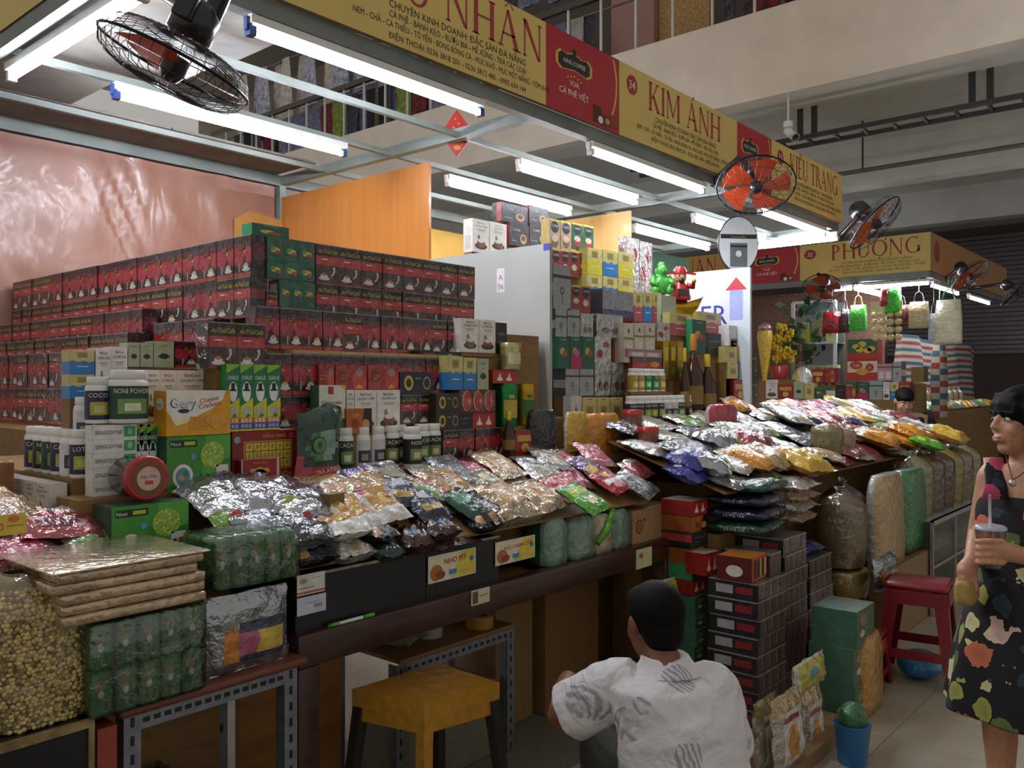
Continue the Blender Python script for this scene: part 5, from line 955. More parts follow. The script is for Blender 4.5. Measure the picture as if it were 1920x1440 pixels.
# wrapped green bundles on the rack
def bundle(u0, u1, vt, vb, Y, n, rows, z0, z1, label, d=.09):
    a, b_ = P(u0, vb, Y=Y), P(u1, vb, Y=Y); w = b_.x-a.x; h = z1-z0; t = thing('wrapped_bundle', label, 'bundle', (a.x, Y, z0))
    for r in range(rows):
        for i in range(n):
            m = MB(); bw = w/n; hh = h/rows; m.rbox(-bw/2+.002, bw/2-.002, 0, d, 0, hh-.003, c('3c7a45', 'pack'), .012); pl = PL(m, (-bw/2, -.0008, 0), (bw, 0, 0), (0, 0, hh)); pl.ell(.35, .7, .22, .12, c('8f8a5a', 'pack'), 0, 9); pl.ell(.4, .5, .13, .09, c('c9d0c9', 'pack'), 0, 8); pl.ring(.6, .25, .18, .15, .8, c('7a9a80', 'pack'), 0, 10)
            o = m.build('snack_pack', t, (bw*(i+.5), .004*random.uniform(0, 1), hh*r), (0, random.uniform(-.03, .03), random.uniform(-.04, .04)))
    m = MB(); m.rbox(-.006, w+.006, -.008, d+.01, -.0, h+.006, FILM(), .015); m.build('plastic_wrap', t)
bundle(172, 385, 1130, 1300, 1.98, 5, 2, ZL, ZL+.215, 'two-row bundle of green snack packs in clear film on the rack', .1); bundle(405, 560, 1010, 1105, 2.03, 5, 1, ZL+.22, ZL+.36, 'single-row bundle of green snack packs in clear film above the silver bag', .16)
# rice paper stack
t = thing('rice_paper_stack', 'stack of beige rice paper packs in clear film on the green bundle', 'packets', (0, 0, 0)); a = P(105, 1120, Y=1.98).x; b_ = P(378, 1100, Y=1.98).x; zz = ZL+.225
for i in range(5):
    m = MB(); ox = random.uniform(-.012, .012); m.rbox(a+ox, b_+ox, 1.975+.006*random.uniform(-1, 1), 2.30, zz+.0245*i, zz+.0235+.0245*i, c('bfa686', 'wrapsilver', bump=.25), .006); m.build('rice_paper_pack', t)
b = MB(); b.rbox(a-.015, b_+.015, 1.962, 2.31, zz+.1215, zz+.1265, c('c4b498', 'wrapsilver', bump=.3), .002); b.build('plastic_wrap', t)
b = MB(); b.box(a+.01, b_-.03, 2.085, 2.3, ZL, zz-.001, PLY); tag(b.build('display_step'), 'low plywood block under the rice paper stack', 'riser')
# silver bag with food picture
t = thing('seaweed_bag', 'silver bag with a colourful food picture standing on the rack', 'packet', (0, 0, 0)); Y = 2.0; x0 = P(397, 1240, Y=Y).x; x1 = P(551, 1240, Y=Y).x; zt = ZL+.2
me = packet_mesh(x1-x0, .21, .05, 'silver2', 5); STY['picbag'] = [('a5a8ac', 'foil'), ('39405a', 'pack', .3, .95, .12, .62), ('c9b24a', 'pack', .62, .9, .2, .5), ('b55a7a', 'pack', .36, .55, .2, .5), ('c97a2c', 'pack', .18, .3, .12, .6)]
me = packet_mesh(x1-x0, .21, .05, 'picbag', 1); link('bag_body', me, t, ((x0+x1)/2, Y+.06, ZL+.105), (math.radians(90), 0, 0)); 
# big bag of lotus seeds
t = thing('lotus_seed_bag', 'large clear bag full of dried lotus seeds on a black framed board', 'bag', (0, 0, 0)); cx, cy, zb, hb = P(62, 1200, Y=2.1).x, 2.14, ZL+.005, .325; rx, ry = .135, .125
def bagshape(th, q): 
    e = 3.2; ca_, sa_ = math.cos(th), math.sin(th); r = 1/((abs(ca_)**e+abs(sa_)**e)**(1/e)); pr = (.93+.09*math.sin(q*2.6))*(1 if q < .78 else max(.05, 1-((q-.78)/.3)**1.6)); rr = r*pr*(1+.04*noise.noise((ca_*2, sa_*2, q*3)))
    return Vector((cx+rx*rr*ca_, cy+ry*rr*sa_, zb+q*hb))
bm = bmesh.new(); bmesh.ops.create_icosphere(bm, subdivisions=1, radius=1); iv = [v.co.copy() for v in bm.verts]; bm.verts.index_update(); ifc = [[v.index for v in f.verts] for f in bm.faces]; bm.free()
m = MB(); S1, S2 = c('cdb87c', 'matte', var=.12, bump=0), c('bda566', 'matte', var=.12, bump=0); rr_ = random.Random(3)
for j in range(36):
    q = (j+.5)/36*.93
    for i in range(92):
        if rr_.random() < .06: continue
        th = 2*math.pi*(i+(j % 2)*.5+rr_.uniform(-.3, .3))/92; p = bagshape(th, q+rr_.uniform(-.008, .008)); cc_ = Vector((cx, cy, p.z)); p = cc_+(p-cc_)*rr_.uniform(.945, .985); s_ = rr_.uniform(.0062, .0076)
        m.add([p+v*s_ for v in iv], ifc, S1 if rr_.random() < .6 else S2, True)
m2 = MB(); vs = [cc for cc in (bagshape(2*math.pi*i/32, j/16) for j in range(17) for i in range(32))]; vs = [Vector((cx, cy, p.z))+(p-Vector((cx, cy, p.z)))*.95 for p in vs]; m2.add(vs, [(j*32+i, j*32+(i+1) % 32, (j+1)*32+(i+1) % 32, (j+1)*32+i) for j in range(16) for i in range(32)], c('9a8450', 'matte'), True)
o = m.build('lotus_seeds', t); o['kind'] = 'stuff'; m2.build('seed_core', t)
m = MB(); m.add([bagshape(2*math.pi*i/40, j/24)+Vector((0, 0, .03*max(0, j/24-.75))) for j in range(25) for i in range(40)], [(j*40+i, j*40+(i+1) % 40, (j+1)*40+(i+1) % 40, (j+1)*40+i) for j in range(24) for i in range(40)], FILM(), True); m.build('plastic_film', t)
b = MB(); xx = P(175, 1400, Y=2.0).x; b.box(.55, xx, 2.0, 2.3, .0, ZL+.002, c('101012', 'card')); 
for a0, a1, z0, z1 in ((.55, xx, ZL-.016, ZL+.004), (xx-.012, xx, .3, ZL-.016)): b.box(a0, a1, 1.992, 2.0, z0, z1, c('8f7a4c', 'wood'))
tag(b.build('crate'), 'black box with thin wooden edging under the lotus seed bag', 'crate')
# loose bags behind the seeds
t = thing('zip_bag', 'clear zip bag with green sweets lying behind the rice paper', 'packet', (0, 0, 0)); p = P(165, 1010, Y=2.30)
m = MB(); nx, ny = 12, 10; vs = []
x0, x1 = P(48, 1000, Y=2.3).x, P(282, 1000, Y=2.3).x
for j in range(ny+1):
    for i in range(nx+1): x = x0+(x1-x0)*i/nx; q = j/ny; vs.append((x, 2.28+.12*q+.012*noise.noise((x*9, q*3, 1)), ZL+.235+.15*q+.018*noise.noise((x*12, q*4, 0))))
fs = [(j*13+i, j*13+i+1, (j+1)*13+i+1, (j+1)*13+i) for j in range(ny) for i in range(nx)]; m.add(vs, fs, glass('zip_film', 'e8ebe8', .28, .12, .9, 12), True); m.build('bag_film', t)
m = MB(); m.add([(x, y+.02, z-.012) for x, y, z in vs[:13*7]], fs[:12*6], c('4f7a3a', 'pack', var=.3, bscale=30), True); m.build('sweets', t)
b = MB(); b.box(.58, 1.395, 2.31, 2.415, .75, 1.019, PLY); tag(b.build('display_step'), 'plywood block under the loose bags of the side counter', 'riser')
for st, x, y, z_, w, l, rz, lb in (('pink', .80, 2.36, ZL+.33, .24, .2, .2, 'pinkish sweets packet beside the yellow price tag'), ('tan', .82, 2.5, ZL+.42, .2, .2, .4, 'tan nut packet at the left end of the side counter'), ('cleargrn', 1.05, 2.37, ZL+.345, .24, .14, .1, 'white and green packet lying under the coconut cartons'), ('rose', .95, 2.42, ZL+.38, .2, .16, -.2, 'dark rose packet behind the white and green one'), ('lime', .72, 2.32, ZL+.30, .16, .12, 0, 'green sweets packet under the yellow price tag')):
    bag(st, (x, y, z_), w, l, .03, rz, .4, None, None, 1, label=lb)
b = MB(); b.box(.56, .975, 2.42, 3.2, .75, ZL+.41, PLY); tag(b.build('display_step'), 'plywood block at the end of the side counter', 'riser')
b = MB(); b.box(-.04, .04, 0, .002, 0, .05, c('d0b43a')); pl = PL(b, (-.04, 0, 0), (.08, 0, 0), (0, 0, .05)); pl.text('90', .2, .25, .5, c('b0202a'), 1); pl.ell(.65, .75, .16, .16, c('c96a2c'), 1); pl.rect(.45, .4, .9, .46, c('8a7a20'), 1); tag(b.build('price_tag', None, P(18, 1003, Y=2.29), (-.2, 0, 0)), 'yellow price tag with red 90 in the loose bags', 'card')
t = thing('brandy_carton', 'amber brown wrapped carton at the far left of the side counter', 'box', (0, 0, 0)); b = MB(); b.rbox(.84, .96, 2.75, 3.1, ZL+.411, ZL+.54, c('8a5a2a', 'film'), .01); b.build('carton_body', t)
# ---------------------------------------------------------------- second and third stall: counters, shelves and goods
b = MB(); b.box(3.96, 5.60, 2.02, 2.66, 0, .98, PLY); tag(b.build('display_counter'), 'wooden counter of the second stall hidden behind cartons and sacks', 'counter')
b = MB(); b.box(5.62, 7.66, 2.02, 2.66, 0, .98, PLY); tag(b.build('display_counter'), 'wooden counter of the third stall behind the glass cases', 'counter')
b = MB(); b.box(3.46, 5.57, 2.69, 3.30, 0, 1.16, PLY); tag(b.build('display_counter'), 'plywood shelf block of the second stall under the jars and gift boxes', 'counter')
b = MB(); b.box(5.66, 7.66, 3.30, 4.2, 0, 1.2, PLY); tag(b.build('display_counter'), 'plywood shelf block at the back of the third stall', 'counter')
k1 = .33; R0 = (1.80, 1.0)
ramp(3.60, 7.66, 1.80, 2.68, 1.0, k1, 'long sloping shelf under the packets of the second and third stalls')
PLACED = []
GR = 'hidden plywood risers of the second stall'
def bs(name, kind, u0, u1, vt, vb, label, Y=2.75, d=.08, cat='box', group=None, base=1.16):
    a, b_ = P(u0, vb, Y=Y), P(u1, vb, Y=Y); um = (u0+u1)/2; z0 = P(um, vb, Y=Y).z; z1 = P(um, vt, Y=Y).z
    best = None
    for q in PLACED:
        ov = min(b_.x, q[1])-max(a.x, q[0])
        if ov > .25*(b_.x-a.x) and min(Y+d, q[3])-max(Y, q[2]) > .02 and abs(q[4]-z0) < .06 and (best is None or q[4] > best): best = q[4]
    if best is not None: z0 = best+.0006
    elif z0 < base+.05: z0 = base
    else:
        bb = MB(); bb.box(a.x+.004, b_.x-.004, Y+.012, Y+d-.002, base, z0-.0008, PLY); tag(bb.build('display_riser'), 'plain plywood riser hidden behind the stacked goods of the second stall', 'riser', GR)
    PLACED.append((a.x, b_.x, Y, Y+d, z1))
    return put(name, kind, b_.x-a.x-.002, d, max(.02, z1-z0), ((a.x+b_.x)/2, Y+d/2, z0), 0, label, cat, group)
B = bs
B('sweet_carton', 'white', 1070, 1090, 742, 790, 'plain white carton at the foot of the grey tea boxes', 2.70, .05)
for i, (u0, u1) in enumerate(((1092, 1119), (1120, 1143), (1144, 1168))): B('sweet_carton', 'cplain', u0, u1, 745, 790, 'cream yellow carton with brown emblem, number %s in its row of three' % ('one', 'two', 'three')[i], 2.70, .05)
for u0, u1, l in ((1060, 1086, 'left'), (1087, 1113, 'right')): B('tea_box', 'grey', u0, u1, 692, 742, 'grey tea box with dark emblem under the green teas, %s one' % l, 2.76)
for i, (u0, u1) in enumerate(((1045, 1068), (1069, 1091), (1092, 1115))): B('tea_box', ['greentea', 'greentea2', 'greentea'][i], u0, u1, 632, 692, ['dark green fruit tea box beside the grey divider', 'green tea box with magenta lower half', 'dark green fruit tea box beside the silver pack'][i], 2.76)
for u0, u1, l in ((1041, 1063, 'beside the divider'), (1064, 1087, 'in the middle of its row')): B('tea_box', 'grey', u0, u1, 580, 632, 'grey tea box above the green teas, '+l, 2.76)
B('wrapped_box', 'silver', 1088, 1112, 588, 632, 'small box in crinkled silver film above the green teas', 2.76)
B('tea_box', 'grey', 1037, 1070, 497, 580, 'tall grey tea box with dark stripe by the divider board', 2.76); B('coffee_box', 'nescr', 1071, 1089, 535, 585, 'red coffee box with cup picture beside the tall grey box, left', 2.76, .06); B('coffee_box', 'nescr', 1089, 1107, 535, 587, 'red coffee box with cup picture beside the tall grey box, right', 2.76, .06)
B('wrapped_box', 'silver', 1115, 1145, 680, 742, 'coconut coffee box in silver film, left of two', 2.76); B('wrapped_box', 'silver', 1146, 1176, 680, 742, 'coconut coffee box in silver film, right of two', 2.76)
B('wrapped_box', 'silverred', 1115, 1146, 632, 690, 'tall pack in red and silver film beside the green teas', 2.76); B('sweet_carton', 'redfruit', 1148, 1185, 640, 682, 'red fruit sweets box below the gift boxes', 2.78)
B('wrapped_box', 'silver', 1118, 1168, 590, 640, 'broad box in brownish silver film', 2.76, .1); B('wrapped_box', 'silverblack', 1130, 1187, 545, 600, 'black box in glaring silver film', 2.80, .1)
for i in range(3): B('gift_box', 'gift', 1169+20*i, 1188+20*i, 606, 670, 'ivory gift box with brown seal beside the red boxes, one of three', 2.72, .08, group='ivory gift boxes')
for i, k in enumerate(('cred', 'cblue', 'cred')): B('sweet_carton', k, 1188+17.5*i, 1205+17.5*i, 548, 604, ['cream and red carton left of the narrow blue one', 'narrow cream and blue carton between two red ones', 'cream and red carton beside the gold ingot'][i], 2.84, .07)
for i, k in enumerate(('cblue', 'cblue', 'cyel')): B('sweet_carton', k, 1101+29*i, 1129+29*i, 516+3*i, 562, 'cream carton with %s lower half, second row under the yellow ones, %s' % (('blue', 'left'), ('blue', 'middle'), ('yellow', 'right'))[i], 2.92, .08)
for i, k in enumerate(('cyel', 'cblue', 'cyel')): B('sweet_carton', k, 1101+29*i, 1129+29*i, 466+4*i, 516+4*i, ['cream and yellow carton at the left of the top row', 'cream and blue carton between two yellow ones in the top row', 'cream and yellow carton at the right of the top row'][i], 2.92, .08)
for i in range(4): B('coffee_box', 'nescr', 1034+17*i, 1051+17*i, 466+2*i, 520, 'red coffee box with cup picture in the row under the brown boxes', 2.96, .07, group='row of red coffee boxes')
for i in range(4): B('coffee_box', ['nescw', 'nescw', 'nescg', 'nescg'][i], 1030+21*i, 1050+21*i, 411+4*i, 466+3*i, ['brown and cream coffee box on top of the shelf, first', 'brown and cream coffee box on top of the shelf, second', 'green coffee box with red cup at the top, first', 'green coffee box with red cup at the top, second'][i], 2.98, .06)
for i, (u0, u1, vt, vb) in enumerate(((955, 992, 420, 462), (993, 1028, 422, 462), (940, 990, 384, 420), (992, 1028, 388, 422))): B('coffee_box', 'blackcof', u0, u1, vt, vb, ['black coffee box above the grey divider, lower left', 'black coffee box above the grey divider, lower right', 'black coffee box above the grey divider, upper left', 'black coffee box above the grey divider, upper right'][i], 3.22, .07)
for i, (u0, u1) in enumerate(((886, 917), (918, 950))): B('wrapped_box', ['coco', 'coco2'][i], u0, u1, 412+6*i, 474, 'silvery wrapped coconut coffee box behind the grey divider, %s' % ('left', 'right')[i], 3.22, .07)
for i in range(2): B('wrapped_box', 'silverred', 1174+25*i, 1198+25*i, 446+8*i, 548, 'tall pack in glaring red and silver film beside the jade figure, %s' % ('left', 'right')[i], 3.0, .06)
B('gift_box', 'cred', 1256, 1300, 588, 630, 'cream and red box in clear film under the gold ingot', 2.75, .1); B('gift_box', 'cred', 1312, 1352, 586, 626, 'cream and red box beside the white board', 2.78, .08); B('gift_box', 'greentea', 1298, 1324, 600, 662, 'dark green liquor box standing before the white board', 2.70, .06)
for i in range(3): B('gift_box', 'gold', 1243+13*i, 1255+13*i, 640, 712, 'tall gold tube box in the row beside the amber bottles', 2.70, .05, group='tall gold boxes')
B('sweet_carton', 'cplain', 1361, 1382, 650, 680, 'cream carton upper left by the blue stripe', 2.68, .07); B('sweet_carton', 'cplain', 1364, 1384, 680, 710, 'cream carton lower left by the blue stripe', 2.68, .07); B('sweet_carton', 'cblue', 1385, 1405, 650, 710, 'cream and blue carton at the edge of the white board', 2.68, .07)
B('gift_box', 'white', 1367, 1408, 612, 636, 'small white box lying before the white board', 2.70, .12); B('gift_box', 'redfruit', 1370, 1400, 636, 650, 'dark red flat box under the white box', 2.70, .1)
B('tea_box', 'teabk', 1402, 1420, 658, 708, 'dark olive tea box at the end of the white board', 2.68, .05); B('tea_box', 'teabk', 1402, 1422, 710, 752, 'dark tea box with gold oval by the orange packets', 2.66, .05); B('tea_box', 'plainred', 1376, 1400, 712, 752, 'dark red tea box next to the one with the gold oval', 2.66, .05)
B('tea_carton', 'sage', 1285, 1320, 740, 775, 'pale green noni tea box over the small jars', 2.62, .06, base=1.29); B('gift_box', 'navy', 1321, 1344, 740, 758, 'small navy and white box beside the pale green one', 2.62, .05, base=1.29)
B('gift_box', 'silverred', 1232, 1256, 605, 640, 'shiny red wrapped box under the gold ingot', 2.74, .07); B('gift_box', 'redcup', 1232, 1256, 640, 668, 'red wrapped box behind the tall gold boxes', 2.76, .06); B('gift_box', 'black', 1326, 1352, 625, 668, 'black box with white print behind the amber bottles', 2.74, .06)
B('gift_box', 'redfruit', 1186, 1241, 670, 692, 'dark red carton lying under the pinkish tray box', 2.70, .1)
B('gift_box', 'pink', 1177, 1241, 655, 670, 'dark tray box with pinkish lid above the gold jars', 2.70, .1)
for i in range(5): jar(1186+13*i, 690, 736, 2.68, .03, ('b09030', 'd8c46a', 'f0e8c0') if i not in (2, 3) else ('1f7a44', '6fbf6a', 'd0e8c0'), 'small jar with %s label in the upper jar row of the second stall' % ('gold' if i not in (2, 3) else 'green'), 'small jars of the second stall', z0=1.455, h=.135, txt='TRÀ')
b = MB(); b.box(P(1178, 0, Y=2.68).x-.02, P(1250, 0, Y=2.68).x+.02, 2.65, 2.689, 1.29, 1.454, PLY); tag(b.build('display_riser'), 'plywood ledge under the gold and green jars', 'riser')
for i in range(9): jar(1183+13*i, 734, 792, 2.60, .034, [NV, NB, NV, NV, NV, NW, NW, NG, NB][i], 'white capped powder jar in the lower jar row of the second stall', 'lower jar row of the second stall', z0=1.288, h=.145, txt='NONI')
b = MB(); b.box(P(1174, 0, Y=2.6).x-.03, P(1300, 0, Y=2.6).x+.04, 2.56, 2.645, 1.265, 1.287, PLY); tag(b.build('display_riser'), 'plywood ledge under the lower jar row', 'riser')
bottle(1300, 626, 706, 2.62, .06, 'large amber liquor bottle with orange cap beside the gold boxes', cap='c98a2c', z0=1.29); bottle(1326, 664, 738, 2.58, .055, 'round amber liquor bottle with yellow cap', z0=1.288); bottle(1284, 652, 706, 2.60, .03, 'thin dark liquor bottle with yellow cap behind the round one', z0=1.29)
# jade figure, god of wealth on gold ingot
t = thing('jade_figure', 'translucent green jade laughing figure on the shelf', 'figurine', P(1240, 552, Y=2.86), -.7); t.scale = (.78, .78, .85); J = c('4fb04a', 'plastic', rough=.15); b = MB(); b.ball((0, 0, .07), (.085, .06, .08), J); b.ball((0, 0, .125), (.06, .045, .05), J);
for q_ in (-1, 1): b.tube([(q_*.06, 0, .13), (q_*.09, -.03, .08), (q_*.05, -.06, .07)], [.028, .024, .018], 8, J)
b.ball((-.06, -.02, .03), (.04, .05, .035), J); b.ball((.06, -.02, .03), (.04, .05, .035), J); b.build('body', t); b = MB(); b.ball((0, -.01, .175), (.045, .045, .05), J); b.ball((-.045, 0, .17), (.012, .012, .025), J, 6, 5); b.ball((.045, 0, .17), (.012, .012, .025), J, 6, 5); b.ball((0, -.055, .17), (.008, .008, .008), J, 6, 5); b.lathe([(.03, .2), (.034, .222), (.018, .245)], 10, J); b.build('head', t)
q = P(1240, 552, Y=2.86); put('gift_box', 'sage', .18, .11, q.z-.012-1.16, (q.x, 2.86, 1.16), 0, 'tall pale green carton under the jade figure', 'box')
p = P(1272, 592, Y=2.87); GL = c('c9a026', 'metal', rough=.2)
t = thing('gold_ingot', 'shiny gold boat-shaped ingot ornament', 'ornament', p, -.75); b = MB(); vs = []; n = 14
for z_, s_, q in ((0, .55, 1), (.05, .85, .9), (.085, 1.1, .8)):
    for k in range(n): a = 2*math.pi*k/n; vs.append((.16*s_*math.cos(a), .05*s_*q*math.sin(a), z_+(.05*abs(math.cos(a))**3 if z_ > .06 else 0)))
b.add(vs, [(i*n+k, i*n+(k+1) % n, (i+1)*n+(k+1) % n, (i+1)*n+k) for i in range(2) for k in range(n)]+[tuple(range(2*n, 3*n))], GL, True); b.build('ingot_body', t); b = MB(); b.ball((0, 0, .08), (.07, .035, .035), GL); b.build('ingot_dome', t)
b = MB(); b.box(p.x-.07, p.x+.07, 2.84, 2.9, 1.16, p.z-.001, PLY); tag(b.build('display_riser'), 'riser under the gold ingot', 'riser')
t = thing('wealth_god_figure', 'red robed god of wealth figurine with winged hat on the ingot', 'figurine', p+Vector((0, -.01, .1)), -.7); Rr = c('a8201e', 'plastic'); Sk = c('d8a27a', 'plastic'); b = MB(); b.lathe([(.07, 0), (.075, .02), (.055, .08), (.035, .12)], 14, Rr); b.box(-.04, .04, -.075, -.06, .03, .07, c('3a3a34')); b.build('robe', t)
b = MB(); b.ball((0, -.005, .155), (.045, .042, .045), Sk); b.ball((0, -.048, .152), (.008, .008, .007), Sk, 6, 5)
for x in (-.018, .018): b.ball((x, -.043, .165), .006, c('1a1a1a'), 6, 5)
b.ball((0, -.035, .128), (.02, .015, .018), c('1d1a18'), 8, 6); b.build('head', t); b = MB(); b.lathe([(.047, .175), (.046, .2), (.03, .225)], 14, Rr); b.bar((-.11, 0, .178), (-.04, 0, .188), .02, .014, Rr); b.bar((.04, 0, .188), (.11, 0, .178), .02, .014, Rr); b.build('hat', t)
for sgn in (-1, 1): b = MB(); b.tube([(sgn*.05, -.01, .1), (sgn*.08, -.04, .09), (sgn*.075, -.06, .115)], [.02, .018, .013], 8, Rr); b.ball((sgn*.075, -.065, .125), .016, c('c9a026', 'metal'), 8, 6); b.build('arm', t)
# heaps of the second and third stall -----------------------------------
G2 = 'snack packets heaped in the second stall'; G3 = 'snack packets heaped in the third stall'
heap(3.64, 5.58, 1.80, 2.56, 1.0, k1, 11, 4, ['clear', 'grey', 'silverblk', 'cleargrn', 'white', 'rose', 'silver2', 'clear', 'cookie'], (.24, .26), .045, 'in the heap of the second stall', G2, .7)
heap(5.62, 7.66, 1.80, 2.62, 1.0, k1, 10, 5, ['white', 'clear', 'orange', 'white', 'yellow', 'pink', 'white', 'rose', 'cookie', 'cleargrn'], (.26, .28), .06, 'in the heap of the third stall', G3, .8)
def s2(style, u, v, w, l, t_, rz, up, label, dt=0, gr=G2):
    p = slope(u, v, R0[0], R0[1]+up, k1); bag(style, p, w, l, t_, rz, math.atan(k1)+dt, None, gr, len(label) % 3, label=label)
for a in (('blue', 1290, 880, .26, .2, .09, .1, .02, 'deep blue packet with silver end beside the orange boxes'), ('blue', 1292, 900, .26, .2, .08, .1, -.02, 'deep blue packet under the other blue one'), ('silver2', 1330, 885, .2, .2, .08, .4, .04, 'crumpled silver foil bag beside the blue packets'), ('orange', 1395, 870, .26, .3, .07, .2, .05, 'orange dried squid packet behind the navy pile'), ('yellow', 1495, 878, .26, .3, .09, -.2, .06, 'yellow dried mango packet above the clear pile'), ('tan', 1430, 868, .28, .3, .08, .1, .05, 'tan shredded squid packet beside the yellow one'), ('grey', 1290, 848, .3, .24, .05, .2, .05, 'grey foil packet behind the crumpled silver bag'), ('cleargrn', 1380, 815, .34, .2, .06, -.3, .06, 'pale green striped packet lying aslant on the heap'), ('silver2', 1340, 835, .3, .24, .08, .2, .07, 'silver foil packet under the aslant pale green one'), ('rose', 1400, 835, .28, .24, .08, .1, .07, 'rose sweets packet in silver film beside the aslant packet')):
    s2(*a)
for a in (('orange', 1640, 830, .34, .3, .08, .2, .08, 'bright orange dried fruit packet in the third stall'), ('orange', 1700, 820, .3, .3, .09, -.2, .1, 'orange packet beside the pale green one in the third stall'), ('lime', 1735, 838, .2, .24, .06, .3, .1, 'lime green packet among the orange ones'), ('yellow', 1770, 825, .26, .3, .1, 0, .09, 'yellow fruit packet before the seated seller'), ('red', 1530, 790, .2, .4, .05, -.5, .1, 'red and white striped pack on the slanted candy row'), ('navy', 1500, 785, .16, .4, .05, -.5, .1, 'navy striped pack on the slanted candy row'), ('white', 1475, 785, .2, .4, .06, -.5, .1, 'glaring white pack on the slanted candy row'), ('purple', 1575, 785, .18, .4, .05, -.5, .1, 'purple pack on the slanted candy row'), ('yellow', 1600, 782, .16, .36, .05, -.5, .1, 'yellow and dark pack on the slanted candy row'), ('rose', 1545, 782, .16, .36, .05, -.5, .1, 'rose pack between the red and purple packs')):
    s2(*a, gr=G3)
# standing bags between
for u0, u1, vt, vb, Y, d, c1, c2, l in ((1002, 1048, 768, 850, 2.44, .06, '23262a', '2c2c30', 'black tea bag with red banner standing by the divider'), (1068, 1105, 772, 862, 2.47, .05, 'd0a83a', 'e0d8c0', 'small yellow and white cracker bag beside the orange bag'), (1103, 1172, 775, 880, 2.46, .09, 'd0862a', 'c97a24', 'puffy orange cracker bag in shiny film')):
    standpack(u0, u1, vt, vb, Y, d, c1, c2, l, None)
b = MB(); a = P(1002, 0, Y=2.44).x; b.box(a, P(1175, 0, Y=2.44).x, 2.425, 2.53, 1.0, 1.145, PLY); tag(b.build('display_riser'), 'plywood ledge under the orange cracker bag', 'riser')
jm = [(1185, 768, 815, 2.5, 'red banded jar of nuts beside the orange cracker bag'), (1215, 800, 850, 2.3, 'round candy jar with red lid on the second stall heap')]
for u, vt, vb, Y, l in jm:
    p = P(u, vb, Y=Y); h = P(u, vt, Y=Y).z-p.z; t = thing('candy_jar', l, 'jar', p); b = MB(); b.lathe([(.05, 0), (.055, .005), (.055, h*.8)], 18, c('7a4a3a', 'pack')); b.build('jar_body', t); b = MB(); b.lathe([(.057, h*.8), (.057, h*.97), (.05, h)], 18, c('b5262a', 'plastic')); b.build('jar_lid', t); b = MB(); b.lathe([(.0556, h*.1), (.0556, h*.22)], 18, c('b5262a', 'plastic'), cap=False); b.build('jar_band', t)
# orange cracker packs near the white board
heap(5.0, 5.6, 2.5, 2.66, 1.24, .5, 3, 1, ['orange'], (.2, .2), .06, 'below the tea boxes of the second stall', 'orange packets by the white board', .4)
t_ = standpack(1335, 1388, 758, 808, 2.35, .06, 'b53a4a', 'c9b8b5', 'clear bag with red sweets standing in the heap', None)
# carton stacks on the floor -------------------------------------------
GS = 'wrapped coffee carton stacks beside the squatting man'
def cstack(x0, y0, lx, ly, n, h, kind, label, group, z0=0, jit=.006):
    for i in range(n):
        o = put('wrapped_carton', kind, lx, ly, h-.001, (x0+lx/2+random.uniform(-jit, jit), y0+ly/2+random.uniform(-jit, jit), z0+h*i), random.uniform(-.02, .02), label, 'carton', group)
cstack(3.50, 1.60, .30, .235, 8, .079, 'cartons', 'film-wrapped coffee carton in the front stack behind the squatting man', GS)
put('wrapped_carton', 'redcarton', .17, .16, .105, (3.58, 1.71, .634), .05, 'orange red coffee carton with dark stripes on top of the front stack', 'carton'); put('wrapped_carton', 'santa', .12, .1, .1, (3.55, 1.89, .634), -.1, 'red carton with white cup print behind the striped one', 'carton')
put('wrapped_carton', 'cartons', .12, .22, .1, (3.73, 1.73, .634), 0, 'dark film-wrapped carton beside the orange red one', 'carton')
cstack(3.83, 1.62, .27, .235, 10, .078, 'cartons', 'film-wrapped coffee carton in the middle stack', GS); cstack(4.13, 1.62, .30, .235, 8, .079, 'cartons', 'film-wrapped coffee carton in the stack beside the brown sack', GS)
bag('blue', (4.27, 1.73, .635), .28, .2, .06, 0, 0, None, None, 1, label='silver and blue packet on the stack beside the brown sack')
cstack(3.50, 1.90, .16, .22, 7, .075, 'greenpack', 'green wrapped pack in the pile under the hanging tag', 'green wrapped packs by the counter end'); cstack(3.67, 1.87, .14, .22, 8, .078, 'black', 'black and red box in the narrow pile behind the front stack', 'black boxes behind the front stack')
for i, (k, z_) in enumerate((('santa', .53), ('greentea', .60), ('orange', .67), ('black', .745), ('orange', .82), ('santa', .893))): put('wrapped_carton', k, .15, .16, .069, (3.58, 2.0, z_), 0, ['red box above the green packs', 'dark green box above the red one', 'orange box in the pile by the counter end', 'black box between two orange ones', 'orange box under the topmost red one', 'red box topmost under the blue packets'][i], 'carton')
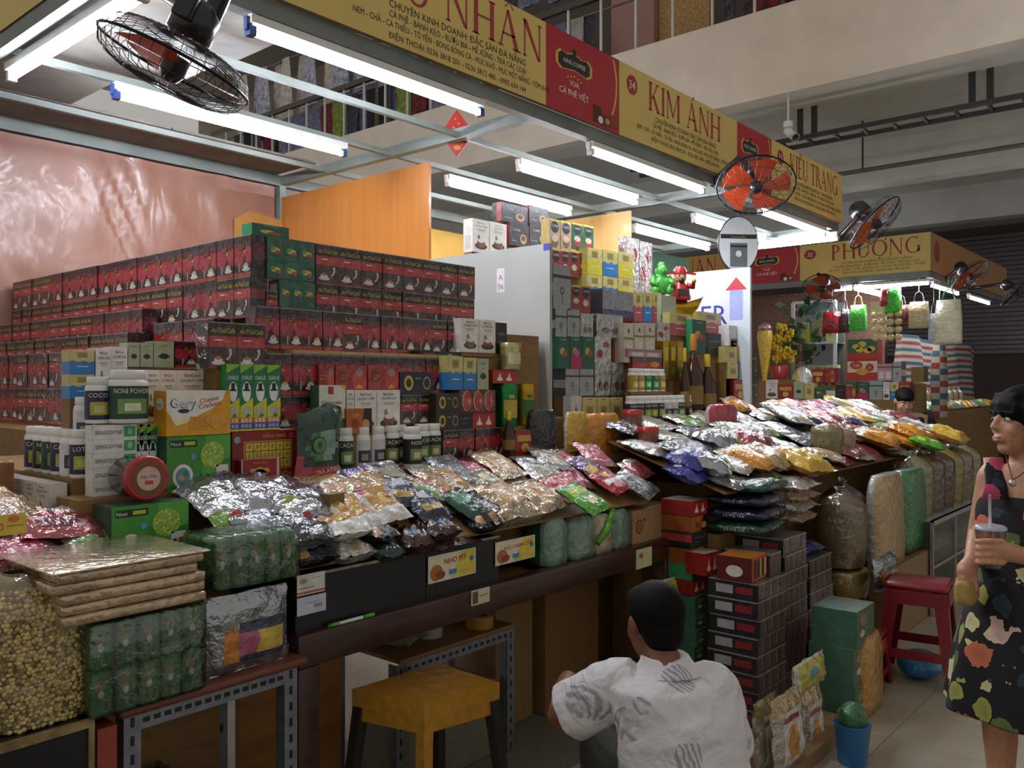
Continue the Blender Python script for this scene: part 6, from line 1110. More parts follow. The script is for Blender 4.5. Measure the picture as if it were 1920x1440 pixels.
def brickpack(x0, y0, z0, w, l, h, col, txt, label, rz=0, c2='c9cfd0'):
    b = MB(); nx, ny, nz = 8, 6, 3; bm = bmesh.new(); bmesh.ops.create_cube(bm, size=1); bmesh.ops.subdivide_edges(bm, edges=list(bm.edges), cuts=5, use_grid_fill=True)
    for v in bm.verts:
        x, y, z_ = v.co; e = (1-(abs(x)*2)**6*.25)*(1-(abs(y)*2)**6*.25); q = noise.noise((x*5+z0*30, y*5, z_*3)); v.co = Vector((x*w*(1-.12*(abs(z_)*2)**3), y*l*(1-.12*(abs(z_)*2)**3), z_*h*e*(1+.12*q)))
    bm.verts.index_update(); b.add([v.co+Vector((0, 0, h/2)) for v in bm.verts], [[v.index for v in f.verts] for f in bm.faces], c(col, 'pack'), True); bm.free()
    pl = PL(b, (-w/2, -l/2-.001, 0), (w, 0, 0), (0, 0, h)); pl.text(txt, .5, .38, .3, c(c2, 'pack'), 0, fit=.62)
    pl = PL(b, (-w/2-.001, l/2, 0), (0, -l, 0), (0, 0, h)); pl.text(txt, .5, .38, .3, c(c2, 'pack'), 0, fit=.7)
    tag(b.build('tea_packet', None, (x0, y0, z0), (0, 0, rz)), label, 'packet', 'brick tea packets on the carton stacks')
for i, (cl, l_) in enumerate((('173c2c', 'bottom dark green tea packet of the navy pile'), ('161d34', 'lower navy tea packet with white lettering'), ('161d34', 'upper navy tea packet with white lettering'), ('1c4a38', 'green tea packet on top of the navy pile'))): brickpack(3.82+.015*i, 1.80+.006*i, .80+.062*i, .34, .27, .062, cl, 'CÀ PHÊ TRÀ', l_, .1-.03*i)
for i in range(4): bag('white' if i % 2 else 'tan', (4.22+.012*i, 1.79, .80+.052*i), .3, .28, .07, .1, .06, None, 'clear packets piled beside the navy ones', i % 3, label='clear whitish packet in the pile beside the navy packets')
b = MB(); b.box(3.66, 4.4, 1.865, 2.01, .0, .795, PLY); tag(b.build('display_step'), 'plywood block under the navy and clear packet piles', 'riser')
# green box tower and green bags in the aisle
cstack(P(1558, 1345, Z=0).x-.02, 1.30, .24, .2, 3, .165, 'greenpack', 'dark green wrapped pack in the tower on the aisle floor', 'green tower in the aisle', 0)
t = thing('blue_bucket', 'small blue plastic tub on the floor by the green tower', 'tub', (3.45, 1.18, 0)); b = MB(); b.lathe([(.055, 0), (.07, .15), (.073, .155)], 16, c('2f6fa8', 'plastic')); b.build('tub_body', t); b = MB(); b.ball((0, 0, .18), (.06, .06, .06), c('2c6a3a', 'pack')); b.build('green_contents', t)
# hanging pineapple packs and yellow tag
def hangpack(u0, u1, vt, vb, Y, style, label, pic=None):
    a, b_ = P(u0, vb, Y=Y), P(u1, vb, Y=Y); um = (u0+u1)/2; z0 = P(um, vb, Y=Y).z; z1 = P(um, vt, Y=Y).z; w = b_.x-a.x; h = z1-z0
    STY.setdefault('pine', [('b9b3a4', 'wrapsilver'), ('d8d4cc', 'pack', .2, .8, .08, .78), ('c98a2a', 'pack', .3, .7, .15, .55), ('a83a2c', 'pack', .25, .75, .62, .7), ('b5a070', 'wrapsilver', 0, 1, .82, 1)])
    STY.setdefault('yelltag', [('c9c6b8', 'pack'), ('b5ac2a', 'pack', .05, .95, .05, .9), ('2f8a9a', 'pack', .3, .6, .45, .7)])
    o = link('snack_packet', packet_mesh(w, h, .05, style, 1), None, ((a.x+b_.x)/2, Y+.03, (z0+z1)/2), (math.radians(86), 0, 0)); tag(o, label, 'packet')
YH = 1.30
hangpack(1450, 1506, 1300, 1440, YH, 'pine', 'clear pineapple packet, left of the pair before the carton stacks'); hangpack(1502, 1543, 1290, 1425, YH+.05, 'pine', 'clear pineapple packet, right of the pair before the carton stacks'); hangpack(1418, 1460, 1310, 1440, YH+.08, 'pine', 'clear pineapple packet half hidden by the squatting man'); hangpack(1490, 1546, 1235, 1293, YH+.02, 'yelltag', 'small yellow packet with blue oval above the pineapple packets'); hangpack(1243, 1268, 1085, 1122, 2.0, 'yelltag', 'small yellow tag packet hanging at the counter end')
b = MB(); x0 = P(1420, 0, Y=1.42).x; b.box(x0, P(1540, 0, Y=1.42).x, 1.28, 1.45, 0, .058, c('8a6c48', 'card')); tag(b.build('cardboard_carton'), 'flat brown carton on the floor under the pineapple packets', 'carton')
# sacks -----------------------------------------------------------------
def grain(h1, h2, sc):
    key = ('grain', h1, h2, sc)
    if key in MATS: return MATS[key]
    m = bpy.data.materials.new('grain_'+h1); m.use_nodes = True; N = m.node_tree.nodes; L = m.node_tree.links; bs_ = N['Principled BSDF']
    tc = N.new('ShaderNodeTexCoord'); vo = N.new('ShaderNodeTexVoronoi'); vo.inputs['Scale'].default_value = sc; L.new(tc.outputs['Object'], vo.inputs['Vector'])
    r = N.new('ShaderNodeMix'); r.data_type = 'RGBA'; r.inputs['A'].default_value = (*srgb(h1), 1); r.inputs['B'].default_value = (*srgb(h2), 1); sp = N.new('ShaderNodeSeparateColor'); L.new(vo.outputs['Color'], sp.inputs[0]); L.new(sp.outputs[0], r.inputs['Factor']); L.new(r.outputs['Result'], bs_.inputs['Base Color'])
    bp = N.new('ShaderNodeBump'); bp.inputs['Strength'].default_value = .8; bp.inputs['Distance'].default_value = .006; bp.invert = True; L.new(vo.outputs['Distance'], bp.inputs['Height']); L.new(bp.outputs[0], bs_.inputs['Normal']); bs_.inputs['Roughness'].default_value = .5; bs_.inputs['Coat Weight'].default_value = .25; MATS[key] = m; return m
_SK = {}
def sack(loc, rx, ry, h, h1, h2, label, group=None, sc=130, neck=True):
    key = (round(rx, 2), round(ry, 2), round(h, 2), h1, h2)
    if key not in _SK:
        def sh(th, q, k=1):
            e = 2.8; ca_, sa_ = math.cos(th), math.sin(th); r = 1/((abs(ca_)**e+abs(sa_)**e)**(1/e)); pr = (.92+.1*math.sin(q*2.8))*(1 if q < .8 else max(.04, 1-((q-.8)/.22)**1.8)); return Vector((rx*k*r*pr*ca_*(1+.05*noise.noise((ca_*2+rx*9, sa_*2, q*3+h*7))), ry*k*r*pr*sa_, q*h))
        n, mm = 28, 18; fs = [(j*n+i, j*n+(i+1) % n, (j+1)*n+(i+1) % n, (j+1)*n+i) for j in range(mm) for i in range(n)]
        m = MB(); m.add([sh(2*math.pi*i/n, j/mm, .98) for j in range(mm+1) for i in range(n)], fs, grain(h1, h2, sc), True); m.face([sh(2*math.pi*i/n, 0, .98) for i in range(n)][::-1], grain(h1, h2, sc)); a = m.mesh('contents')
        m = MB(); m.add([sh(2*math.pi*i/n, j/mm, 1.015)+Vector((0, 0, .004 if j else 0)) for j in range(mm+1) for i in range(n)], fs, FILM(), True)
        if neck: m.lathe([(.03, h-.01), (.018, h+.012), (.035, h+.035)], 10, FILM(), cap=False)
        _SK[key] = (a, m.mesh('plastic_bag'))
    t = thing('grain_sack', label, 'sack', loc, random.uniform(-.2, .2), group); link('contents', _SK[key][0], t); link('plastic_bag', _SK[key][1], t); return t
sx, sy = 4.68, 1.66
b = MB(); b.box(sx-.14, sx+.14, sy-.11, sy+.13, 0, .16, c('8a6c48', 'card')); tag(b.build('crate'), 'low brown crate under the piled sacks', 'crate')
sack((sx, sy, .16), .14, .13, .20, '3a2c24', '5a4434', 'dark brown sack of seeds at the bottom of the pile', sc=120); sack((sx, sy, .36), .14, .13, .17, 'b5953f', 'cfb25c', 'short yellow sack of beans in the middle of the pile', sc=110); sack((sx-.02, sy, .53), .145, .13, .38, '8f7a52', 'ab9468', 'tall tan sack of nuts on top of the pile', sc=150)
b = MB(); b.box(4.86, 5.14, 1.66, 1.9, 0, .42, c('8a6c48', 'card')); tag(b.build('crate'), 'brown crate under the brown sack beside the tan one', 'crate')
sack((5.02, 1.77, .42), .13, .12, .50, '5c4334', '7d5f4c', 'tall brown sack of nuts behind the tan sack', sc=150)
sack((5.2, 1.93, 1.06), .09, .09, .2, '9a8648', 'b5a15c', 'olive green sack of beans on the counter behind the brown sack', sc=140); sack((5.5, 1.95, 1.065), .08, .08, .16, 'c0a37c', 'd2b890', 'beige sack of flour crackers beside the olive sack', sc=90)
standpack(1650, 1702, 890, 992, 1.56, .1, 'b89a6a', 'a8a49a', 'clear bag of snacks with yellow label before the brown sack', .43); standpack(1700, 1742, 880, 985, 1.58, .12, '3a7a4a', '8a9a8c', 'green and clear bag hanging beside the snacks', .45)
b = MB(); b.box(P(1648, 0, Y=1.56).x+.1, P(1745, 0, Y=1.56).x, 1.55, 1.65, 0, .428, c('8a6c48', 'card')); tag(b.build('crate'), 'brown crate under the clear snack bags', 'crate')
hangpack(1640, 1682, 1040, 1105, 1.45, 'picbag', 'white crumpled plastic bag hanging by the red stools')
# glass case of the third stall with sacks on it
xg0, xg1, yg = 5.95, 7.66, 1.53
t = thing('glass_case', 'low glass display case with metal edges under the row of sacks', 'display case', (xg0, yg, 0)); AL = c('b9bcbc', 'metal')
b = MB()
for x in (0, .57, 1.14, 1.71): b.bar((x, 0, 0), (x, 0, .6), .02, .02, AL)
b.bar((0, 0, .6), (1.71, 0, .6), .025, .03, AL); b.bar((0, 0, .02), (1.71, 0, .02), .025, .03, AL); b.bar((0, 0, .31), (1.71, 0, .31), .012, .015, AL); b.build('metal_frame', t)
b = MB(); b.box(.01, 1.7, .003, .006, .03, .59, PANE()); b.build('front_pane', t); b = MB(); b.box(0, 1.71, -.01, .45, .605, .615, c('9aa09c', 'plastic')); b.build('case_top', t); b = MB(); b.box(0, 1.71, .44, .45, 0, .6, c('4a4a44', 'card')); b.box(0, .01, 0, .44, 0, .6, c('4a4a44', 'card')); b.build('case_back', t); b = MB(); b.box(.01, 1.7, .02, .43, .30, .306, PANE()); b.build('glass_shelf', t)
for i in range(12):
    x = xg0+.1+.135*i
    for z_ in (.01, .308): bag(['green', 'white', 'brown', 'cleargrn', 'tan'][(i*3+int(z_*9)) % 5], (x, yg+.16, z_), .12, .22, .16, random.uniform(-.2, .2), random.uniform(.0, .1), 'stored inside the low glass case', 'packets in the low glass case', i % 3)
for i, (a1, a2, l) in enumerate((('a89a6c', 'bfb080', 'pale grain sack, first of the row on the glass case'), ('7d5f42', '94744f', 'brown grain sack on the glass case next to the pale one'), ('6d5038', '86684a', 'darker brown grain sack in the row on the glass case'), ('b5963c', 'c9ad55', 'yellow bean sack in the row on the glass case'), ('a08a62', 'b59e74', 'tan grain sack in the row on the glass case'), ('b0a070', 'c4b484', 'last pale grain sack on the glass case'))):
    sack((6.12+.27*i, 1.69, .615), .12, .12, .40, a1, a2, l, 'row of grain sacks on the glass case')
# stools ------------------------------------------------------------------
def plastic_stool(loc, w, h, col, label, rz=0, cut=True):
    t = thing('plastic_stool', label, 'stool', loc, rz); M_ = c(col, 'plastic'); wt = w*.40; wb = w*.5
    b = MB(); b.rbox(-wt, wt, -wt, wt, h-.03, h, M_, .012); b.build('seat', t)
    for sx_ in (-1, 1):
        for sy_ in (-1, 1):
            b = MB(); e = .045; tx, ty, bx, by = sx_*(wt-.003), sy_*(wt-.003), sx_*wb, sy_*wb; vs = []
            for (cx_, cy_, z_, ee) in ((bx, by, 0, e*.9), (tx, ty, h-.03, e*1.5)): vs += [(cx_, cy_, z_), (cx_-sx_*ee, cy_, z_), (cx_-sx_*ee, cy_-sy_*.01, z_), (cx_-sx_*.01, cy_-sy_*.01, z_), (cx_-sx_*.01, cy_-sy_*ee, z_), (cx_, cy_-sy_*ee, z_)]
            fs = [(i, (i+1) % 6, 6+(i+1) % 6, 6+i) for i in range(6)]+[(0, 1, 2, 3), (0, 3, 4, 5), (6, 7, 8, 9), (6, 9, 10, 11)]; b.add(vs, fs, M_); b.build('leg', t)
    for ax in range(4):
        R_ = Matrix.Rotation(ax*math.pi/2, 4, 'Z')
        for nm, z0_, z1_ in (('apron', h-.10, h-.03), ('stretcher', h*.27, h*.36)):
            b = MB(); f0, f1 = [wb+(wt-wb)*z_/h for z_ in (z0_, z1_)]; vs = [Vector(v_) for v_ in ((-f0+.03, -f0, z0_), (f0-.03, -f0, z0_), (f1-.03, -f1, z1_), (-f1+.03, -f1, z1_), (-f0+.03, -f0+.008, z0_), (f0-.03, -f0+.008, z0_), (f1-.03, -f1+.008, z1_), (-f1+.03, -f1+.008, z1_))]
            b.add([R_ @ v_ for v_ in vs], [(0, 1, 2, 3), (7, 6, 5, 4), (0, 4, 5, 1), (1, 5, 6, 2), (2, 6, 7, 3), (3, 7, 4, 0)], M_); b.build(nm, t)
    return t
p1 = P(1790, 1287, Z=0); plastic_stool((p1.x+.02, p1.y+.17, 0), .36, .50, '7d1822', 'dark red plastic stool, the taller one by the glass case', .15)
p2 = P(1665, 1300, Z=0); plastic_stool((p2.x+.06, p2.y+.14, 0), .24, .27, '8a1a24', 'small dark red plastic stool beside the tall one', .1)
t = thing('blue_bag', 'crumpled bright blue plastic bag under the tall red stool', 'bag', (p1.x+.03, p1.y+.17, 0)); b = MB(); b.ball((0, 0, .07), (.12, .11, .07), c('2a7fb0', 'pack'), 14, 9); b.build('bag_body', t)
standpack(1622, 1660, 1190, 1312, 1.28, .1, 'b5863a', 'a87a30', 'clear bag of orange crackers on the floor by the small stool', 0)
# taped stool
t = thing('taped_stool', 'wooden stool with its seat wrapped in yellow brown tape', 'stool', (0, 0, 0)); TP = c('c08a2e', 'pack', bump=.15, rough=.35); DL = c('2a2422', 'matte'); zs = .50
q = [P(795, 1318, Z=zs), P(937, 1280, Z=zs), P(822, 1243, Z=zs), P(660, 1292, Z=zs)]
def quadbox(b, c4, z0, z1, mat, o=0):
    ce = sum(c4, Vector())/4; pts = [p+(p-ce)*o for p in c4]; v = [(p.x, p.y, z0) for p in pts]+[(p.x, p.y, z1) for p in pts]; b.add(v, [(3, 2, 1, 0), (4, 5, 6, 7), (0, 1, 5, 4), (1, 2, 6, 5), (2, 3, 7, 6), (3, 0, 4, 7)], mat)
b = MB(); quadbox(b, q, zs-.055, zs, TP); b.build('seat', t); ce = sum(q, Vector())/4
for i, p in enumerate(q):
    d_ = (p-ce); b = MB(); f = p-d_*.12; g = p+d_*.12; mt = TP if i == 0 else DL; s_ = .02
    vs = [(f.x+x*s_, f.y+y*s_, zs-.055) for x, y in ((-1, -1), (1, -1), (1, 1), (-1, 1))]+[(g.x+x*s_*.8, g.y+y*s_*.8, 0) for x, y in ((-1, -1), (1, -1), (1, 1), (-1, 1))]; b.add(vs, [(0, 1, 2, 3), (7, 6, 5, 4), (0, 4, 5, 1), (1, 5, 6, 2), (2, 6, 7, 3), (3, 7, 4, 0)], mt); b.build('leg', t)
    n_ = q[(i+1) % 4]; b = MB(); pa, pb = p-d_*.05, n_-(n_-ce)*.05; b.bar((pa.x, pa.y, zs-.075), (pb.x, pb.y, zs-.075), .012, .05, TP); b.build('apron', t)
# under the counter
b = MB(); b.box(1.52, 1.93, 2.46, 2.485, .12, .7, wood_mat('knot_pine', '8a5a28', 'a8743a', (1.5, 9, 9), .5, .05)); b.ball((1.7, 2.457, .62), .012, c('9aa0a0', 'metal'), 8, 6); tag(b.build('pine_board'), 'knotty pine board standing under the counter with a steel knob', 'board')
t = thing('low_rack', 'low slotted steel rack under the counter carrying tape rolls', 'rack', (2.05, 2.28, 0)); b = MB(); b.box(0, .62, 0, .36, .50, .515, PLY); b.build('rack_top', t)
slotted((.0, 0, 0), (.0, 0, .5), 'leg', 10, 'z'); slotted((.60, 0, 0), (.60, 0, .5), 'leg', 10, 'z'); slotted((.02, -.003, .48), (.58, -.003, .48), 'rack_rail', 16, 'x'); slotted((.60, .34, 0), (.60, .34, .5), 'leg', 4, 'z'); slotted((.0, .34, 0), (.0, .34, .5), 'leg', 4, 'z')
def tape(x, y, z_, r, col, label):
    b = MB(); n = 24; b.lathe([(r, 0), (r, .048)], n, c(col, 'plastic'), (0, 0, 0), cap=False); b.lathe([(r*.6, .048), (r*.6, 0)], n, c('a88a5a', 'card'), cap=False)
    for z0_ in (0, .048):
        for k in range(n):
            a0, a1 = 2*math.pi*k/n, 2*math.pi*(k+1)/n; f = [(r*math.cos(a0), r*math.sin(a0), z0_), (r*math.cos(a1), r*math.sin(a1), z0_), (r*.6*math.cos(a1), r*.6*math.sin(a1), z0_), (r*.6*math.cos(a0), r*.6*math.sin(a0), z0_)]; b.face(f if z0_ else f[::-1], c(col, 'plastic'))
    tag(b.build('tape_roll', None, (x, y, z_)), label, 'tape roll')
tape(2.55, 2.36, .515, .058, 'b5862e', 'brown packing tape roll, front one on the low rack'); tape(2.58, 2.52, .515, .06, 'a87a26', 'brown packing tape roll behind the front one'); tape(2.33, 2.42, .515, .05, 'b0aba0', 'pale tape roll on the low rack'); bag('white', (2.18, 2.45, .517), .16, .2, .05, .3, 0, None, None, 1, label='crumpled clear plastic bag beside the tape rolls')
for x0, x1, y0, y1, z1, h_, l in ((2.75, 3.0, 2.45, 2.7, .62, '8f7048', 'brown cardboard carton under the counter beside the low rack'), (3.03, 3.45, 2.4, 2.66, .55, '86663f', 'second brown carton at the back under the counter'), (1.55, 1.98, 2.1, 2.4, .12, '8a6c48', 'flat carton on the floor behind the taped stool'), (2.1, 2.6, 2.32, 2.6, .3, '77705f', 'grey carton on the floor inside the low rack')):
    b = MB(); b.box(x0, x1, y0, y1, 0, z1, c(h_, 'card')); tag(b.build('cardboard_carton'), l, 'carton')
# ---------------------------------------------------------------- far stall behind the cross aisle
XF = 11.3
b = MB(); b.box(XF, 12.0, 3.15, 7.4, 0, 1.30, PLY); tag(b.build('display_counter'), 'wooden counter of the far stall under the PHƯỢNG sign', 'counter')
b = MB(); b.box(12.01, 16, 3.1, 3.5, 0, 1.12, PLY); tag(b.build('display_counter'), 'side counter of the far stall before the striped tarpaulin', 'counter')
b = MB(); b.box(12.9, 13.0, 3.95, 8.0, 0, 2.9, c('6a4a3a', 'wood')); tag(b.build('back_board'), 'brown back board of the far stall', 'board')
def fb(name, kind, u0, u1, vt, vb, label, X=XF, d=.15, cat='box', z0=None, group=None): return bxX(name, kind, u0, u1, vt, vb, X, d, label, cat, group, z0)
GF = 'small boxes on the far stall counter'
row = [(1436, 1458, 712, 752, 'coco', 'white box at the left end of the far counter'), (1459, 1487, 720, 752, 'plainred', 'red box next to the white one on the far counter'), (1488, 1507, 716, 752, 'sage', 'pale green box on the far counter'), (1508, 1526, 718, 752, 'cplain', 'cream green box on the far counter'), (1527, 1548, 727, 752, 'greentea', 'green box on the far counter'), (1549, 1566, 732, 752, 'white', 'low white box on the far counter'), (1567, 1584, 722, 752, 'black', 'black box on the far counter under the red bag'), (1585, 1606, 716, 752, 'redfruit', 'reddish snack box on the far counter'), (1607, 1629, 718, 752, 'greentea2', 'green and magenta box on the far counter'), (1630, 1655, 714, 752, 'grey', 'grey tea box on the far counter'), (1656, 1668, 716, 752, 'coco2', 'white narrow box on the far counter'), (1669, 1685, 718, 752, 'cblue', 'cream and blue box behind the seller'), (1686, 1706, 716, 752, 'plainred', 'red box behind the seller')]
for u0, u1, vt, vb, k, l in row: fb('goods_box', k, u0, u1, vt, vb, l, z0=1.301)
for i, (u0, u1, vt, vb, k, l) in enumerate(((1589, 1645, 636, 712, 'bigfruit', 'large red and green fruit carton on the far counter'), (1645, 1673, 682, 714, 'pink', 'pink box beside the large fruit carton'), (1674, 1690, 678, 716, 'grey', 'grey carton behind the seller'), (1708, 1732, 688, 716, 'brown', 'gold brown carton behind the seller'), (1522, 1545, 692, 720, 'plainred', 'dark red box before the glass cabinet'), (1546, 1566, 690, 722, 'redcup', 'red box before the glass cabinet right of the dark red one'))):
    fb('goods_box', k, u0, u1, vt, vb, l, X=XF+.2, d=.2)
b = MB(); b.box(XF+.21, 11.99, 3.15, 5.6, 1.301, 1.5, PLY); tag(b.build('display_riser'), 'riser on the far counter', 'riser')
# glass cabinet
t = thing('glass_cabinet', 'tall glass cabinet with white frame behind the yellow flowers', 'display case', (0, 0, 0)); XG = 11.75; ya, yb = P(1487, 0, X=XG).y, P(1566, 0, X=XG).y; z0, z1 = 1.50, P(1525, 566, X=XG).z
b = MB(); FRM = c('cfd2d2', 'metal')
for y in (ya, yb): b.bar((XG, y, z0), (XG, y, z1), .04, .04, FRM)
for z_ in (z0+.02, (z0+z1)/2, z1): b.bar((XG, ya, z_), (XG, yb, z_), .03, .035, FRM)
b.build('cabinet_frame', t); b = MB(); b.box(XG+.003, XG+.01, yb, ya, z0, z1, PANE()); b.build('cabinet_pane', t); b = MB(); b.box(XG+.35, XG+.37, yb, ya, z0, z1, c('4a5450', 'card')); b.box(XG+.02, XG+.35, yb, ya, (z0+z1)/2-.01, (z0+z1)/2, c('8a908c', 'metal')); b.build('cabinet_back', t)
for i in range(3): put('goods_box', ['cplain', 'brown', 'cyel', 'orange', 'cplain', 'cyel'][i], .13, .1, .3+.05*(i % 2), (XG+.2, yb+.12+.18*i, (z0+z1)/2+.001), -math.pi/2, 'gift box on the upper shelf of the glass cabinet', 'box', 'gift boxes in the glass cabinet')
for i in range(3): put('goods_box', 'cyel', .18, .1, .26, (XG+.2, yb+.11+.19*i, z0+.005), -math.pi/2, 'yellow box on the lower shelf of the glass cabinet', 'box', 'yellow boxes in the glass cabinet')
# flowers
t = thing('flower_arrangement', 'yellow orchid flowers with dark green leaves in a white pot', 'flowers', P(1462, 712, X=11.45)); rr_ = random.Random(5); b = MB()
for i in range(26):
    y, z_ = rr_.uniform(-.22, .12), rr_.uniform(.25, .75); 
    for k in range(5): a = k*1.257; b.ball((rr_.uniform(-.03, .03), y+.035*math.cos(a), z_+.035*math.sin(a)), (.012, .028, .028), c('d8b01c', 'pack', bump=0), 6, 4)
b.build('blossoms', t)['kind'] = 'stuff'
b = MB()
for i in range(34):
    a = rr_.uniform(0, 6.28); q = rr_.uniform(.3, 1.05); y = -.12+.24*math.cos(a)*rr_.uniform(.3, 1); x = .1+.1*math.sin(a); L_ = .16; d_ = Vector((rr_.uniform(-.4, .4), rr_.uniform(-1, 1), rr_.uniform(-.2, .9))).normalized(); s_ = d_.cross(Vector((1, 0, 0))).normalized()*.045; p = Vector((x, y-.12, q)); b.face([p, p+d_*L_*.5+s_, p+d_*L_, p+d_*L_*.5-s_], c('1f4a24', 'plastic'))
for i in range(6): b.tube([(0, -.1+.04*i, 0), (.02, -.15+.06*i, .4), (0, -.2+.07*i, .7)], .008, 5, c('2f5a2a', 'plastic'))
b.build('leaves', t)['kind'] = 'stuff'; b = MB(); b.lathe([(.1, 0), (.13, .18), (.12, .2)], 14, c('a8262a', 'plastic')); b.build('pot', t)
b = MB(); b.box(11.32, 11.6, t.location.y-.3, t.location.y+.3, 1.301, t.location.z-.001, PLY); tag(b.build('display_riser'), 'riser under the yellow flowers', 'riser')
standpack_y = P(1480, 715, X=11.4)
t = thing('wrapped_bouquet', 'round silvery wrapped gift basket beside the flowers', 'gift', Vector((11.42, P(1504, 714, X=11.42).y, 1.302))); b = MB(); b.ball((0, 0, .22), (.1, .16, .22), c('c9c6c0', 'wrapsilver'), 14, 10); b.build('wrapping', t); b = MB(); b.ball((-.09, .02, .25), (.03, .04, .16), c('c9b25a', 'pack'), 8, 6); b.build('ribbon', t)
t = thing('wrapped_bouquet', 'tall yellow paper cone of sweets at the left end of the far counter', 'gift', P(1434, 715, X=11.3)); b = MB(); b.lathe([(.03, 0), (.11, .62), (.1, .7)], 12, c('d0a82a', 'pack')); b.build('paper_cone', t); b = MB(); b.ball((0, 0, .74), (.1, .1, .08), c('b58a84', 'wrapsilver'), 10, 7); b.build('sweets', t)
# hanging bags
def hang(u0, u1, vt, vb, X, col, label, handle='3a3a3a', kind='pack', top=2.84):
    a, b_ = P(u0, vb, X=X), P(u1, vb, X=X); um = (u0+u1)/2; z0, z1 = P(um, vb, X=X).z, P(um, vt, X=X).z; w = a.y-b_.y; y = (a.y+b_.y)/2; t = thing('carrier_bag', label, 'bag', (X, y, z0)); h = z1-z0
    m = MB(); n = 12; vs = []
    for q, s_, dd in ((0, .95, .05), (.08, 1.0, .07), (.6, .97, .06), (1, .9, .035)):
        for k in range(n): an = 2*math.pi*(k+.5)/n; vs.append((dd*max(-1, min(1, 1.3*math.cos(an))), w/2*s_*max(-1, min(1, 1.3*math.sin(an)))*(1+.05*noise.noise((q*3, k, um))), q*h))
    m.add(vs, [(i*n+k, i*n+(k+1) % n, (i+1)*n+(k+1) % n, (i+1)*n+k) for i in range(3) for k in range(n)]+[tuple(range(3*n, 4*n)), tuple(reversed(range(n)))], c(col, kind), True); m.build('bag_body', t)
    m = MB(); m.tube([(0, -w*.25, h), (0, -w*.15, h+.1), (0, 0, h+.13), (0, w*.15, h+.1), (0, w*.25, h)], .01, 6, c(handle, 'plastic')); m.tube([(0, 0, h+.13), (0, 0, top-z0)], .005, 5, c(handle, 'plastic')); m.build('handle', t)
hang(1543, 1577, 585, 625, 11.53, '9a1622', 'dark red carrier bag hanging under the PHƯỢNG sign'); hang(1577, 1592, 580, 624, 11.53, '3a1a22', 'narrow dark carrier bag behind the red one'); hang(1594, 1625, 572, 621, 11.53, '4fc03a', 'bright green carrier bag hanging under the lamp', 'a8703a'); hang(1660, 1690, 540, 588, 11.53, '3ac02a', 'round green balloon-like bag hanging high', '3ac02a'); hang(1652, 1668, 540, 575, 11.53, 'b0262c', 'small red bag hanging beside the green one'); hang(1672, 1707, 572, 606, 11.6, '7a2a34', 'dark red patterned bag hanging behind the yellow packets'); hang(1704, 1742, 566, 615, 11.53, 'cdb98c', 'tan paper bag hanging beside the yellow packets'); hang(1754, 1804, 562, 645, 11.53, 'e8e0c0', 'large cream plastic bag glowing under the side lamp', '2f9a4a'); hang(1742, 1760, 588, 640, 11.6, 'c9ccd4', 'clear plastic bag behind the cream one')
t = thing('hanging_packets', 'strips of yellowish packets hanging from a card in the far stall', 'packets', P(1665, 640, X=11.5)); ya = P(1633, 0, X=11.5).y-t.location.y; yb = P(1692, 0, X=11.5).y-t.location.y
b = MB(); b.box(-.01, .01, yb, ya, .38, .52, c('e0d4a0', 'card')); b.tube([(0, 0, .52), (0, 0, 2.84-t.location.z)], .005, 5, c('8a8a8a')); b.build('card_top', t)
for i in range(4):
    for j in range(4): b = MB(); y = ya+(yb-ya)*(i+.5)/4; b.ball((0, y, .05+.1*j), (.03, .05, .045), c('d8c88c', 'pack'), 8, 6); b.build('sweet_packet', t)
# striped tarpaulin
def tarp():
    b = MB(); nx, nz = 40, 44; X0, X1, Z0, Z1 = 12.6, 17.5, .03, 2.2; vs = []; fs = []; ml = []; cc = ['a8a08c', '8a3a3c', 'a8a08c', '3a5a70', 'a8a08c', '8f4442', 'b0a894', '46606c']
    for j in range(nz+1):
        for i in range(nx+1): x = X0+(X1-X0)*i/nx; z_ = Z0+(Z1-Z0)*j/nz; vs.append((x, 3.75+.05*math.sin(x*6+z_*2)+.03*noise.noise((x*3, z_*3, 0)), z_+.03*math.sin(x*2)))
    for j in range(nz):
        for i in range(nx): a = j*(nx+1)+i; fs.append((a, a+1, a+nx+2, a+nx+1)); ml.append(c(cc[j % 8], 'cloth'))
    b.add(vs, fs, ml, True); tag(b.build('striped_tarpaulin'), 'red white and blue striped tarpaulin hung along the far stall', 'tarpaulin')
    b = MB(); n = 10; vs = []; ml = []; fs = []; p = P(1880, 760, Y=3.05)
    for j in range(17):
        for k in range(n): a = 2*math.pi*k/n; q = j/16; r = .05+.22*math.sin(min(1, q*1.25)*1.9)*(1-q*.25); vs.append((r*math.cos(a)*(1+.3*math.cos(3*a)), .4*r*math.sin(a), -q*1.25))
    for j in range(16):
        for k in range(n): fs.append((j*n+k, j*n+(k+1) % n, (j+1)*n+(k+1) % n, (j+1)*n+k)); ml.append(c(cc[(j+k//2) % 8], 'cloth'))
    b.add(vs, fs, ml, True); b.tube([(0, 0, -.02), (0, 0, .55)], .006, 5, c('8a8a8a')); tag(b.build('tarpaulin_roll', None, (12.1, 3.02, 2.32)), 'bundled end of striped tarpaulin hanging by a cord', 'tarpaulin')
tarp()
GFB = 'bright packets on the far side counter'
for i in range(14):
    x = 12.15+.28*i; bag(['cleargrn', 'white', 'yellow', 'orange', 'clear'][i % 5], (x, 3.25, 1.125), .26, .26, .12, random.uniform(-.3, .3), .2, 'on the far side counter', GFB, i % 3)
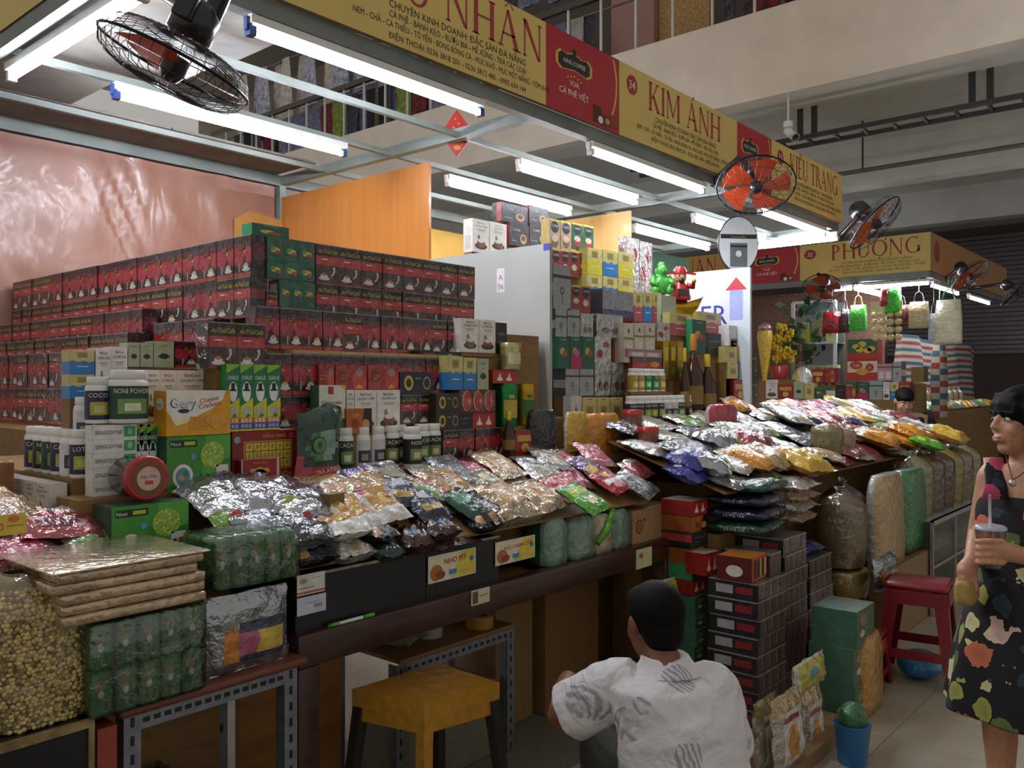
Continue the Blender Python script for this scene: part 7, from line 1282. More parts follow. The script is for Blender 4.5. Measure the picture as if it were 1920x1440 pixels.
for i in range(9): standX = 12.15+.3*i; sack((standX, 3.36, 1.121), .09, .07, .3, ['b5ac90', '6d8a4a', 'c9b070', 'a85a4a'][i % 4], 'c9c2a8', 'small standing bag on the far side counter', 'standing bags on the far side counter')
for i in range(16):
    y = 3.25+.26*i; bag(['orange', 'white', 'red', 'cleargrn', 'rose', 'yellow'][i % 6], (11.42, y, 1.302), .2, .22, .08, random.uniform(-.4, .4), .1, 'lying along the edge of the far counter', 'packets along the far counter', i % 3) if False else None
# ---------------------------------------------------------------- fans
def fan(ctr, axis, dia, label, arm, blade='c4451c', wires=28, n=5, up=None, body='17171a'):
    ax = Vector(axis).normalized(); q = ax.to_track_quat('Z', 'Y'); t = thing('wall_fan', label, 'fan', ctr); t.rotation_mode = 'QUATERNION'; t.rotation_quaternion = q; R = dia/2; K = c(body, 'plastic'); W_ = c('4a4c50', 'metal')
    b = MB(); b.tube([(R*math.cos(2*math.pi*k/32), R*math.sin(2*math.pi*k/32), 0) for k in range(32)], R*.022, 6, c('26262a', 'metal'), closed=True); b.build('guard_rim', t)
    for nm, s_ in (('front_guard', 1), ('rear_guard', -1)):
        b = MB()
        for k in range(wires):
            a = 2*math.pi*k/wires; b.tube([(R*r*math.cos(a+.25*(1-r)), R*r*math.sin(a+.25*(1-r)), s_*R*h) for r, h in ((1, 0), (.93, .17), (.7, .28), (.4, .32), (.16, .33))], R*.006, 3, W_)
        for r, h in ((.16, .33), (.55, .305), (.85, .23)): b.tube([(R*r*math.cos(2*math.pi*k/20), R*r*math.sin(2*math.pi*k/20), s_*R*h) for k in range(20)], R*.008, 3, W_, closed=True)
        b.build(nm, t)
    for k in range(n):
        b = MB(); a0 = 2*math.pi*k/n; vs = []
        for r in (.14, .35, .6, .88):
            for m_ in range(5): w = (m_/4-.5)*(.9 if r > .2 else 1.0); a = a0+w+(r-.5)*.35; vs.append((R*r*math.cos(a), R*r*math.sin(a), R*.16*(m_/4-.5)*r))
        b.add(vs, [(i*5+m_, i*5+m_+1, (i+1)*5+m_+1, (i+1)*5+m_) for i in range(3) for m_ in range(4)], c(blade, 'plastic'), True); b.build('blade', t)
    b = MB(); b.lathe([(R*.17, -.1*R), (R*.17, .1*R), (R*.1, .22*R), (.01*R, .24*R)], 14, K); b.build('hub', t)
    b = MB(); b.lathe([(R*.2, -.34*R), (R*.3, -.42*R), (R*.3, -.75*R), (R*.16, -.9*R)], 16, K); b.build('motor_housing', t)
    b = MB(); pts = [q.inverted() @ (Vector(p)-Vector(ctr)) for p in arm]; b.tube([Vector((0, 0, -.7*R))]+pts, R*.09, 8, K); b.build('bracket_arm', t)
    return t
Rv = Vector((SA, -CA, 0)); Fv = Vector((CA, SA, 0)); UZ = Vector((0, 0, 1))
fc = D(328, 122, 2.6); t1 = fan(fc, -.41*Rv-.91*UZ+.0*Fv, .46, 'large black fan with chrome wire cage hanging at the corner of the first stall', [fc+Vector((.03, .1, .25)), (XP0+.0, YS+.03, 2.86)], 'd8482a', 40, 3)
b = MB()
for sx_ in (-.085, .085): b.rbox(sx_-.012, sx_+.012, -.03, .03, -.42, -.12, c('17171a', 'plastic'), .006)
b.build('yoke', t1)
fc = D(1417, 348, 5.6); fan(fc, -.55*Fv-.8*UZ-.12*Rv, .5, 'orange bladed fan with black rim mounted under the KIỀU TRANG sign', [fc+Vector((.0, .12, .2)), (fc.x+.05, YS+.03, 2.87)], 'd0481c', 28, 5)
fc = D(1640, 418, 7.2); fan(fc, .55*Rv-.62*UZ-.35*Fv, .54, 'orange bladed fan at the end of the third stall', [fc+Vector((-.1, .1, .05)), (XP3, YS+.0, 2.80)], 'd8662c', 28, 5)
fc = D(1543, 540, 11.2); fan(fc, -.3*Rv-.75*UZ-.5*Fv, .5, 'orange bladed fan left of the hanging red bag', [fc+Vector((.1, .1, .2)), (XQ+.05, fc.y+.1, 2.86)], 'b5401c', 18, 4)
fc = D(1818, 518, 11.0); fan(fc, .35*Rv-.6*UZ-.4*Fv, .52, 'orange bladed fan under the gold side sign', [fc+Vector((.05, .1, .15)), (fc.x+.1, yq0+.05, 2.86)], 'b5401c', 18, 4)
fc = D(1905, 548, 11.6); fan(fc, .5*Rv-.6*UZ-.3*Fv, .5, 'dark fan farther along the gold side sign', [fc+Vector((.1, .1, .15)), (fc.x+.3, yq0+.05, 2.86)], '4a2a20', 18, 4)
# round hanging advertisement
p = D(1384, 458, 6.17); t = thing('hanging_disc', 'round white advertisement disc with black rim hanging by a string', 'sign', p, math.radians(-49.4)+.1); r = 47/1602*6.17
M = Matrix.Rotation(math.pi/2, 4, 'X'); b = MB(); b.lathe([(r*.8, -.01), (r*.8, .01)], 30, c('d5dbde', 'plastic'), M=M @ Matrix.Diagonal((1, 1.35, 1, 1))); pl = PL(b, (-r*.8, -.0105, -r*1.08), (1.6*r, 0, 0), (0, 0, 2.16*r)); pl.rect(.04, .6, .96, .68, c('23232a'), 1); pl.text('Sweet Coffee', .5, .615, .05, c('c9a83a'), 2, fit=.7); pl.rect(.28, .08, .72, .52, c('6a6e74'), 1); pl.rect(.28, .44, .72, .48, c('2c2e34'), 2); pl.ell(.5, .32, .08, .06, c('d5dbde'), 2); b.build('disc_face', t)
b = MB(); b.tube([(r*.8*math.cos(2*math.pi*k/36), 0, r*1.08*math.sin(2*math.pi*k/36)) for k in range(36)], .009, 6, c('1a1a1e'), closed=True); b.build('disc_rim', t); b = MB(); b.tube([(0, 0, r*1.08), (0, 0, 2.86-p.z)], .003, 5, c('8a8a8a')); b.build('string', t)
# security camera
p = D(1478, 250, 8.9); t = thing('security_camera', 'white security camera under the gallery slab', 'camera', p); b = MB(); b.lathe([(.05, .06), (.05, .12)], 14, c('d8d6d0', 'plastic')); b.tube([(0, 0, .06), (0, -.03, 0)], .02, 8, c('d8d6d0', 'plastic')); b.tube([(0, 0, .12), (0, 0, 4.53-p.z)], .012, 6, c('d8d6d0', 'plastic')); b.build('mount', t); b = MB(); d_ = Vector((-.4, -.6, -.55)).normalized(); b.tube([Vector((0, -.02, 0))-d_*.06, Vector((0, -.02, 0))+d_*.12], .045, 12, c('d8d6d0', 'plastic')); cb = b.build('camera_body', t); b = MB(); b.tube([Vector((0, -.02, 0))+d_*.121, Vector((0, -.02, 0))+d_*.125], .035, 12, c('1a1a1c', 'plastic')); b.build('lens', cb)
# new-year banner squares
def square(p, s_, label, rz):
    b = MB(); b.add([(0, 0, s_), (s_*.7, 0, 0), (0, 0, -s_), (-s_*.7, 0, 0), (0, .006, s_), (s_*.7, .006, 0), (0, .006, -s_), (-s_*.7, .006, 0)], [(0, 3, 2, 1), (4, 5, 6, 7), (0, 1, 5, 4), (1, 2, 6, 5), (2, 3, 7, 6), (3, 0, 4, 7)], c('b5261c', 'card')); pl = PL(b, (-s_*.7, -.001, -s_), (1.4*s_, 0, 0), (0, 0, 2*s_))
    for i, (x, y) in enumerate(((.4, .62), (.55, .7), (.62, .58), (.45, .8), (.5, .55), (.35, .52))): pl.ell(x, y, .025, .02, c('d8a83a'), 1, 6)
    pl.text('Phúc', .5, .3, .16, c('d8a83a'), 1); pl.ell(.5, .2, .12, .05, c('c98a2c'), 1); o = b.build('new_year_decoration', None, p, (0, 0, rz)); tag(o, label, 'decoration')
square(D(857, 250, 4.85), 45/1602*4.85, 'red and gold diamond new-year card hanging on the steel frame', -.86)
b = MB(); ww, hh = 1.6, .9; b.box(0, ww, 0, .02, 0, hh, c('b5302a', 'card')); pl = PL(b, (0, 0, 0), (ww, 0, 0), (0, 0, hh))
for i in range(14): pl.ell(random.uniform(.05, .95), random.uniform(.05, .95), .06, .08, c(['c98a2c', 'b5457a', 'd8a83a'][i % 3]), 1, 8)
o = b.build('new_year_banner', None, (8.4, -1.75, 5.30), (0, 0, -math.pi/2)); o.rotation_euler = (0, .45, -math.pi/2); tag(o, 'red and gold festive banner on the gallery parapet', 'banner')
# clothes on the gallery --------------------------------------------------
def garment(kind, w, h, c1, c2):
    b = MB(); nx, nz = 8, 8; vs = []; ml = []; rnd = random.Random(int(w*1000)+int(h*77))
    for s_ in (-1, 1):
        for j in range(nz+1):
            for i in range(nx+1):
                x = i/nx*2-1; q = j/nz
                if kind == 'dress': ww = w/2*(.55+.45*(1-q)) if q < .8 else w/2*(.64-.9*(q-.8))
                elif kind == 'shirt': ww = w/2*(.75 if q < .65 else 1 if q < .85 else .8)
                else: ww = w/2*(.8+.2*q)
                vs.append((s_*(.02+.012*math.sin(x*9+q*2))*(1-abs(x)**4), x*ww, -h*(1-q)))
    n = nx+1; off = n*(nz+1)
    fs = [(j*n+i, j*n+i+1, (j+1)*n+i+1, (j+1)*n+i) for j in range(nz) for i in range(nx)]
    ml = [wood_mat('print_%s_%s' % (c1, c2), c1, c2, (9, 9, 9), .9, 0) for _ in fs]; b.add(vs, [tuple(reversed(f)) for f in fs]+[tuple(k+off for k in f) for f in fs], ml+ml, True); return b.mesh('garment')
GT = [garment('dress', .5, 1.1, 'd0c8bc', '8a8480'), garment('dress', .5, 1.0, 'c9c9d8', '6a6a80'), garment('dress', .45, 1.1, 'd8cfc0', 'a09890'), garment('shirt', .5, .7, '4a4a6a', '8a90a8'), garment('shirt', .45, .7, '8a2a30', '2a2024'), garment('pants', .22, .75, '1c1c20', '2a2a30'), garment('pants', .18, .7, '23242c', '5a5a60'), garment('shirt', .4, .6, '3a6a3a', 'a8a83a'), garment('pants', .25, .7, 'b59a2c', '1d1d1a'), garment('shirt', .4, .6, '1d1d20', 'c9a02c'), garment('pants', .2, .6, 'b8b4b0', '8a8682')]
GW = ['white printed dress', 'pale violet dress', 'cream dress with dark print', 'blue patterned shirt', 'red and black shirt', 'black trousers', 'dark grey trousers', 'green and yellow shirt', 'yellow and black patterned trousers', 'black and gold shirt', 'pale grey leggings']
b = MB(); b.tube([(XB+.45, -2, 7.35), (XB+.45, 15, 7.35)], .015, 6, c('8a8a8a', 'metal'))
for y in range(-2, 16, 3): b.tube([(XB+.45, y, 7.35), (XB+.45, y, 8.3)], .01, 5, c('8a8a8a', 'metal'))
tag(b.build('clothes_rail'), 'steel clothes rail hung above the gallery handrail', 'rail')
b = MB(); b.tube([(XB+.3, -2, 6.2), (XB+.3, 15, 6.2)], .015, 6, c('8a8a8a', 'metal')); 
for y in range(-2, 16, 3): b.tube([(XB+.3, y, 6.2), (XB+.3, y, 4.95)], .012, 5, c('8a8a8a', 'metal'))
tag(b.build('clothes_rail'), 'lower steel clothes rail behind the gallery handrail', 'rail')
rc_ = random.Random(11)
def clothes(y0, y1, dy, x, z_, ids, where, group):
    y = y0; n_ = 0
    while y < y1:
        n_ += 1
        k = rc_.choice(ids); o = link('garment', GT[k], None, (x+(.06 if n_ % 2 else -.06)*(1 if dy > .25 else .5), y, z_), (0, 0, rc_.uniform(-.12, .12))); tag(o, GW[k]+' '+where, 'clothing', group); y += dy*rc_.uniform(.8, 1.25)
clothes(8.2, 14.5, .36, XB+.45, 7.34, [0, 1, 2, 0, 1, 3], 'hanging on the upper gallery rail', 'clothes on the upper gallery rail'); clothes(7.0, 8.2, .33, XB+.45, 7.34, [3, 4, 5, 6, 7], 'hanging on the upper gallery rail', 'clothes on the upper gallery rail')
clothes(6.35, 14.5, .19, XB+.3, 6.19, [5, 6, 4, 7, 5, 6, 10, 3], 'hanging behind the gallery handrail', 'clothes behind the gallery handrail'); clothes(6.35, 7.0, .2, XB+.45, 7.34, [8, 9, 8], 'hanging beside the pinkish column', 'clothes beside the gallery column'); clothes(.8, 4.6, .24, XB+.3, 6.19, [5, 10, 4, 6, 7], 'hanging behind the handrail right of the column', 'clothes right of the gallery column')
# ---------------------------------------------------------------- people
def cap(b, pts, rr, mat, n=12):                                 # closed tapering limb with rounded ends
    pts = [Vector(p) for p in pts]; d0 = (pts[0]-pts[1]).normalized(); d1 = (pts[-1]-pts[-2]).normalized()
    P_ = [pts[0]+d0*rr[0]*.95, pts[0]+d0*rr[0]*.7]+pts+[pts[-1]+d1*rr[-1]*.7, pts[-1]+d1*rr[-1]*.95]; R_ = [rr[0]*.25, rr[0]*.72]+list(rr)+[rr[-1]*.72, rr[-1]*.25]
    b.tube(P_, R_, n, mat)
def loft(b, rings, mat, n=20, smooth=True, capped=True):        # rings: (centre, axis a, axis b)
    vs = []
    for ce, ax, ay in rings:
        for k in range(n): t_ = 2*math.pi*k/n; vs.append(Vector(ce)+Vector(ax)*math.cos(t_)+Vector(ay)*math.sin(t_))
    fs = [(i*n+k, i*n+(k+1) % n, (i+1)*n+(k+1) % n, (i+1)*n+k) for i in range(len(rings)-1) for k in range(n)]
    if capped: fs += [tuple(reversed(range(n))), tuple(range((len(rings)-1)*n, len(rings)*n))]
    b.add(vs, fs, mat, smooth)
def remesh(o, vox, smooth=6):
    m = o.modifiers.new('Remesh', 'REMESH'); m.mode = 'VOXEL'; m.voxel_size = vox; m.use_smooth_shade = True
    s_ = o.modifiers.new('Smooth', 'SMOOTH'); s_.iterations = smooth; s_.factor = .5; return o
def head_prims(b, ce, f, up, s, mat):
    f = f.normalized(); up = (up-f*up.dot(f)).normalized(); sd = f.cross(up); M_ = Matrix((sd, f, up)).transposed()
    at = lambda x, y, z_: ce+(sd*x+f*y+up*z_)*s
    b.ball(at(0, -.008, .025), (.073*s, .092*s, .082*s), mat, 16, 12, M_); b.ball(at(0, .02, -.03), (.062*s, .072*s, .085*s), mat, 14, 10, M_); b.ball(at(0, .055, -.088), (.03*s, .03*s, .024*s), mat, 10, 8, M_)
    cap(b, [at(0, .086, .018), at(0, .104, -.018)], [.007*s, .011*s], mat, 8); b.ball(at(0, .095, -.022), (.017*s, .012*s, .009*s), mat, 8, 6, M_); b.ball(at(0, .072, .03), (.046*s, .014*s, .014*s), mat, 10, 7, M_); b.ball(at(0, .088, -.058), (.024*s, .012*s, .014*s), mat, 10, 7, M_)
    for q in (-1, 1): b.ball(at(q*.076, -.005, -.005), (.012*s, .02*s, .032*s), mat, 8, 7, M_); b.ball(at(q*.036, .062, -.025), (.022*s, .02*s, .026*s), mat, 10, 8, M_)
    return at, M_, sd, f, up
def face_parts(t, at, M_, s, brow='1d1512'):
    for q in (-1, 1):
        b = MB(); b.ball(at(q*.03, .0765, .008), (.013*s, .009*s, .0065*s), c('d8d0c8', 'plastic'), 10, 7, M_); b.ball(at(q*.03, .084, .008), (.0055*s, .002*s, .0055*s), c('1d1410', 'plastic'), 8, 6, M_); b.build('eye', t)
        b = MB(); b.tube([at(q*.012, .092, .03), at(q*.03, .088, .035), at(q*.05, .074, .03)], [.002*s, .0035*s, .002*s], 6, c(brow, 'cloth')); b.build('eyebrow', t)
    b = MB(); b.ball(at(0, .0925, -.053), (.022*s, .006*s, .005*s), c('8a4440', 'skin'), 10, 6, M_); b.ball(at(0, .0915, -.063), (.019*s, .006*s, .006*s), c('95504a', 'skin'), 10, 6, M_); b.build('lips', t)
def hair_mat(): return wood_mat('black_hair', '070606', '120e0c', (40, 40, 4), .7, .0, 0, .15)
# squatting man in a white shirt, seen from behind
SKM = c('7a4c36', 'skin'); dm = 2.42
t = thing('person', 'man in a white leaf-print short-sleeved shirt crouching with his back to the aisle', 'person', (0, 0, 0))
def m_(u, v, d): return D(u, v, d)
hc = m_(1226, 1168, 2.5); fdir = (Fv*.92-Rv*.36-UZ*.25); b = MB(); at, M_, sd, f_, up_ = head_prims(b, hc, fdir, UZ+Fv*.2, .98, SKM)
cap(b, [hc-UZ*.05-Fv*.02, m_(1250, 1262, 2.42)], [.052, .058], SKM)
tor = [(m_(1255, 1262, 2.42), .07, .06), (m_(1262, 1285, 2.41), .165, .085), (m_(1272, 1330, 2.39), .165, .105), (m_(1283, 1420, 2.36), .155, .11), (m_(1292, 1520, 2.35), .16, .12)]
bx_ = (Rv*.96+Fv*.12).normalized(); by_ = (Fv*.96-Rv*.12).normalized()
loft(b, [(p, bx_*a, by_*q) for p, a, q in tor], SKM)
sL, eL, wL, hL = m_(1158, 1283, 2.44), m_(1052, 1342, 2.50), m_(1052, 1296, 2.70), m_(1066, 1276, 2.80)
sR, eR, wR = m_(1338, 1290, 2.40), m_(1362, 1410, 2.52), m_(1320, 1440, 2.74)
cap(b, [sL.lerp(eL, .25), eL], [.048, .042], SKM); cap(b, [eL, wL], [.041, .027], SKM); cap(b, [wL, hL], [.027, .034], SKM); cap(b, [sR.lerp(eR, .3), eR], [.046, .04], SKM); cap(b, [eR, wR], [.042, .027], SKM); cap(b, [wR, wR+(wR-eR).normalized()*.08], [.026, .034], SKM)
for base, dr in ((hL, (hL-wL).normalized()), (wR+(wR-eR).normalized()*.08, (wR-eR).normalized())):
    s1 = dr.cross(UZ).normalized()
    for k, (o_, l_) in enumerate(((-.027, .062), (-.009, .072), (.009, .068), (.026, .054))): p0 = base+dr*.02+s1*o_; cap(b, [p0, p0+dr*l_*.55-UZ*.006, p0+dr*l_*.9-UZ*.028], [.0095, .009, .0075], SKM, 8)
    cap(b, [base-dr*.01+s1*.03, base+s1*.05+dr*.02-UZ*.01, base+s1*.048+dr*.045-UZ*.02], [.012, .0105, .009], SKM, 8)
hip = m_(1292, 1535, 2.36); hip.z = .30; kl, kr = m_(1128, 1405, 2.72), m_(1330, 1420, 2.80)
fl, fr_ = Vector((kl.x, kl.y, .06))-Fv*.05, Vector((kr.x, kr.y, .06))-Fv*.05
for hp, kn, ft in ((hip-Rv*.08, kl, fl), (hip+Rv*.08, kr, fr_)): cap(b, [hp, kn], [.085, .06], SKM); cap(b, [kn, ft], [.055, .04], SKM); cap(b, [ft-Fv*.04-UZ*.025, ft+Fv*.15-UZ*.035], [.038, .028], SKM)
remesh(b.build('body', t), .0065, 4); face_parts(t, at, M_, .98)
b = MB(); b.ball(at(0, -.018, .035), (.081, .1, .09), hair_mat(), 18, 12, M_); b.ball(at(0, -.05, -.02), (.064, .055, .07), hair_mat(), 14, 10, M_); b.ball(at(0, .03, .075), (.066, .06, .04), hair_mat(), 12, 8, M_); remesh(b.build('hair', t), .007, 4)
def shirt_mat():
    m = bpy.data.materials.new('leaf_print_shirt'); m.use_nodes = True; N = m.node_tree.nodes; L = m.node_tree.links; bs_ = N['Principled BSDF']; bs_.inputs['Roughness'].default_value = .85
    tc = N.new('ShaderNodeTexCoord'); vo = N.new('ShaderNodeTexVoronoi'); vo.inputs['Scale'].default_value = 8.5; vo.inputs['Randomness'].default_value = .9; L.new(tc.outputs['Object'], vo.inputs['Vector'])
    wv = N.new('ShaderNodeTexWave'); wv.inputs['Scale'].default_value = 26; wv.inputs['Distortion'].default_value = 5; L.new(tc.outputs['Object'], wv.inputs['Vector'])
    lt = N.new('ShaderNodeMath'); lt.operation = 'LESS_THAN'; lt.inputs[1].default_value = .42; L.new(vo.outputs['Distance'], lt.inputs[0]); sp = N.new('ShaderNodeSeparateColor'); L.new(vo.outputs['Color'], sp.inputs[0]); g2 = N.new('ShaderNodeMath'); g2.operation = 'GREATER_THAN'; g2.inputs[1].default_value = .2; L.new(sp.outputs[0], g2.inputs[0])
    mu = N.new('ShaderNodeMath'); mu.operation = 'MULTIPLY'; L.new(lt.outputs[0], mu.inputs[0]); L.new(g2.outputs[0], mu.inputs[1]); m2 = N.new('ShaderNodeMath'); m2.operation = 'MULTIPLY'; L.new(mu.outputs[0], m2.inputs[0]); L.new(wv.outputs['Fac'], m2.inputs[1])
    mx = N.new('ShaderNodeMix'); mx.data_type = 'RGBA'; mx.inputs['A'].default_value = (*srgb('d8d5d6'), 1); mx.inputs['B'].default_value = (*srgb('98949c'), 1); L.new(m2.outputs[0], mx.inputs['Factor']); L.new(mx.outputs['Result'], bs_.inputs['Base Color'])
    nz = N.new('ShaderNodeTexNoise'); nz.inputs['Scale'].default_value = 7; nz.inputs['Detail'].default_value = 3; nz.inputs['Distortion'].default_value = 1.5; L.new(tc.outputs['Object'], nz.inputs['Vector']); bp = N.new('ShaderNodeBump'); bp.inputs['Strength'].default_value = .6; bp.inputs['Distance'].default_value = .05; L.new(nz.outputs['Fac'], bp.inputs['Height']); L.new(bp.outputs[0], bs_.inputs['Normal']); return m
SHM = shirt_mat()
b = MB(); loft(b, [(m_(1250, 1238, 2.44), bx_*.062, by_*.06), (m_(1252, 1256, 2.43), bx_*.085, by_*.075)]+[(p+UZ*(.008 if i == 1 else 0), bx_*(a+.024), by_*(q+.03)) for i, (p, a, q) in enumerate(tor[1:], 1)], SHM, 24)
def sleeve(a, e, r0, r1): d_ = (e-a).normalized(); x_ = d_.cross(UZ).normalized(); y_ = x_.cross(d_); loft(b, [(a-d_*.05, x_*r0*.7, y_*r0*.7), (a, x_*r0, y_*r0), (a.lerp(e, .5), x_*(r0+r1)/2, y_*(r0+r1)/2), (a.lerp(e, .92), x_*r1, y_*r1)], SHM, 18)
sleeve(sL+Rv*.02, eL, .082, .088); sleeve(sR-Rv*.01, eR, .082, .085); o = remesh(b.build('shirt', t), .0075, 5); dp = o.modifiers.new('Folds', 'DISPLACE'); tx = bpy.data.textures.new('folds', 'CLOUDS'); tx.noise_scale = .09; dp.texture = tx; dp.strength = .022; dp.texture_coords = 'LOCAL'
b = MB(); loft(b, [(m_(1247, 1226, 2.45), bx_*.068, by_*.066), (m_(1250, 1243, 2.44), bx_*.078, by_*.074)], SHM, 20); loft(b, [(m_(1250, 1242, 2.44), bx_*.079, by_*.075), (m_(1253, 1258, 2.43), bx_*.1, by_*.088)], SHM, 20); remesh(b.build('collar', t), .006, 2)
OL = c('34362e', 'cloth'); b = MB()
for hp, kn, ft in ((hip-Rv*.08, kl, fl), (hip+Rv*.08, kr, fr_)): cap(b, [hp, kn], [.1, .078], OL); cap(b, [kn, ft+UZ*.06], [.074, .06], OL)
cap(b, [hip-Rv*.07, hip+Rv*.07], [.115, .115], OL); remesh(b.build('trousers', t), .009, 4)
b = MB(); wd = (wL-eL).normalized(); x_ = wd.cross(UZ).normalized(); y_ = x_.cross(wd); b.tube([wL-wd*.02+(x_*math.cos(a*.4189)+y_*math.sin(a*.4189))*.0295 for a in range(15)], .005, 6, c('8a7038', 'metal'), closed=True); b.build('wristwatch', t)
plastic_stool((hip.x, hip.y, 0), .26, .20, '3a5a8a', 'low plastic stool under the crouching man')
# woman in a floral dress
SKW = c('c08a6c', 'skin'); dw = 2.85; BK = Fv.copy()
t = thing('person', 'woman in a black floral dress holding an iced drink, looking at the goods', 'person', (0, 0, 0))
fd = (-Rv*.995-Fv*.1).normalized(); hc = D(1917, 790, dw); b = MB(); at, M_, sd, f_, up_ = head_prims(b, hc, fd, UZ, 1.0, SKW)
cd = (-Rv*.75-Fv*.66).normalized(); cs = cd.cross(UZ).normalized()                         # chest direction, her right-hand side
ne = D(1925, 872, dw); cap(b, [hc-UZ*.06-fd*.02, ne], [.05, .055], SKW)
tw = [(ne-UZ*.0, .07, .06), (D(1930, 895, dw), .155, .075), (D(1928, 950, dw), .16, .105), (D(1926, 1010, dw), .14, .11), (D(1922, 1075, dw), .125, .105), (D(1924, 1150, dw), .16, .13), (D(1926, 1210, dw), .17, .14)]
loft(b, [(p, cs*a, cd*q) for p, a, q in tw], SKW)
sr = D(1862, 892, dw+.08); er = D(1836, 1000, dw+.10); wr = D(1822, 1052, dw-.02); sl = D(1985, 905, dw-.12); el = D(1985, 1050, dw-.16); wl2 = D(1902, 1040, dw-.20); hl = D(1876, 1032, dw-.20)
cap(b, [sr, er], [.05, .038], SKW); cap(b, [er, wr], [.037, .025], SKW); cap(b, [sl, el], [.052, .04], SKW); cap(b, [el, wl2], [.039, .026], SKW)
cupc = D(1857, 1022, dw-.165)
cap(b, [wl2, hl], [.026, .034], SKW)
for k in range(4):
    z_ = .03-.022*k; p0 = hl+Vector((0, 0, z_))-Fv*.012; p1 = D(1858, 1032, dw-.222)+Vector((0, 0, z_)); p2 = D(1836, 1030, dw-.20)+Vector((0, 0, z_-.004)); p3 = D(1829, 1029, dw-.165)+Vector((0, 0, z_-.006)); cap(b, [p0, p1, p2, p3], [.0105, .0098, .009, .0075], SKW, 8)
cap(b, [hl+UZ*.02+Fv*.02, D(1868, 1018, dw-.115), D(1850, 1014, dw-.112)], [.012, .011, .009], SKW, 8)
hr = D(1812, 1070, dw-.05); cap(b, [wr, hr], [.025, .033], SKW)
for k in range(4): p0 = hr+Rv*.012*(k-1.5)-UZ*.02; cap(b, [p0-Fv*.02, p0-Fv*.032-UZ*.035, p0-Fv*.01-UZ*.055, p0+Fv*.012-UZ*.045], [.0095, .009, .0085, .0075], SKW, 8)
cap(b, [hr-Rv*.02, hr-Rv*.03-UZ*.03, hr-Rv*.02-UZ*.055-Fv*.01], [.011, .01, .0085], SKW, 8)
for q in (-1, 1):
    hp = D(1926, 1210, dw)+cs*q*.08; kn = Vector((hp.x, hp.y, .42))+cd*.03; an = Vector((hp.x, hp.y, .08)); cap(b, [hp, kn], [.085, .058], SKW); cap(b, [kn, kn.lerp(an, .35)-cd*.012, an], [.054, .055, .034], SKW); cap(b, [an-UZ*.04-cd*.02, an+cd*.14-UZ*.052], [.036, .026], SKW)
remesh(b.build('body', t), .0055, 4); face_parts(t, at, M_, 1.0)
HB = hair_mat(); b = MB(); b.ball(at(0, -.02, .038), (.088, .108, .088), HB, 18, 12, M_); b.ball(at(0, -.075, -.05), (.085, .06, .13), HB, 16, 12, M_); b.ball(at(0, .03, .062), (.07, .05, .036), HB, 14, 9, M_)
for q in (-1, 1):
    cap(b, [at(q*.07, .035, .05), at(q*.082, .015, -.03), at(q*.08, -.01, -.12), at(q*.075, -.03, -.19)], [.022, .024, .026, .012], HB, 10)
for k in range(7): x_ = -.05+.0167*k; cap(b, [at(x_, .055, .085), at(x_*1.15, .08-abs(x_)*.3, .055), at(x_*1.2, .088-abs(x_)*.35, .026)], [.013, .011, .006], HB, 8)
remesh(b.build('hair', t), .006, 3)
def floral():
    m = bpy.data.materials.new('floral_dress'); m.use_nodes = True; N = m.node_tree.nodes; L = m.node_tree.links; bs_ = N['Principled BSDF']; bs_.inputs['Roughness'].default_value = .8
    tc = N.new('ShaderNodeTexCoord'); dz = N.new('ShaderNodeTexNoise'); dz.inputs['Scale'].default_value = 22; dz.inputs['Detail'].default_value = 2; L.new(tc.outputs['Object'], dz.inputs['Vector']); sc = N.new('ShaderNodeVectorMath'); sc.operation = 'SCALE'; sc.inputs['Scale'].default_value = .06; L.new(dz.outputs['Color'], sc.inputs[0]); ad = N.new('ShaderNodeVectorMath'); ad.operation = 'ADD'; L.new(tc.outputs['Object'], ad.inputs[0]); L.new(sc.outputs[0], ad.inputs[1])
    prev = None
    for scale, thr, cols in ((12, .42, ['9a9a4a', '5a6a3a', '2a3a44', 'c9c08a']), (8, .42, ['b5264a', 'c04a6a', 'd8c9a0', 'c06a4a', 'd0b0a0'])):
        vo = N.new('ShaderNodeTexVoronoi'); vo.inputs['Scale'].default_value = scale; L.new(ad.outputs[0], vo.inputs['Vector']); lt = N.new('ShaderNodeMath'); lt.operation = 'LESS_THAN'; lt.inputs[1].default_value = thr; L.new(vo.outputs['Distance'], lt.inputs[0]); sp = N.new('ShaderNodeSeparateColor'); L.new(vo.outputs['Color'], sp.inputs[0]); r = N.new('ShaderNodeValToRGB'); r.color_ramp.interpolation = 'CONSTANT'
        while len(r.color_ramp.elements) < len(cols): r.color_ramp.elements.new(.5)
        for i, e in enumerate(r.color_ramp.elements): e.position = i/len(cols); e.color = (*srgb(cols[i]), 1)
        L.new(sp.outputs[1], r.inputs[0]); hs = N.new('ShaderNodeHueSaturation'); mr = N.new('ShaderNodeMapRange'); mr.inputs['From Max'].default_value = thr; mr.inputs['To Min'].default_value = .7; mr.inputs['To Max'].default_value = 1.15; L.new(vo.outputs['Distance'], mr.inputs['Value']); L.new(mr.outputs[0], hs.inputs['Value']); L.new(r.outputs[0], hs.inputs['Color'])
        mx = N.new('ShaderNodeMix'); mx.data_type = 'RGBA'; L.new(lt.outputs[0], mx.inputs['Factor']); mx.inputs['A'].default_value = (*srgb('141216'), 1)
        if prev is not None: L.new(prev, mx.inputs['A'])
        L.new(hs.outputs[0], mx.inputs['B']); prev = mx.outputs['Result']
    L.new(prev, bs_.inputs['Base Color']); return m
FD = floral(); b = MB()
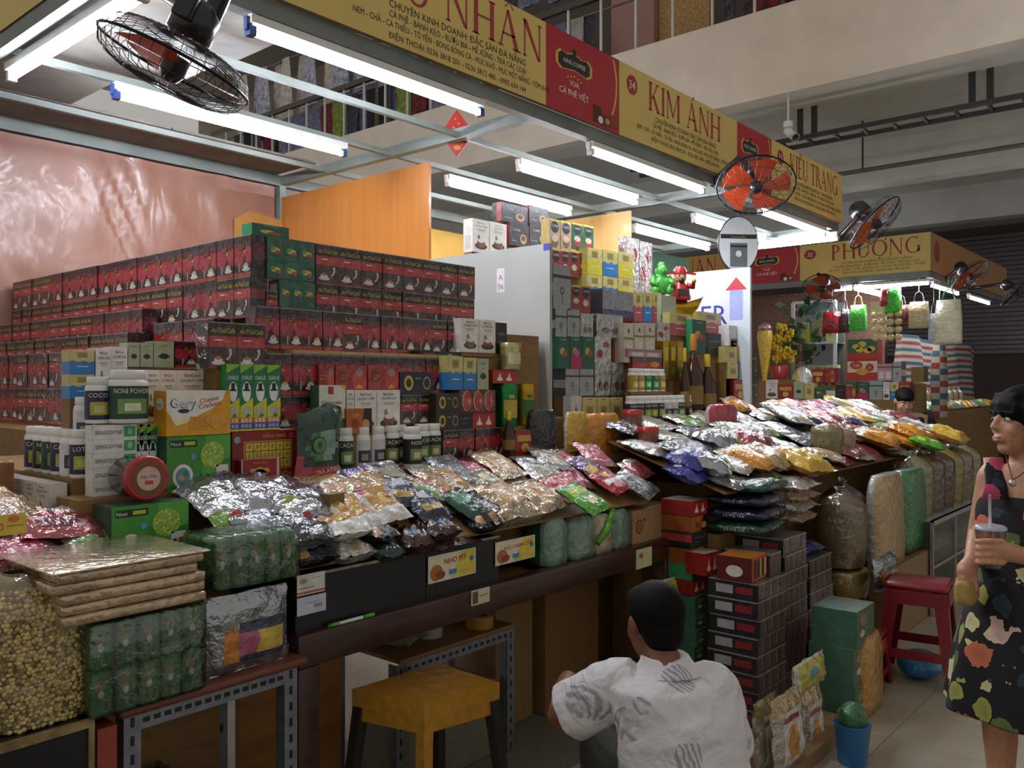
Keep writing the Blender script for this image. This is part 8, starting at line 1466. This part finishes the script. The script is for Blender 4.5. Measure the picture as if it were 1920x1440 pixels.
dr = [(D(1928, 928, dw), .135, .10), (D(1928, 950, dw), .165, .115), (D(1926, 1010, dw), .152, .122), (D(1922, 1075, dw), .138, .116), (D(1922, 1150, dw), .178, .148), (D(1922, 1230, dw), .22, .18), (D(1918, 1340, dw), .245, .205)]
rings = []
for i, (p, a, q) in enumerate(dr): rings.append((p, cs*a, cd*q))
n = 40; vs = []
for i, (p, ax, ay) in enumerate(rings):
    k_ = i/(len(rings)-1)
    for k in range(n): an = 2*math.pi*k/n; w = 1+(.07*max(0, k_-.5)*2*math.sin(7*an+k_*2)); vs.append(p+ax*math.cos(an)*w+ay*math.sin(an)*w)
fs = [(i*n+k, i*n+(k+1) % n, (i+1)*n+(k+1) % n, (i+1)*n+k) for i in range(len(rings)-1) for k in range(n)]; b.add(vs, fs, FD, True)
o = b.build('dress', t); so = o.modifiers.new('Cloth', 'SOLIDIFY'); so.thickness = .004; ss = o.modifiers.new('Sub', 'SUBSURF'); ss.levels = ss.render_levels = 2
b = MB()
for a0, a1 in ((D(1862, 872, dw+.05), D(1866, 935, dw-.05)), (D(1975, 880, dw-.10), D(1960, 935, dw-.13))): loft(b, [(a0+UZ*.025, Rv*.034, Fv*.012), (a0.lerp(a1, .5)-Fv*.012, Rv*.036, Fv*.01), (a1-Fv*.0, Rv*.045, Fv*.012)], FD, 12)
b.build('dress_straps', t)
b = MB(); b.tube([D(1885, 850, dw-.02), D(1893, 880, dw-.08), D(1899, 900, dw-.115), D(1912, 892, dw-.12), D(1935, 868, dw-.1)], .0022, 6, c('6a4a34', 'metal')); b.ball(D(1898, 906, dw-.118), .012, c('c9c4bc', 'metal'), 8, 6); b.build('necklace', t)
b = MB()
for q in (-1, 1): an = Vector((D(1926, 1210, dw).x, D(1926, 1210, dw).y, 0))+cs*q*.08; b.rbox(an.x-.05, an.x+.05, an.y-.05, an.y+.05, 0, .018, c('2a2420', 'plastic'), .008)
b.build('sandals', t)['kind'] = 'stuff'
t = thing('drink_cup', 'clear plastic cup of iced coffee with lid and straw in the woman\'s hand', 'cup', cupc-UZ*.07); b = MB(); b.lathe([(.03, 0), (.044, .12)], 20, glass('cup_plastic', 'd8d4d0', .12, .05), cap=False); b.build('cup_body', t); b = MB(); b.lathe([(.028, .003), (.037, .075)], 18, c('8f7a70', 'plastic')); b.build('iced_coffee', t); b = MB(); b.lathe([(.047, .12), (.047, .127), (.04, .132)], 20, c('b5b5c2', 'plastic')); b.build('cup_lid', t); b = MB(); b.tube([(0, 0, .1), (-.012, 0, .23)], .0045, 8, c('d0ccd4', 'plastic')); b.build('straw', t)
t = thing('purse', 'small tan purse held in the woman\'s other hand', 'purse', hr-UZ*.11); b = MB(); b.rbox(-.05, .06, -.03, .03, 0, .085, c('a88a50', 'cloth'), .02); b.build('purse_body', t); b = MB(); b.tube([(-.03, 0, .08), (0, 0, .1), (.03, 0, .08)], .006, 6, c('8a6a3a', 'cloth')); b.build('purse_handle', t)
# seller seated behind the heap
t = thing('person', 'seller in a black top sitting behind the third stall with head bowed', 'person', (0, 0, 0)); ds = 7.5; SKS = c('b58a6a', 'skin'); hc = D(1696, 752, ds); b = MB(); fd = (-Fv*.85-Rv*.15-UZ*.45).normalized(); at, M_, sd, f_, up_ = head_prims(b, hc, fd, UZ, 1.0, SKS)
cap(b, [hc-UZ*.05+Fv*.03, D(1700, 785, ds+.05)], [.05, .055], SKS); ts = [(D(1702, 774, ds+.05), .07, .06), (D(1705, 778, ds+.04), .19, .09), (D(1706, 850, ds+.02), .165, .11), (D(1706, 905, ds+.02), .165, .12)]
loft(b, [(p, Rv*a, Fv*q) for p, a, q in ts], SKS)
for q in (-1, 1): s_ = D(1705, 783, ds+.03)+Rv*q*.175; e_ = s_-UZ*.25-Fv*.06; w_ = e_-Fv*.2+UZ*.02-Rv*q*.1; cap(b, [s_, e_], [.05, .04], SKS); cap(b, [e_, w_], [.038, .026], SKS); cap(b, [w_, w_-Fv*.09], [.026, .03], SKS)
hp = Vector((ts[-1][0].x, ts[-1][0].y, .56))
for q in (-1, 1): k_ = hp+Rv*q*.1-Fv*.3; a_ = Vector((k_.x, k_.y, .06)); cap(b, [hp+Rv*q*.08, k_], [.08, .06], SKS); cap(b, [k_, a_], [.055, .038], SKS); cap(b, [a_, a_-Fv*.12-UZ*.03], [.035, .028], SKS)
remesh(b.build('body', t), .009, 3); face_parts(t, at, M_, 1.0); b = MB(); b.ball(at(0, -.018, .04), (.082, .1, .082), HB, 14, 10, M_); b.ball(at(0, .055, .062), (.06, .04, .03), HB, 10, 8, M_); b.ball(at(-.02, -.1, -.02), (.045, .04, .05), HB, 10, 8, M_); remesh(b.build('hair', t), .009, 3)
b = MB(); BKC = c('17151a', 'cloth'); loft(b, [(ts[1][0]-UZ*.015, Rv*.15, Fv*.1), (ts[2][0], Rv*.178, Fv*.122), (ts[3][0], Rv*.18, Fv*.135)], BKC, 22)
for q in (-1, 1): s_ = D(1705, 783, ds+.03)+Rv*q*.16; cap(b, [s_, s_-UZ*.1-Fv*.02+Rv*q*.01], [.062, .058], BKC)
for q in (-1, 1): cap(b, [hp+Rv*q*.07, hp+Rv*q*.1-Fv*.3], [.095, .075], BKC)
cap(b, [hp-Rv*.06, hp+Rv*.06], [.12, .12], BKC); remesh(b.build('clothes', t), .011, 3)
plastic_stool((hp.x, hp.y, 0), .34, .45, '8a1a24', 'red plastic stool under the seated seller')
